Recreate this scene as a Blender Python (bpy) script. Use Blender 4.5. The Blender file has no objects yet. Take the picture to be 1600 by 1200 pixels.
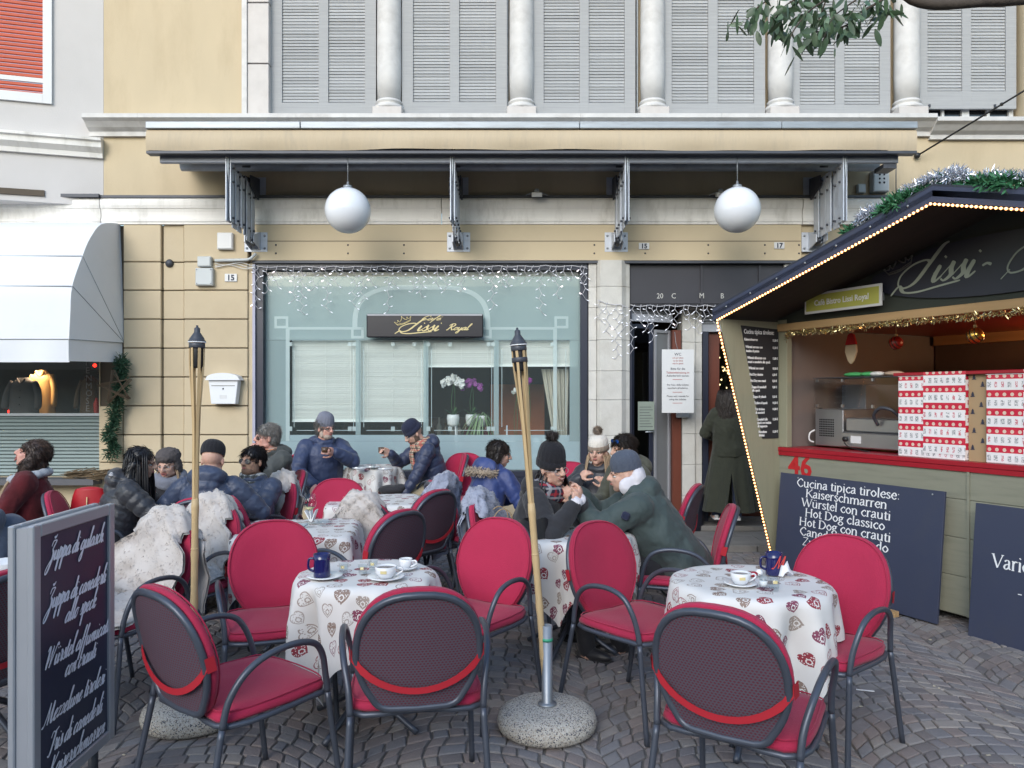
import bpy, bmesh, math, random
import numpy as np
from mathutils import Vector, Matrix, Quaternion
random.seed(7)
S = bpy.context.scene
COL = S.collection
PI = math.pi
# ---------------------------------------------------------------- camera
HOR = 618.0; F = 1200.0; EYE = 1.6; WALL = 8.7
cam_d = bpy.data.cameras.new('camera'); cam = bpy.data.objects.new('camera', cam_d); COL.objects.link(cam)
cam.location = (0, 0, EYE); cam.rotation_euler = (PI/2, 0, 0)
cam_d.sensor_width = 36; cam_d.lens = 27.0; cam_d.shift_y = (HOR-600)/1600.0
cam_d.clip_start = 0.05; cam_d.clip_end = 600
S.camera = cam
# ---------------------------------------------------------------- sky, sun, exposure
SUN_EL, SUN_AZ = math.radians(27), math.radians(200)
w = bpy.data.worlds.new('World'); S.world = w; w.use_nodes = True
nt = w.node_tree; nt.nodes.clear()
sky = nt.nodes.new('ShaderNodeTexSky'); sky.sky_type = 'NISHITA'; sky.sun_disc = False
sky.sun_elevation = SUN_EL; sky.sun_rotation = SUN_AZ; sky.air_density = 1.6; sky.dust_density = 1.2; sky.ozone_density = 3.0
hsv = nt.nodes.new('ShaderNodeHueSaturation'); hsv.inputs['Saturation'].default_value = 1.0
bg = nt.nodes.new('ShaderNodeBackground'); bg.inputs['Strength'].default_value = 0.15
wo = nt.nodes.new('ShaderNodeOutputWorld')
nt.links.new(sky.outputs[0], hsv.inputs['Color']); nt.links.new(hsv.outputs[0], bg.inputs[0]); nt.links.new(bg.outputs[0], wo.inputs[0])
sl = bpy.data.lights.new('sun', 'SUN'); sun = bpy.data.objects.new('sun', sl); COL.objects.link(sun)
sl.energy = 1.1; sl.angle = math.radians(38); sl.color = (1.0, 1.0, 1.0)
sd = Vector((-math.sin(SUN_AZ)*-1*math.cos(SUN_EL), math.cos(SUN_AZ)*math.cos(SUN_EL), math.sin(SUN_EL)))
sun.rotation_euler = sd.to_track_quat('Z', 'Y').to_euler()
S.view_settings.view_transform = 'Standard'; S.view_settings.look = 'None'
S.view_settings.exposure = 0.92; S.view_settings.gamma = 1.0; S.view_settings.use_curve_mapping = False
S.cycles.max_bounces = 8; S.cycles.diffuse_bounces = 4; S.cycles.transparent_max_bounces = 16
S.cycles.use_denoising = True
# ---------------------------------------------------------------- helpers
def P(px, py, z):
    return Vector(((px-800)/F*z, z, EYE+(HOR-py)/F*z))
def tag(o, label=None, cat=None, group=None, kind=None):
    if label: o['label'] = label
    if cat: o['category'] = cat
    if group: o['group'] = group
    if kind: o['kind'] = kind
    return o
def empty(name, loc=(0,0,0), rz=0, label=None, cat=None, group=None, kind=None):
    o = bpy.data.objects.new(name, None); COL.objects.link(o)
    o.empty_display_size = .1
    o.location = loc; o.rotation_euler = (0, 0, rz)
    return tag(o, label, cat, group, kind)
def link(name, me, m=None, parent=None, loc=None, rot=None):
    o = bpy.data.objects.new(name, me); COL.objects.link(o)
    if m is not None and len(me.materials) == 0: me.materials.append(m)
    if parent is not None: o.parent = parent
    if loc is not None: o.location = loc
    if rot is not None: o.rotation_euler = rot
    return o
def copy_tree(o, parent=None):
    c = o.copy(); COL.objects.link(c); c.parent = parent
    for ch in list(o.children): copy_tree(ch, c)
    return c
class MB:
    def __init__(s): s.v = []; s.f = []; s.sm = []; s.mi = []
    def add(s, vs, fs, smooth=False, mi=0):
        b = len(s.v); s.v += [tuple(v) for v in vs]
        for f in fs: s.f.append(tuple(i+b for i in f)); s.sm.append(smooth); s.mi.append(mi)
        return s
    def box(s, c, d, rot=None, mi=0, taper=None):
        hx, hy, hz = d[0]/2, d[1]/2, d[2]/2
        vs = [Vector((x*hx, y*hy, z*hz)) for z in (-1,1) for y in (-1,1) for x in (-1,1)]
        if taper:
            for v in vs[4:]: v.x *= taper; v.y *= taper
        if rot is not None: vs = [rot @ v for v in vs]
        c = Vector(c); vs = [v+c for v in vs]
        return s.add(vs, [(0,2,3,1),(4,5,7,6),(0,1,5,4),(2,6,7,3),(0,4,6,2),(1,3,7,5)], mi=mi)
    def bb(s, x0, x1, y0, y1, z0, z1, mi=0):
        return s.box(((x0+x1)/2,(y0+y1)/2,(z0+z1)/2), (abs(x1-x0),abs(y1-y0),abs(z1-z0)), mi=mi)
    def prism(s, poly, d0, d1, axis='y', mi=0, smooth=False):
        # poly: list of 2D points; axis is the extrusion axis
        n = len(poly)
        def m(p, d):
            if axis == 'y': return (p[0], d, p[1])
            if axis == 'x': return (d, p[0], p[1])
            return (p[0], p[1], d)
        vs = [m(p, d0) for p in poly]+[m(p, d1) for p in poly]
        fs = [tuple(range(n)), tuple(range(2*n-1, n-1, -1))]
        s.add(vs, fs, mi=mi)
        b = len(s.v)-2*n
        for i in range(n):
            j = (i+1) % n
            s.f.append((b+i, b+n+i, b+n+j, b+j)); s.sm.append(smooth); s.mi.append(mi)
        return s
    def tube(s, pts, r, n=8, closed=False, caps=True, flat=None, mi=0):
        pts = [Vector(p) for p in pts]; N = len(pts)
        rr = r if isinstance(r, (list, tuple)) else [r]*N
        tans = []
        for i in range(N):
            if closed: t = pts[(i+1) % N]-pts[i-1]
            else: t = pts[min(i+1, N-1)]-pts[max(i-1, 0)]
            tans.append(t.normalized() if t.length > 1e-9 else Vector((0,0,1)))
        up = Vector((0,0,1)) if abs(tans[0].z) < .9 else Vector((0,1,0))
        a = tans[0].cross(up).normalized(); vs = []
        for i in range(N):
            a = (a-tans[i]*a.dot(tans[i]))
            a = a.normalized() if a.length > 1e-6 else tans[i].orthogonal().normalized()
            b = tans[i].cross(a)
            for k in range(n):
                an = 2*PI*k/n
                fx = 1 if flat is None else flat
                vs.append(pts[i]+a*math.cos(an)*rr[i]+b*math.sin(an)*rr[i]*fx)
        fs = []
        for i in range(N if closed else N-1):
            j = (i+1) % N
            for k in range(n):
                l = (k+1) % n
                fs.append((i*n+k, j*n+k, j*n+l, i*n+l))
        if not closed and caps:
            fs.append(tuple(range(n))); fs.append(tuple((N-1)*n+k for k in range(n-1, -1, -1)))
        return s.add(vs, [f[::-1] for f in fs], smooth=True, mi=mi)
    def lathe(s, prof, c=(0,0,0), n=20, mi=0, rot=None, sx=1, sy=1):
        vs = []; c = Vector(c)
        for r, z in prof:
            for k in range(n):
                v = Vector((r*math.cos(2*PI*k/n)*sx, r*math.sin(2*PI*k/n)*sy, z))
                if rot is not None: v = rot @ v
                vs.append(v+c)
        fs = []
        for i in range(len(prof)-1):
            for k in range(n):
                l = (k+1) % n
                fs.append((i*n+k, i*n+l, (i+1)*n+l, (i+1)*n+k))
        if prof[0][0] > 1e-4: fs.append(tuple(range(n-1, -1, -1)))
        if prof[-1][0] > 1e-4: fs.append(tuple((len(prof)-1)*n+k for k in range(n)))
        return s.add(vs, fs, smooth=True, mi=mi)
    def ball(s, c, r, nu=12, nv=8, rot=None, mi=0):
        if not isinstance(r, (list, tuple)): r = (r, r, r)
        vs = []; c = Vector(c)
        for i in range(1, nv):
            th = PI*i/nv
            for k in range(nu):
                v = Vector((r[0]*math.sin(th)*math.cos(2*PI*k/nu), r[1]*math.sin(th)*math.sin(2*PI*k/nu), r[2]*math.cos(th)))
                if rot is not None: v = rot @ v
                vs.append(v+c)
        t = Vector((0,0,r[2])); b = Vector((0,0,-r[2]))
        if rot is not None: t = rot @ t; b = rot @ b
        vs += [t+c, b+c]; T = len(vs)-2; B = T+1; fs = []
        for k in range(nu):
            l = (k+1) % nu
            fs.append((T, k, l)); fs.append((B, (nv-2)*nu+l, (nv-2)*nu+k))
            for i in range(nv-2): fs.append((i*nu+k, (i+1)*nu+k, (i+1)*nu+l, i*nu+l))
        return s.add(vs, fs, smooth=True, mi=mi)
    def grid(s, fn, nu, nv, closed_u=False, smooth=True, mi=0):
        vs = [fn(i, j) for j in range(nv) for i in range(nu)]; fs = []
        for j in range(nv-1):
            for i in range(nu if closed_u else nu-1):
                k = (i+1) % nu
                fs.append((j*nu+i, j*nu+k, (j+1)*nu+k, (j+1)*nu+i))
        return s.add(vs, fs, smooth=smooth, mi=mi)
    def mesh(s, name='mesh', mats=None):
        me = bpy.data.meshes.new(name); me.from_pydata(s.v, [], s.f); 
        me.polygons.foreach_set('use_smooth', s.sm); me.polygons.foreach_set('material_index', s.mi)
        if mats:
            for m in (mats if isinstance(mats, (list, tuple)) else [mats]): me.materials.append(m)
        me.update(); return me
    def build(s, name, m=None, parent=None, loc=None, rot=None, bevel=0):
        me = s.mesh(name, m)
        if bevel:
            bm = bmesh.new(); bm.from_mesh(me)
            es = [e for e in bm.edges if len(e.link_faces) == 2 and e.calc_face_angle(0) > .5]
            bmesh.ops.bevel(bm, geom=es, offset=bevel, segments=1, affect='EDGES', profile=.6)
            bm.to_mesh(me); bm.free()
        return link(name, me, None, parent, loc, rot)
def hollow(x0, x1, z0, z1, holes, y0, y1, mb=None):
    """a wall slab (XZ, thickness in y) with rectangular openings, made of butt-jointed boxes"""
    mb = mb or MB()
    xs = sorted({x0, x1, *[h[0] for h in holes], *[h[1] for h in holes]}); xs = [x for x in xs if x0 <= x <= x1]
    for a, b in zip(xs, xs[1:]):
        m = (a+b)/2; cuts = sorted([(h[2], h[3]) for h in holes if h[0] <= m <= h[1]])
        z = z0
        for c0, c1 in cuts:
            if c0 > z+1e-4: mb.bb(a, b, y0, y1, z, c0)
            z = max(z, c1)
        if z < z1-1e-4: mb.bb(a, b, y0, y1, z, z1)
    return mb
def smooth_pts(pts, k=6, closed=False):
    pts = [Vector(p) for p in pts]; out = []; n = len(pts)
    rng = range(n if closed else n-1)
    for i in rng:
        if closed: p0, p1, p2, p3 = pts[i-1], pts[i], pts[(i+1) % n], pts[(i+2) % n]
        else: p0, p1, p2, p3 = pts[max(i-1,0)], pts[i], pts[i+1], pts[min(i+2,n-1)]
        for j in range(k):
            t = j/k
            out.append(.5*((2*p1)+(p2-p0)*t+(2*p0-5*p1+4*p2-p3)*t*t+(3*p1-p0-3*p2+p3)*t**3))
    if not closed: out.append(pts[-1])
    return out
# ---------------------------------------------------------------- materials
MATS = {}
def mat(name, col, rough=.7, metal=0, var=.12, scale=6, bump=0, bscale=40, spec=.5, dirt=None, dscale=1.2, rnd=0, sheen=0, stretch=None, trans=0, emit=None, estr=0):
    if name in MATS: return MATS[name]
    m = bpy.data.materials.new(name); m.use_nodes = True; MATS[name] = m
    nt = m.node_tree; N = nt.nodes; L = nt.links; b = N['Principled BSDF']
    b.inputs['Roughness'].default_value = rough; b.inputs['Metallic'].default_value = metal
    b.inputs['Specular IOR Level'].default_value = spec
    if sheen: b.inputs['Sheen Weight'].default_value = sheen; b.inputs['Sheen Roughness'].default_value = .5
    if trans: b.inputs['Transmission Weight'].default_value = trans
    if emit: b.inputs['Emission Color'].default_value = (*emit, 1); b.inputs['Emission Strength'].default_value = estr
    tc = N.new('ShaderNodeTexCoord'); mp = N.new('ShaderNodeMapping'); L.new(tc.outputs['Object'], mp.inputs[0])
    if stretch: mp.inputs['Scale'].default_value = stretch
    no = N.new('ShaderNodeTexNoise'); no.inputs['Scale'].default_value = scale; no.inputs['Detail'].default_value = 5
    L.new(mp.outputs[0], no.inputs['Vector'])
    mix = N.new('ShaderNodeMix'); mix.data_type = 'RGBA'
    mix.inputs[6].default_value = (*[c*(1-var) for c in col], 1); mix.inputs[7].default_value = (*[min(1, c*(1+var)) for c in col], 1)
    L.new(no.outputs['Fac'], mix.inputs[0]); out = mix.outputs[2]
    if dirt:
        d = N.new('ShaderNodeTexNoise'); d.inputs['Scale'].default_value = dscale; d.inputs['Detail'].default_value = 8; d.inputs['Roughness'].default_value = .65
        L.new(mp.outputs[0], d.inputs['Vector'])
        r = N.new('ShaderNodeMapRange'); r.inputs[1].default_value = .5; r.inputs[2].default_value = .72; r.inputs[4].default_value = dirt[3] if len(dirt) > 3 else .6
        L.new(d.outputs['Fac'], r.inputs[0])
        m2 = N.new('ShaderNodeMix'); m2.data_type = 'RGBA'; m2.inputs[7].default_value = (*dirt[:3], 1)
        L.new(r.outputs[0], m2.inputs[0]); L.new(out, m2.inputs[6]); out = m2.outputs[2]
    if rnd:
        oi = N.new('ShaderNodeObjectInfo'); mr = N.new('ShaderNodeMapRange'); mr.inputs[3].default_value = 1-rnd; mr.inputs[4].default_value = 1+rnd
        L.new(oi.outputs['Random'], mr.inputs[0])
        vm = N.new('ShaderNodeVectorMath'); vm.operation = 'SCALE'; L.new(out, vm.inputs[0]); L.new(mr.outputs[0], vm.inputs[3]); out = vm.outputs[0]
    L.new(out, b.inputs['Base Color'])
    if bump:
        bn = N.new('ShaderNodeTexNoise'); bn.inputs['Scale'].default_value = bscale; bn.inputs['Detail'].default_value = 4
        L.new(mp.outputs[0], bn.inputs['Vector'])
        bu = N.new('ShaderNodeBump'); bu.inputs['Strength'].default_value = bump; bu.inputs['Distance'].default_value = .01
        L.new(bn.outputs['Fac'], bu.inputs['Height']); L.new(bu.outputs[0], b.inputs['Normal'])
    return m
def math_node(nt, op, a, b=None, c=None):
    n = nt.nodes.new('ShaderNodeMath'); n.operation = op
    for i, x in enumerate((a, b, c)):
        if x is None: continue
        if isinstance(x, (int, float)): n.inputs[i].default_value = x
        else: nt.links.new(x, n.inputs[i])
    return n.outputs[0]
# ---------------------------------------------------------------- lettering
FONTCACHE = {}
def text(body, size, m, parent, M, name='lettering', shear=0, bold=0, sx=1, align='LEFT', depth=.0008):
    """print lettering standing 2 mm proud of its board. M: matrix placing the text's xy plane"""
    cu = bpy.data.curves.new(name, 'FONT'); cu.body = body; cu.size = size; cu.shear = shear; cu.offset = bold; cu.align_x = align
    cu.extrude = depth; cu.resolution_u = 2
    o = bpy.data.objects.new(name, cu); COL.objects.link(o)
    me = bpy.data.meshes.new_from_object(o); bpy.data.objects.remove(o); bpy.data.curves.remove(cu)
    me.transform(Matrix.Diagonal((sx, 1, 1, 1))); me.transform(M); me.name = name
    me.materials.clear(); me.materials.append(m)
    return link(name, me, None, parent)
def plane_matrix(origin, xdir, up):
    x = Vector(xdir).normalized(); z = x.cross(Vector(up)).normalized(); y = z.cross(x)
    M = Matrix((x, y, z)).transposed().to_4x4(); M.translation = Vector(origin); return M
# a hand-lettered script drawn with a broad pen: glyph = (advance, [strokes]) in x-heights
SC = {
'a': (.98, [[(.72,.85),(.5,1),(.18,.72),(.05,.3),(.22,0),(.5,.22),(.74,.95)],[(.74,.95),(.68,.3),(.8,0),(1.05,.3)]]),
'c': (.72, [[(.6,.78),(.45,1),(.14,.7),(.08,.25),(.3,0),(.75,.35)]]),
'd': (1.0, [[(.72,.85),(.5,1),(.18,.72),(.05,.3),(.22,0),(.5,.22),(.74,.95)],[(.8,2.2),(.74,1),(.68,.3),(.8,0),(1.05,.3)]]),
'e': (.72, [[(.08,.4),(.45,.6),(.55,.85),(.38,1),(.12,.7),(.08,.25),(.3,0),(.75,.35)]]),
'i': (.48, [[(0,.5),(.16,.98)],[(.16,.98),(.12,.3),(.25,0),(.5,.3)],[(.2,1.4),(.24,1.48)]]),
'l': (.5, [[(0,.35),(.3,1.4),(.42,2.1),(.3,2.2),(.2,1.8),(.12,.4),(.25,0),(.52,.3)]]),
's': (.62, [[(0,.3),(.34,1.1)],[(.34,1.1),(.36,.7),(.5,.3),(.28,0),(.05,.14)],[(.3,.02),(.64,.3)]]),
'h': (.95, [[(0,.35),(.32,1.5),(.42,2.1),(.3,2.2),(.2,1.8),(.12,0)],[(.12,.3),(.4,.92),(.6,.85),(.58,.3),(.72,0),(.98,.3)]]),
'n': (.95, [[(0,.6),(.15,.98)],[(.15,.98),(.12,0)],[(.12,.3),(.42,.95),(.6,.85),(.58,.3),(.72,0),(.98,.3)]]),
'm': (1.4, [[(0,.6),(.15,.98)],[(.15,.98),(.12,0)],[(.12,.3),(.4,.95),(.56,.85),(.54,0)],[(.54,.3),(.84,.95),(1.0,.85),(.98,.3),(1.12,0),(1.4,.3)]]),
'u': (.95, [[(0,.6),(.15,.98)],[(.15,.98),(.1,.35),(.25,0),(.5,.25),(.68,.95)],[(.68,.95),(.64,.3),(.76,0),(1.0,.3)]]),
'p': (.85, [[(0,.5),(.18,1.2)],[(.18,1.2),(.12,0),(.06,-1.2)],[(.12,.4),(.42,1),(.64,.7),(.58,.2),(.34,0),(.2,.15)],[(.4,.02),(.88,.35)]]),
'g': (.95, [[(.72,.85),(.5,1),(.18,.72),(.05,.3),(.22,0),(.5,.22),(.74,.95)],[(.74,.95),(.7,0),(.6,-.9),(.3,-1.2),(.15,-.85),(.5,-.25),(1.0,.3)]]),
'r': (.7, [[(0,.5),(.18,1.2)],[(.18,1.15),(.34,.92),(.5,.95)],[(.5,.95),(.42,.35),(.52,0),(.76,.3)]]),
'o': (.8, [[(.45,1),(.14,.72),(.08,.25),(.3,0),(.58,.3),(.6,.75),(.42,1)],[(.45,.98),(.84,.85)]]),
't': (.52, [[(.26,1.7),(.16,.9),(.12,.35),(.25,0),(.55,.3)],[(-.08,1.05),(.5,1.1)]]),
'f': (.6, [[(0,.35),(.38,1.5),(.56,2.1),(.42,2.2),(.3,1.6),(.12,-.4),(.02,-1.1)],[(-.1,1.0),(.5,1.06)]]),
'k': (.88, [[(0,.35),(.32,1.5),(.42,2.1),(.3,2.2),(.2,1.8),(.12,0)],[(.14,.5),(.45,1),(.56,.75),(.22,.5)],[(.25,.52),(.48,.1),(.62,0),(.9,.3)]]),
'z': (.66, [[(.02,.82),(.24,1),(.5,.86)],[(.5,.86),(.05,.04)],[(.05,.04),(.3,.14),(.68,.2)]]),
'y': (.9, [[(0,.6),(.15,.98)],[(.15,.98),(.1,.35),(.25,0),(.5,.25),(.68,.95)],[(.7,.95),(.62,0),(.5,-.9),(.22,-1.1),(.1,-.8),(.45,-.25),(.95,.3)]]),
'b': (.8, [[(0,.35),(.3,1.5),(.4,2.1),(.28,2.2),(.18,1.8),(.1,.35),(.3,0),(.58,.4),(.42,.95)],[(.42,.9),(.8,.8)]]),
' ': (.5, []), '.': (.4, [[(.1,.02),(.16,.1)]]), '-': (.8, [[(.1,.55),(.35,.66),(.7,.55)]]),
'Z': (1.15, [[(.05,1.5),(.25,2.0),(.95,2.0)],[(.95,2.0),(.42,1.1)],[(.42,1.1),(.78,.8),(.78,.1),(.42,-.9),(.05,-1.2),(-.1,-.8),(.3,-.2),(.95,.35)],[(.25,2.5),(.45,2.3),(.7,2.6)]]),
'W': (1.9, [[(-.1,1.7),(.15,2.1),(.32,1.7),(.3,0)],[(.3,0),(1.0,2.0)],[(1.0,2.0),(.95,0)],[(.95,0),(1.5,1.6),(1.75,2.1),(1.95,1.8)]]),
'M': (1.9, [[(-.25,.1),(0,0),(.3,.7),(.55,2.0)],[(.55,2.0),(.75,0)],[(.75,0),(1.3,2.0)],[(1.3,2.0),(1.32,.5),(1.5,0),(1.85,.35)]]),
'T': (1.0, [[(-.1,1.5),(.1,2.0),(.6,1.9),(1.2,2.15)],[(.75,2.0),(.5,.4),(.2,-.2),(-.15,0)]]),
'K': (1.3, [[(.3,2.1),(.2,1.0),(0,0),(-.25,.1)],[(1.1,2.1),(.35,1.0)],[(.35,1.0),(.7,.3),(.95,0),(1.3,.35)]]),
'L': (1.25, [[(1.25,2.35),(1.0,2.15),(.72,1.2),(.4,.15),(-.1,-.15),(-.55,.1),(-.65,.7),(-.25,1.25),(.4,1.45),(.75,1.25)],[(-.7,-.55),(-.45,.0),(0,-.42),(.8,-.5),(1.9,-.3),(2.9,-.12)]]),
'S': (1.25, [[(1.1,2.2),(.8,2.3),(.45,1.8),(.7,1.1),(.85,.5),(.5,0),(-.2,-.1),(-.6,.3),(-.5,1.0),(0,1.35),(.4,1.3)],[(-.6,-.4),(-.35,.1)]]),
'C': (1.1, [[(.95,1.6),(1.0,2.0),(.7,2.15),(.2,1.5),(.05,.6),(.35,0),(1.1,.4)]]),
'R': (1.35, [[(.4,2.0),(.3,1),(.05,.05),(-.2,.1)],[(-.1,1.5),(.2,2.1),(.85,2.15),(1.05,1.7),(.7,1.15),(.35,1.05)],[(.45,1.08),(.85,.3),(1.05,0),(1.35,.35)]]),
}
SC['v'] = SC['u']; SC['q'] = SC['g']
def script(body, xh, m, parent, M, name='lettering', slant=.55, pen=.2, thin=.05, sx=1.0, center=False, smooth=5, width=None):
    tot = sum(SC[c][0] for c in body if c in SC)
    if width: sx = width/(tot*xh)
    mb = MB(); x = -tot/2 if center else 0; lift = 0
    for c in body:
        uml = None
        if c == 'ü': c = 'u'; uml = True
        if c == 'è' or c == 'é': c = 'e'; uml = 'acc'
        adv, strokes = SC[c]
        st = list(strokes)
        if uml is True: st = st+[[(.15,1.5),(.2,1.6)],[(.5,1.5),(.55,1.6)]]
        if uml == 'acc': st = st+[[(.3,1.35),(.55,1.65)]]
        for s in st:
            pts = smooth_pts([(p[0], p[1], 0) for p in s], smooth) if len(s) > 2 else [Vector((*p, 0)) for p in s]
            P2 = []
            for p in pts: P2.append(Vector(((x+p.x+p.y*slant)*xh*sx, p.y*xh, 0)))
            n = len(P2); vs = []
            for i, p in enumerate(P2):
                t = P2[min(i+1, n-1)]-P2[max(i-1, 0)]
                if t.length < 1e-9: t = Vector((1,0,0))
                t.normalize(); down = abs(t.y)
                going_down = t.y < -.3
                wd = (thin+(pen-thin)*(down**1.5 if going_down else .12))*xh
                if n == 2 and t.length and (P2[1]-P2[0]).length < .25*xh: wd = pen*xh*.9
                e = 1.0 if 0 < i < n-1 else .6
                nn = Vector((-t.y, t.x, 0))*wd*.5*e
                lift += .00002
                vs += [p+nn+Vector((0,0,lift)), p-nn+Vector((0,0,lift))]
            mb.add(vs, [(2*i, 2*i+1, 2*i+3, 2*i+2) for i in range(n-1)])
        x += adv
    if not mb.v: return None
    k = .0022/max(lift, .0001)
    mb.v = [tuple(M @ Vector((v[0], v[1], v[2]*min(k, 1)))) for v in mb.v]
    return mb.build(name, m, parent)

# print lettering with serifs: skeleton strokes + serif ticks; units of x-height
def _st(x, t=1.0, b=0.0): return [(x,t),(x,b)]
SF = {
'a': (.86, [[(.14,.82),(.36,1),(.6,.86),(.62,.2),(.8,.03)],[(.6,.6),(.25,.48),(.1,.2),(.3,0),(.6,.22)]], []),
'b': (.92, [_st(.16,1.55,.05),[(.16,.8),(.5,1),(.8,.5),(.5,0),(.16,.12)]], [(.08,1.55,.09)]),
'c': (.82, [[(.74,.80),(.5,1),(.12,.5),(.45,0),(.78,.2)]], []),
'd': (.94, [[(.7,.88),(.42,1),(.1,.5),(.38,0),(.7,.18)],_st(.72,1.55,0)], [(.64,1.55,.09),(.78,.0,.08)]),
'e': (.84, [[(.14,.55),(.72,.57),(.66,.88),(.45,1),(.12,.5),(.45,0),(.78,.2)]], []),
'f': (.58, [[(.68,1.42),(.5,1.55),(.3,1.3),(.28,0)],[(.05,.97),(.55,.97)]], [(.28,0,.17)]),
'g': (.88, [[(.4,1),(.12,.7),(.4,.42),(.66,.7),(.4,1)],[(.6,.92),(.86,.96)],[(.3,.44),(.16,.24),(.6,.1),(.76,-.2),(.4,-.5),(.06,-.25),(.3,.06)]], []),
'h': (1.0, [_st(.18,1.55,0),[(.18,.75),(.5,1),(.76,.75),(.76,0)]], [(.1,1.55,.09),(.18,0,.15),(.76,0,.15)]),
'i': (.46, [_st(.23),[(.2,1.36),(.26,1.46)]], [(.14,1,.08),(.23,0,.15)]),
'k': (.92, [_st(.18,1.55,0),[(.72,.96),(.2,.4)],[(.38,.56),(.82,.02)]], [(.1,1.55,.09),(.18,0,.15),(.7,.97,.13),(.82,0,.13)]),
'l': (.46, [_st(.23,1.55,0)], [(.14,1.55,.08),(.23,0,.15)]),
'm': (1.52, [_st(.18),[(.18,.75),(.48,1),(.74,.75),(.74,0)],[(.74,.75),(1.04,1),(1.3,.75),(1.3,0)]], [(.1,1,.08),(.18,0,.14),(.74,0,.14),(1.3,0,.14)]),
'n': (1.0, [_st(.18),[(.18,.75),(.5,1),(.76,.75),(.76,0)]], [(.1,1,.08),(.18,0,.15),(.76,0,.15)]),
'o': (.92, [[(.46,1),(.1,.5),(.46,0),(.82,.5),(.46,1)]], []),
'p': (.95, [_st(.18,1,-.5),[(.18,.82),(.5,1),(.82,.5),(.5,0),(.18,.14)]], [(.1,1,.08),(.18,-.5,.15)]),
'r': (.68, [_st(.2),[(.2,.7),(.42,1),(.64,.93)]], [(.12,1,.08),(.2,0,.16)]),
's': (.7, [[(.6,.82),(.36,1),(.14,.78),(.38,.52),(.6,.25),(.34,0),(.1,.2)]], []),
't': (.56, [[(.26,1.28),(.26,.2),(.4,0),(.56,.12)],[(.04,.97),(.54,.97)]], []),
'u': (1.0, [[(.18,1),(.18,.25),(.42,0),(.74,.22)],_st(.76)], [(.1,1,.08),(.68,1,.08),(.83,0,.08)]),
'v': (.9, [[(.1,1),(.44,0)],[(.44,0),(.78,1)]], [(.1,1,.14),(.78,1,.13)]),
'z': (.8, [[(.12,.97),(.68,.97)],[(.68,.97),(.1,.03)],[(.1,.03),(.7,.03)]], []),
'C': (1.25, [[(1.1,1.15),(.7,1.47),(.14,.73),(.7,0),(1.15,.3)]], []),
'D': (1.35, [_st(.25,1.45,0),[(.25,1.43),(.8,1.35),(1.2,.73),(.8,.08),(.25,.02)]], [(.2,1.45,.15),(.2,0,.15)]),
'H': (1.42, [_st(.25,1.45,0),_st(1.15,1.45,0),[(.25,.75),(1.15,.75)]], [(.25,1.45,.17),(.25,0,.17),(1.15,1.45,.17),(1.15,0,.17)]),
'K': (1.3, [_st(.25,1.45,0),[(1.1,1.43),(.27,.6)],[(.5,.83),(1.2,.02)]], [(.25,1.45,.17),(.25,0,.17),(1.08,1.45,.15),(1.2,0,.14)]),
'M': (1.75, [_st(.25,1.45,0),_st(1.48,1.45,0),[(.27,1.45),(.86,.1)],[(.86,.1),(1.46,1.45)]], [(.2,1.45,.14),(.25,0,.17),(1.54,1.45,.14),(1.48,0,.17)]),
'S': (1.0, [[(.84,1.2),(.5,1.47),(.16,1.12),(.52,.75),(.86,.36),(.48,0),(.12,.28)]], []),
'T': (1.2, [_st(.6,1.45,0),[(.06,1.42),(1.14,1.42)]], [(.6,0,.17)]),
'V': (1.3, [[(.12,1.45),(.66,0)],[(.66,0),(1.18,1.45)]], [(.12,1.45,.17),(1.18,1.45,.15)]),
'W': (1.9, [[(.12,1.45),(.56,0)],[(.56,0),(.95,1.4)],[(.95,1.4),(1.36,0)],[(1.36,0),(1.78,1.45)]], [(.12,1.45,.17),(.95,1.45,.12),(1.78,1.45,.15)]),
'Z': (1.15, [[(.15,1.42),(1.0,1.42)],[(1.0,1.42),(.12,.03)],[(.12,.03),(1.05,.03)]], []),
':': (.45, [[(.2,.08),(.26,.16)],[(.2,.82),(.26,.9)]], []), ' ': (.46, [], []), '-': (.6, [[(.08,.5),(.5,.5)]], []), '.': (.4, [[(.16,.04),(.22,.12)]], []),
}
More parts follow.
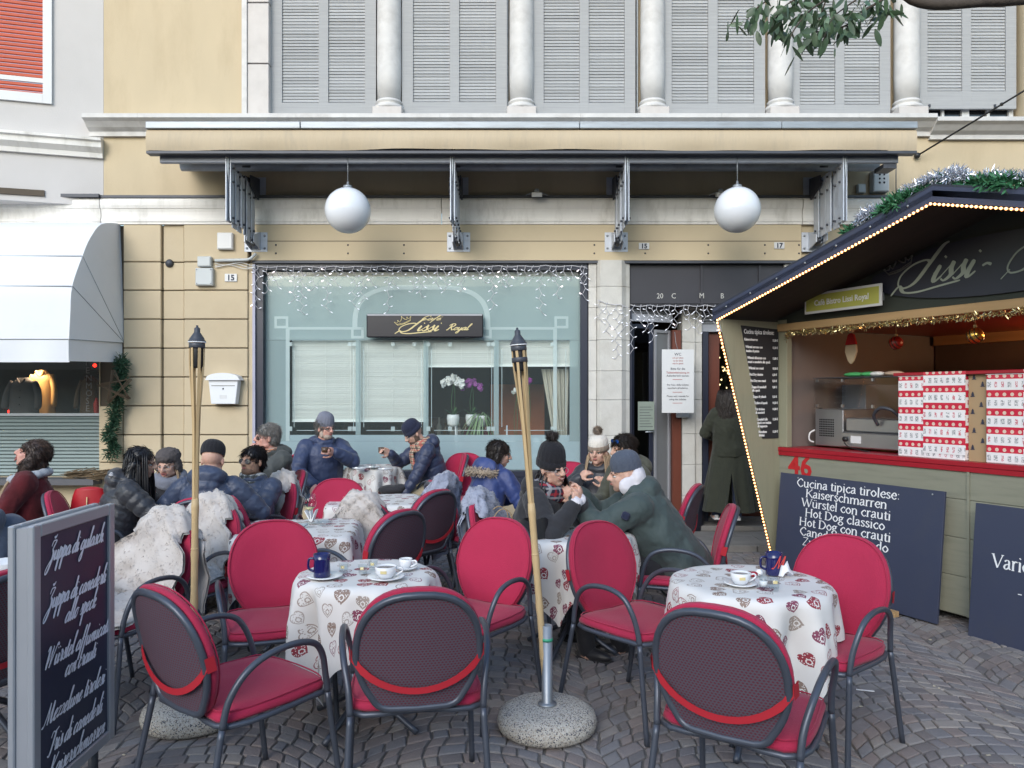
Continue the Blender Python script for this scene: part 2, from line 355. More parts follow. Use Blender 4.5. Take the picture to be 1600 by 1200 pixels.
def serif(body, xh, m, parent, M, center=True, sx=1.0, pen=.215, thin=.085, name='print', width=None):
    tot = sum(SF['u' if c == 'ü' else c][0] for c in body)
    if width: sx = width/(tot*xh)
    mb = MB(); x = -tot/2 if center else 0; lift = 0
    for c in body:
        um = c == 'ü'; c = 'u' if um else c; adv, strokes, ticks = SF[c]; st = list(strokes)
        if um: st += [[(.3,1.32),(.36,1.42)],[(.6,1.32),(.66,1.42)]]
        for s in st:
            pts = smooth_pts([(q[0], q[1], 0) for q in s], 4) if len(s) > 2 else [Vector((*q, 0)) for q in s]
            P2 = [Vector(((x+q.x)*xh*sx, q.y*xh, 0)) for q in pts]; n = len(P2); vs = []
            for i, q in enumerate(P2):
                t = (P2[min(i+1,n-1)]-P2[max(i-1,0)]).normalized(); wd = (thin+(pen-thin)*abs(t.y)**1.3)*xh
                if n == 2 and (P2[1]-P2[0]).length < .2*xh: wd = .2*xh
                elif n == 2 and abs(t.x) > .3 and t.x*t.y > 0: wd = thin*xh*1.2
                nn = Vector((-t.y, t.x, 0))*wd*.5; lift += .00002; vs += [q+nn+Vector((0,0,lift)), q-nn+Vector((0,0,lift))]
            mb.add(vs, [(2*i, 2*i+1, 2*i+3, 2*i+2) for i in range(n-1)])
        for (tx, ty, w2) in ticks:
            X, Y2, W2, T2 = (x+tx)*xh*sx, ty*xh, w2*xh*sx, .04*xh; lift += .00002
            mb.add([(X-W2,Y2-T2,lift),(X+W2,Y2-T2,lift),(X+W2,Y2+T2,lift),(X-W2,Y2+T2,lift)], [(0,1,2,3)])
        x += adv
    k = .0018/max(lift, .0001)
    mb.v = [tuple(M @ Vector((v[0], v[1], v[2]*min(k, 1)))) for v in mb.v]
    return mb.build(name, m, parent)
# ================================================================ the setting
K = WALL/F
def WX(px): return (px-800)*K
def WZ(py): return EYE+(HOR-py)*K
M_cream = mat('cream_stucco', (.52,.43,.295), .9, var=.08, scale=3, bump=.25, bscale=120, dirt=(.38,.30,.19,.55), dscale=1.1, stretch=(1.6,1,.5))
M_block = mat('cream_rusticated', (.53,.44,.305), .9, var=.06, scale=4, bump=.2, bscale=140, dirt=(.42,.33,.22,.35), dscale=1.6, rnd=.03)
M_beam = mat('cream_beam', (.52,.435,.295), .7, var=.05, scale=3, dirt=(.40,.33,.23,.3), dscale=2)
M_white = mat('white_moulding', (.76,.74,.71), .8, var=.06, scale=5, dirt=(.40,.38,.34,.7), dscale=2.2, stretch=(2,1,.6))
M_wallw = mat('offwhite_stucco', (.55,.53,.52), .9, var=.05, scale=3, bump=.2, bscale=90, dirt=(.44,.42,.40,.3), dscale=.7)
M_marble = mat('marble', (.56,.55,.54), .6, var=.18, scale=9, dirt=(.36,.34,.32,.6), dscale=3, bump=.1, bscale=60)
M_marblep = mat('pink_marble', (.52,.49,.47), .6, var=.16, scale=6, dirt=(.40,.36,.34,.5), dscale=4)
M_stone = mat('pillar_stone', (.55,.54,.51), .75, var=.12, scale=9, bump=.25, bscale=70, dirt=(.36,.34,.30,.55), dscale=3, rnd=.05)
M_zinc = mat('zinc', (.30,.33,.36), .45, metal=.4, var=.25, scale=5, stretch=(1,1,8), dirt=(.2,.2,.2,.5), dscale=4)
M_steel = mat('grey_painted_steel', (.27,.30,.36), .5, metal=.3, var=.15, scale=7, dirt=(.14,.12,.11,.6), dscale=6)
M_darksteel = mat('dark_steel', (.06,.065,.08), .5, metal=.3, var=.2, scale=8)
M_navy = mat('navy_window_frame', (.022,.026,.045), .35, var=.2, scale=5)
M_plastic = mat('white_plastic', (.62,.63,.64), .4, var=.04, scale=6)
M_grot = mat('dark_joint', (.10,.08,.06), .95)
M_black = mat('black_paint', (.012,.012,.014), .5)
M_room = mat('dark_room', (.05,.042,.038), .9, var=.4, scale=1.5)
M_chalk = mat('chalk', (.5,.5,.48), .95)
M_pwhite = mat('white_print', (.75,.76,.78), .7, var=.05)
M_ink = mat('ink', (.03,.035,.06), .7)
M_ground = mat('sett_joint', (.14,.132,.125), .98, var=.5, scale=60, bump=.6, bscale=200)
M_sett = mat('porphyry_sett', (.205,.196,.192), .8, var=.22, scale=14, bump=.4, bscale=90, dirt=(.11,.107,.11,.5), dscale=5)
def sett_variation():
    # colour of each stone from a per-stone attribute
    m = M_sett; nt = m.node_tree; b = nt.nodes['Principled BSDF']
    src = b.inputs['Base Color'].links[0].from_socket
    at = nt.nodes.new('ShaderNodeAttribute'); at.attribute_name = 'stone'
    cr = nt.nodes.new('ShaderNodeValToRGB'); cr.color_ramp.elements[0].color = (.72,.72,.76,1); cr.color_ramp.elements[1].color = (1.32,1.26,1.2,1)
    e = cr.color_ramp.elements.new(.25); e.color = (1.12,.98,.94,1)
    e = cr.color_ramp.elements.new(.6); e.color = (.9,.93,1.02,1)
    nt.links.new(at.outputs['Fac'], cr.inputs[0])
    mx = nt.nodes.new('ShaderNodeMix'); mx.data_type = 'RGBA'; mx.blend_type = 'MULTIPLY'; mx.inputs[0].default_value = 1
    nt.links.new(src, mx.inputs[6]); nt.links.new(cr.outputs[0], mx.inputs[7]); nt.links.new(mx.outputs[2], b.inputs['Base Color'])
sett_variation()
# ---- ground and setts
g = MB().bb(-60, 60, -60, 60, -.6, -.008).build('ground', M_ground); tag(g, kind='structure')
rs = random.Random(3)
KERB = 7.88
def sett_field():
    W_, D_ = 1.15, .086; stones = []
    ncol = 12
    for c in range(-ncol//2-1, ncol//2+1):
        x0 = (c+.35)*W_; j = 0
        jmax = int((KERB+1.2)/D_)
        for j in range(6, jmax):
            n = 13; jit = [0]+[rs.uniform(-.018, .018) for _ in range(n-1)]+[0]
            jy = rs.uniform(-.005, .005)
            def pt(u, jj):
                x = x0+(u)*W_; arc = .31*(1-(2*u-1)**2)
                return Vector((x+.012*math.sin(jj*1.7+c), jj*D_+arc-.31+.01*math.sin(u*9+jj*.9+c*2)+jy, 0))
            for i in range(n):
                u0 = i/n+jit[i]; u1 = (i+1)/n+jit[i+1]
                q = [pt(u0, j), pt(u1, j), pt(u1, j+1), pt(u0, j+1)]
                ce = sum(q, Vector())/4
                if ce.y > KERB-.05 or ce.y < 1.0 or abs(ce.x) > ce.y*.72+1.1: continue
                g_ = .0035+rs.random()*.002; q2 = []
                for p in q:
                    d = ce-p; q2.append(p+d.normalized()*(g_*1.45)+Vector((rs.uniform(-.004,.004), rs.uniform(-.004,.004), 0)))
                stones.append((ce, q2))
    def geo(ce, q, rng):
        h = rng.uniform(-.0015, .002); tilt = (rng.uniform(-.012,.012), rng.uniform(-.012,.012))
        vs = [Vector((p.x, p.y, -.02)) for p in q]
        for k, s_ in ((0, .0), (1, .07), (2, .25)):
            for p in q:
                d = p-ce; pp = ce+d*(1-s_)
                z = (-.004, .0, .0012)[k]+h+tilt[0]*d.x+tilt[1]*d.y
                vs.append(Vector((pp.x, pp.y, z)))
        fs = []
        for l in range(3):
            for i in range(4):
                k = (i+1) % 4; fs.append((l*4+i, l*4+k, l*4+4+k, l*4+4+i))
        fs.append((12,13,14,15))
        return vs, fs
    def inview(ce):
        px = 800+F*ce.x/ce.y; py = HOR+F*EYE/ce.y
        return py < 1225 and -20 < px < 1620
    vis = sorted([s for s in stones if inview(s[0])], key=lambda s: s[0].y)
    pav = empty('cobblestone_paving', (0,0,0), kind='structure')
    near = vis[:300]; ids = {id(s) for s in near}
    for s in near:
        vs, fs = geo(s[0], s[1], rs); c = s[0]
        me = bpy.data.meshes.new('cobblestone'); me.from_pydata([v-c for v in vs], [], fs)
        me.polygons.foreach_set('use_smooth', [False]*8+[True]*(len(fs)-8)); 
        at = me.attributes.new('stone', 'FLOAT', 'FACE'); at.data.foreach_set('value', [rs.random()]*len(fs))
        me.materials.append(M_sett); link('cobblestone', me, None, pav, c)
    V = []; Fc = []; A = []
    for s in stones:
        if id(s) in ids: continue
        vs, fs = geo(s[0], s[1], rs); b = len(V); V += [tuple(v) for v in vs]; Fc += [tuple(i+b for i in f) for f in fs]; A += [rs.random()]*len(fs)
    me = bpy.data.meshes.new('cobblestones_beyond'); me.from_pydata(V, [], Fc)
    at = me.attributes.new('stone', 'FLOAT', 'FACE'); at.data.foreach_set('value', A); me.materials.append(M_sett)
    o = link('cobblestones', me, None, pav); o['kind'] = 'stuff'
sett_field()
# ---- raised pavement along the facade: kerb stones + slabs
M_slab = mat('pavement_slab', (.21,.20,.19), .7, var=.2, scale=5, bump=.3, bscale=60, dirt=(.08,.075,.07,.6), dscale=2, rnd=.12)
pv = empty('pavement', (0,0,0), kind='structure')
PH = .06
x = -7.4
while x < 7.4:
    l = rs.uniform(.85, 1.15)
    MB().bb(x+.004, x+l-.004, KERB, KERB+.24, -.1, PH).build('kerb_stone', M_slab, pv, bevel=.006); x += l
for r_, (ya, yb) in enumerate(((KERB+.246, KERB+.6), (KERB+.606, KERB+.98), (KERB+.986, KERB+1.36), (KERB+1.366, KERB+1.8), (KERB+1.806,KERB+2.3))):
    x = -7.6+.3*r_
    while x < 7.6:
        l = rs.uniform(.55, .95)
        if r_ < 2 or x > .9: MB().bb(x+.004, x+l-.004, ya+.003, yb-.003, -.05, PH-.001+rs.uniform(-.002,.002)).build('paving_slab', M_slab, pv)
        x += l
# ---- litter on the setts
for i, (px, py, rz, c, lab) in enumerate(((1352,1081,-.3,M_pwhite,'white paper straw wrapper lying on the cobbles right of the front right table'),)):
    z = EYE*F/(py-HOR); p = P(px, py, z)
    o = MB().box((0,0,.004), (.09,.008,.004)).build('paper_scrap', c, None, (p.x, p.y, .004), (0,0,rz)); tag(o, lab, 'litter')
# ================================================================ cafe building
cafe = empty('cafe_building', (0, WALL, 0), label='cream stucco building with marble columns and grey shutters above the cafe front', cat='building')
def cb(mb, name, m, bevel=0, parent=None):
    o = mb.build(name, m, parent or cafe, bevel=bevel); o.location = (0, -WALL, 0) if parent is None else (0,0,0); return o
Y = WALL
XL = WX(162)
# upper wall with one long recess for the loggia (built round it)
ZB = WZ(188)
cb(MB().bb(XL, WX(380), Y, Y+.5, ZB, 9.0), 'wall', M_cream)
cb(MB().bb(WX(1600)-.0, WX(1600)+3.2, Y, Y+.5, ZB, 9.0), 'wall', M_cream)
cb(MB().bb(WX(380), WX(1600)-.002, Y+.36, Y+.5, ZB, 9.0), 'loggia_back_wall', M_cream)
cb(MB().bb(WX(380), WX(1600)-.002, Y-.02, Y+.34, WZ(-110), 9.0), 'loggia_lintel', M_cream)
# marble jamb, pieces
for (a, b_) in ((-105, 5), (7, 100), (102, 186)):
    cb(MB().bb(WX(388), WX(421), Y-.03, Y+.34, WZ(b_), WZ(a)), 'marble_jamb', M_marblep, .004)
cb(MB().bb(WX(380), WX(388)-.002, Y-.05, Y+.0, WZ(187), 9.0), 'marble_trim', M_marble)
# middle wall between loggia ledge and moulding, over the awning recess
cb(MB().bb(XL, WX(1600)+3.2, Y, Y+.35, WZ(322), ZB-.002), 'wall', M_cream)
# stone ledge with moulding, pieces
ledge = [(0,.0),( -.20,.0),(-.20,-.045),(-.15,-.07),(-.10,-.12),(-.045,-.15),(-.045,-.20),(0,-.20)]
def ledgeprof(z): return [(Y+a, z+b) for a, b in ledge]
xx = XL-.14; n_ = 0
for xe in (WX(228), WX(470), WX(690), WX(905), WX(1120), WX(1330), WX(1450)):
    cb(MB().prism(ledgeprof(WZ(187)), xx+.001, xe-.001, 'x'), 'ledge_stone', M_marble); xx = xe
cb(MB().prism(ledgeprof(WZ(192)), WX(1450), WX(1600)+3.2, 'x'), 'ledge_stone', M_marble)
cb(MB().bb(WX(380), WX(1600), Y+.0, Y+.36, ZB-.04, WZ(187)-.001), 'sill', M_marble)
# columns
def column(px):
    c = empty('column', (WX(px), Y+.06-WALL, WZ(186)))
    c.parent = cafe
    r = .135
    MB().box((0,0,.055), (.33,.33,.11)).build('plinth', M_marblep, c, bevel=.008)
    MB().lathe([(.165,.11),(.172,.125),(.165,.15),(.14,.16),(.135,.175),(.15,.185),(.152,.2),(.14,.215)], n=28).build('base_ring', M_marble, c)
    MB().lathe([(r-.002,.21),(r+.004,.5),(r+.002,1.2),(r-.008,2.0),(r-.02,2.9)], n=28).build('shaft', M_marble, c)
for px in (607, 815, 1021, 1222, 1421): column(px)
# cream strips behind the columns (window piers)
for px in (607, 815, 1021, 1222, 1421):
    cb(MB().bb(WX(px-20), WX(px+20), Y+.22, Y+.359, ZB-.001, WZ(-110)), 'pier', M_cream)
    for s_ in (-1, 1):
        cb(MB().bb(WX(px+s_*22)-.008, WX(px+s_*22)+.008, Y+.14, Y+.2, ZB+.0, WZ(-100)), 'shutter_rail', M_zinc)
# shutters
M_shut = mat('weathered_shutter_wood', (.35,.358,.365), .85, var=.3, scale=4, stretch=(2,2,14), dirt=(.27,.27,.28,.6), dscale=3, rnd=.12, bump=.3, bscale=30)
M_shutf = mat('shutter_board', (.345,.352,.36), .85, var=.25, scale=4, stretch=(1,1,30), dirt=(.25,.255,.27,.7), dscale=2)
slat_me = None
def shutter(px0, px1, bottom, label):
    z0 = WZ(bottom); x0, x1 = WX(px0-4), WX(px1+3); W_ = x1-x0; H_ = 6.6-z0
    e = empty('window_shutter', (x0, Y+.055, z0), label=label, cat='shutter', group='grey slatted shutters of the upper floor')
    fr = W_*.105; mid = W_*.09; sw = (W_-2*fr-mid)/2
    mb = MB(); mb.bb(0, fr, 0, .035, 0, H_).bb(W_-fr, W_, 0, .035, 0, H_).bb(fr+sw, fr+sw+mid, 0, .035, 0, H_)
    mb.bb(fr+.0005, fr+sw-.0005, 0, .035, 0, .20).bb(fr+sw+mid+.0005, W_-fr-.0005, 0, .035, 0, .20)
    mb.build('frame', M_shutf, e)
    MB().bb(.002, W_-.002, .06, .075, .01, H_).build('backing', M_grot, e)
    sm = MB().box((0,0,0), (sw-.004, .010, .0315), rot=Matrix.Rotation(math.radians(-14), 3, 'X')).mesh('slat', M_shut)
    z = .225
    while z < min(H_, WZ(-20)-z0):
        for cx in (fr+sw/2, fr+sw+mid+sw/2):
            o = link('slat', sm, None, e, (cx, .022+rs.uniform(-.001,.001), z), (rs.uniform(-.06,.06), 0, rs.uniform(-.002,.002)))
        z += .0355
    for hx in (.12, .78):
        MB().box((W_*hx, -.008, .03), (.02,.02,.03)).build('catch', M_darksteel, e)
    return e
shutter(425, 583, 185, 'weathered grey slatted shutter at far left, beside the marble jamb')
shutter(631, 789, 184, 'weathered grey slatted shutter between the first and second column from the left')
shutter(837, 991, 185, 'weathered grey slatted shutter between the second and third column, middle of the row')
shutter(1038, 1195, 186, 'grey slatted shutter with hanging leaves before its upper right corner')
shutter(1240, 1392, 188, 'grey slatted shutter half veiled by the leafy branch, fully lowered')
shutter(1441, 1590, 167, 'grey slatted shutter at far right, raised a little over a small paned window')
# window seen under the raised shutter
wn = empty('upper_window', (WX(1515), Y+.135, WZ(188)), label='strip of white framed window panes showing under the raised shutter', cat='window')
M_glassdark = mat('dark_window_glass', (.02,.024,.03), .08, spec=.9, var=.3, scale=3)
for i in range(4):
    a = WX(1447+i*36)-WX(1515)
    MB().bb(a+.02, a+.235, .02, .03, .0, .17).build('pane', M_glassdark, wn)
for i, wd in enumerate((.03, .03, .085, .03, .05)):
    a = WX(1447+i*36)-WX(1515)
    MB().bb(a-wd/2, a+wd/2, -.01, .02, .0, .17).build('mullion', M_plastic, wn)
# ---- the long moulding (pieces), lower beam, rusticated blocks
def moulding(x0, x1, par=None, ybase=None):
    yb = Y if ybase is None else ybase
    z0, z1 = WZ(352), WZ(312); h = z1-z0
    pr = [(0,0),(-.056,0),(-.056,.022),(-.066,.028),(-.066,.055),(-.052,.062),(-.050,.10),(-.054,.14),(-.066,.175),(-.078,.18),(-.078,.195),(-.084,.20),(-.088,.235),(-.088,.262),(-.07,h),(0,h)]
    return MB().prism([(yb+a, z0+b) for a, b in pr], x0, x1, 'x')
for a, b_ in ((162, 400), (401, 690), (691, 960), (961, 1250)):
    cb(moulding(WX(a)+.001, WX(b_)), 'cornice_moulding', M_white)
cb(moulding(WX(1250)+.01, WX(1600)+3), 'cornice_moulding', M_white)
cb(MB().bb(XL+.01, WX(1600)+3, Y-.09, Y-.001, WZ(312)+.001, WZ(308)), 'drip_flashing', M_darksteel)
cb(MB().bb(WX(395), WX(1250), Y-.045, Y+.12, WZ(408), WZ(352)-.001), 'facade_beam', M_beam, .004)
cb(MB().bb(WX(396), WX(1249), Y-.04, Y+.118, WZ(412), WZ(408)-.0005), 'beam_flange', M_darksteel)
cb(MB().bb(WX(396), WX(1249), Y-.047, Y-.0455, WZ(378.5), WZ(377.5)), 'beam_seam', M_grot)
mbs = MB()
for px in (433, 545, 632, 928, 1007, 1105, 1193, 1250-4):
    for py in (384, 397): mbs.ball((WX(px), Y-.046, WZ(py)), .011, 8, 4)
cb(mbs, 'rivets', M_darksteel)
cb(MB().bb(WX(1250), WX(1600)+3.2, Y, Y+.35, -.1, WZ(352)), 'wall', M_cream)
# rusticated courses
ys = [352, 411, 455, 500, 545, 590, 635, 680, 723, 768, 829]
for k in range(len(ys)-1):
    zt, zb = WZ(ys[k]), WZ(ys[k+1])
    if k == len(ys)-2: zb = -.05
    g_ = .011
    for (a, b_, dy) in ((196, 254, -.045), (256, 288.5, -.012), (290, 389, -.045)):
        cb(MB().bb(WX(a), WX(b_), Y+dy, Y+.1, zb+(g_ if k < len(ys)-2 else 0), zt-(.0 if k == 0 else .0)), 'stone_block', M_block, .007)
cb(MB().bb(WX(154), WX(395), Y+.02, Y+.3, -.05, WZ(352)-.002), 'wall_core', M_grot)
for k in range(6, len(ys)-1):    # blocks left of the garland, below the shop awning
    zt, zb = WZ(ys[k]), WZ(ys[k+1]) if k < len(ys)-2 else -.05
    cb(MB().bb(WX(157), WX(194), Y-.03, Y+.1, zb+.01, zt), 'stone_block', M_block, .007)
# window jamb side + wall under the window with panels and a vent grille
cb(MB().bb(WX(389)+.002, WX(399), Y-.02, Y+.2, -.05, WZ(412)), 'jamb', M_block)
for a, b_ in ((399, 470), (471, 560), (561, 650), (651, 688), (739, 830), (831, 919)):
    cb(MB().bb(WX(a)+.002, WX(b_)-.002, Y-.03, Y+.08, -.05, WZ(785)-.003), 'base_panel', M_block, .004)
    cb(MB().bb(WX(a)+.002, WX(b_)-.002, Y-.02, Y+.08, WZ(785), WZ(768)), 'base_panel', M_block, .004)
cb(MB().bb(WX(688), WX(739), Y-.01, Y+.08, -.05, WZ(768)), 'base_panel', M_block)
gr = MB().bb(WX(689), WX(738), Y-.035, Y-.03, WZ(829), WZ(806))
cb(gr, 'vent_plate', M_beam)
gs = MB()
for i in range(2):
    for j in range(5): gs.bb(WX(692+i*24), WX(712+i*24), Y-.040, Y-.036, WZ(811+j*4), WZ(809.5+j*4))
cb(gs, 'vent_slots', M_grot)
# ---- number plates, boxes, mailbox, conduit
def plate(px0, px1, py0, py1, txt, lab, y=Y-.05, tcol=M_ink):
    e = empty('number_plate', (WX(px0), y, WZ(py1)), label=lab, cat='house number')
    W_, H_ = WX(px1)-WX(px0), WZ(py0)-WZ(py1)
    MB().bb(0, W_, -.008, 0, 0, H_).build('plate', M_plastic, e, bevel=.002)
    text(txt, H_*1.0, tcol, e, plane_matrix((W_/2, -.0095, H_*.16), (1,0,0), (0,0,1)), 'digits', align='CENTER', bold=.003)
    return e
plate(354, 373, 429, 441, '15', 'white plate with bold number 15 beside the left window edge')
plate(997, 1013, 381, 391, '15', 'small white plate with 15 on the cream beam above the stone pillar', y=Y-.05)
plate(1207, 1223, 380, 390, '17', 'small white plate with 17 on the cream beam above the dark door panel', y=Y-.05)
def box_thing(name, px0, px1, py0, py1, d, m, lab, cat, y=Y-.045, screws=False):
    e = empty(name, (WX(px0), y, WZ(py1)), label=lab, cat=cat); W_, H_ = WX(px1)-WX(px0), WZ(py0)-WZ(py1)
    MB().bb(0, W_, -d, 0, 0, H_).build('housing', m, e, bevel=.006)
    MB().bb(.008, W_-.008, -d-.006, -d-.0005, .008, H_-.008).build('lid', m, e, bevel=.003)
    if screws:
        mb = MB()
        for a in (.02, W_-.02):
            for b_ in (.02, H_-.02): mb.ball((a, -d-.007, b_), .007, 6, 4)
        mb.build('screws', M_steel, e)
    return e
M_boxg = mat('grey_box_plastic', (.48,.51,.52), .5, var=.05)
box_thing('junction_box', 344, 368, 366, 392, .05, M_plastic, 'white square junction box under the leftmost awning bracket', 'box')
box_thing('junction_box', 314, 335, 403, 419, .06, M_boxg, 'small grey junction box where the wall conduit starts', 'box')
box_thing('junction_box', 311, 338, 421, 448, .06, M_boxg, 'larger grey junction box with four corner screws, below the small one', 'box', screws=True)
cd = MB().tube([P(336,407,Y-.09), P(385,406,Y-.09), P(392,404,Y-.09), P(400,396,Y-.09)], .017, 8)
tag(cd.build('conduit', M_boxg), 'grey plastic conduit running from the junction box to the awning bracket', 'pipe')
cw = MB()
for k in range(3):
    pts = [P(336+(i*9), 411+k*2.2+2.5*math.sin(i*1.1+k)+ (i*.4), Y-.07) for i in range(8)]
    cw.tube(smooth_pts(pts, 3), .004, 5)
tag(cw.build('cable', M_plastic), 'loose white cables sagging under the grey conduit', 'cable')
mbx = empty('mailbox', (WX(357), Y-.05, WZ(631)), label='white metal mailbox with a curved roof lid on the cream wall', cat='mailbox')
M_mail = mat('white_enamel', (.72,.74,.78), .3, var=.03)
bw, bh = .165, .27
MB().prism([(-.135,0),(.135,0),(bw,bh),(-bw,bh)], -.11, -.002, 'y').build('body', M_mail, mbx, bevel=.005)
arc = [(-.195,.265),(-.185,.275)]+[(.17*math.sin(a)*1.05, .29+.055*math.cos(a)) for a in [(-1.3+2.6*i/12) for i in range(13)]]+[(.185,.275),(.195,.265)]
MB().prism(arc[::-1], -.14, -.0015, 'y').build('roof_lid', M_mail, mbx)
MB().bb(-.13, .13, -.1135, -.1105, .20, .206).build('seam', M_grot, mbx)
MB().lathe([(.009,0),(.009,.006),(0,.006)], n=10, rot=Matrix.Rotation(PI/2,3,'X'), c=(0,-.110,.17)).build('lock', M_darksteel, mbx)
MB().bb(-.04,.04,-.1125,-.1105,.06,.10).build('name_plate', M_plastic, mbx)
ve = MB().lathe([(0,.03),(.035,.025),(.048,.0)], c=(WX(266), Y-.02, WZ(412)), n=14, rot=Matrix.Rotation(PI/2,3,'X'))
e = tag(ve.build('wall_vent', M_darksteel), 'round dark wall vent on the narrow recessed strip of wall', 'vent')
# ---- display window of the cafe
wx0, wx1, wz0, wz1 = WX(400), WX(918), WZ(768), WZ(412)
M_frost = mat('frosted_film', (.30,.40,.40), .3, var=.05, scale=2)
def glass_mat(name, tint, amt, rough=.02, diff=None):
    m = bpy.data.materials.new(name); m.use_nodes = True; nt = m.node_tree; N = nt.nodes; L = nt.links; N.clear()
    o = N.new('ShaderNodeOutputMaterial'); tr = N.new('ShaderNodeBsdfTransparent'); tr.inputs[0].default_value = (*tint, 1)
    gl = N.new('ShaderNodeBsdfGlossy'); gl.inputs['Roughness'].default_value = rough
    fr = N.new('ShaderNodeFresnel'); fr.inputs[0].default_value = 1.5; ge = N.new('ShaderNodeNewGeometry')
    ff = math_node(nt, 'MULTIPLY', fr.outputs[0], math_node(nt, 'SUBTRACT', 1, ge.outputs['Backfacing']))
    mx = N.new('ShaderNodeMixShader'); L.new(ff, mx.inputs[0]); L.new(gl.outputs[0], mx.inputs[2])
    if diff:
        d = N.new('ShaderNodeBsdfDiffuse'); d.inputs[0].default_value = (*diff, 1)
        m2 = N.new('ShaderNodeMixShader'); m2.inputs[0].default_value = amt
        L.new(tr.outputs[0], m2.inputs[1]); L.new(d.outputs[0], m2.inputs[2]); L.new(m2.outputs[0], mx.inputs[1])
    else: L.new(tr.outputs[0], mx.inputs[1])
    L.new(mx.outputs[0], o.inputs[0]); MATS[name] = m; return m
M_glass = glass_mat('window_glass', (.93,.97,.965), .10, .02, (.34,.42,.43))  # pale diffuse share stands in for the sky's reflection on the glass
M_film = glass_mat('frosted_glass_film', (.85,.92,.92), .66, .15, (.43,.53,.55))
M_film2 = glass_mat('frosted_glass_film_dense', (.8,.9,.9), .82, .15, (.44,.54,.59))
M_etch = glass_mat('etched_glass_line', (.9,.97,.97), .62, .3, (.70,.78,.80))
M_clearg = glass_mat('clear_glass', (.96,.97,.97), 0)
win = empty('display_window', (0, Y, 0), label='large navy framed cafe display window with frosted pattern and venetian blinds', cat='window')
def wb(mb, name, m, bevel=0, par=None):
    o = mb.build(name, m, par or win, bevel=bevel)
    if par is None: o.location = (0, -Y, 0)
    return o
wb(MB().bb(wx0, WX(411), Y-.0, Y+.14, wz0+.23, wz1-.07), 'frame_side', M_navy)
wb(MB().bb(WX(907), wx1, Y-.0, Y+.14, wz0+.23, wz1-.07), 'frame_side', M_navy)
wb(MB().bb(wx0, wx1, Y-.0, Y+.14, wz1-.0695, wz1), 'frame_head', M_navy)
wb(MB().bb(wx0, wx1, Y-.01, Y+.16, wz0, wz0+.085), 'sill_board', M_navy, .004)
wb(MB().bb(wx0, wx1, Y+.0, Y+.15, wz0+.087, wz0+.16), 'sill_board', M_navy, .004)
wb(MB().bb(wx0, wx1, Y+.02, Y+.14, wz0+.162, wz0+.229), 'frame_foot', M_navy, .003)
wb(MB().bb(WX(396)-.002, wx0-.001, Y-.03, Y+.02, wz0, wz1-.01), 'frame_trim', mat('violet_grey_trim', (.36,.36,.46), .5))
gx0, gx1, gz0, gz1 = WX(411), WX(907), wz0+.229, wz1-.07
wb(MB().add([(gx0,Y+.085,gz0),(gx1,Y+.085,gz0),(gx1,Y+.085,gz1),(gx0,Y+.085,gz1)], [(0,1,2,3)]), 'glass_pane', M_glass)
def sheet(a, b_, t, bt, y, name, m, par=None):
    return wb(MB().add([(WX(a),y,WZ(bt)),(WX(b_),y,WZ(bt)),(WX(b_),y,WZ(t)),(WX(a),y,WZ(t))], [(0,1,2,3)]), name, m, par=par)
yf = Y+.092
sheet(411, 907, 430, 531, yf, 'frosted_film', M_film); sheet(411, 449, 531.2, 690, yf, 'frosted_film', M_film)
sheet(411, 907, 690.2, 735, yf, 'frosted_film', M_film2); sheet(891, 907, 531.2, 690, yf, 'frosted_film', M_film)
for a in (557, 664, 775): sheet(a-4, a+4, 531.2, 680, yf, 'frosted_stripe', M_film)
sheet(449.2, 890.8, 680.2, 690, yf, 'frosted_stripe', M_film2)
# etched ornaments: bands and an arch
eb = MB(); ye = Y+.0868
def band(x0, y0, x1, y1, off=0): eb.add([(WX(x0),ye+off,WZ(y1)),(WX(x1),ye+off,WZ(y1)),(WX(x1),ye+off,WZ(y0)),(WX(x0),ye+off,WZ(y0))], [(0,1,2,3)])
for sgn, ox in ((1, 0), (-1, 1314)):
    q = lambda a: ox+sgn*a
    for (a, b_, c, d) in ((425,493,429,512),(443,493,447,512),(429,493,443,497),(429,508,443,512),(447,510,565,514),(443,512.3,449,690),(546,510,550,528),(562,510.5,566,528),(550,524,562,528)):
        band(min(q(a), q(c)), b_, max(q(a), q(c)), d, .0004*((a*7) % 5))
    for px in (553, 557+109-52, 670, 452, 772): 
        band(min(q(px-5), q(px+1)), 534, max(q(px-5), q(px+1)), 540, .0006)
        band(min(q(px-5), q(px+1)), 667, max(q(px-5), q(px+1)), 674, .0006)
arcp = []
for i in range(33):
    a = PI*i/32
    ccx = 657; arcp.append((ccx-105*math.copysign(abs(math.cos(a))**.55, math.cos(a)), 510-63*abs(math.sin(a))**.7))
vs = []
for i, (a, b_) in enumerate(arcp):
    k0 = Vector((a-ccx, b_-510)).normalized()*4
    vs += [(WX(a+k0.x), ye+.0012, WZ(b_+k0.y)), (WX(a-k0.x), ye+.0012, WZ(b_-k0.y))]
eb.add(vs, [(2*i, 2*i+1, 2*i+3, 2*i+2) for i in range(32)])
# thin double lines round the clear panels
for a, b_ in ((449+5, 553), (561+3, 660), (668+3, 771), (779+3, 888)):
    for x_ in (a+2, b_-3): band(x_-.5, 545, x_+.5, 668, .003)
    band(a+6, 672.5, b_-6, 673.5, .0034)
wb(eb, 'etched_ornament', M_etch)
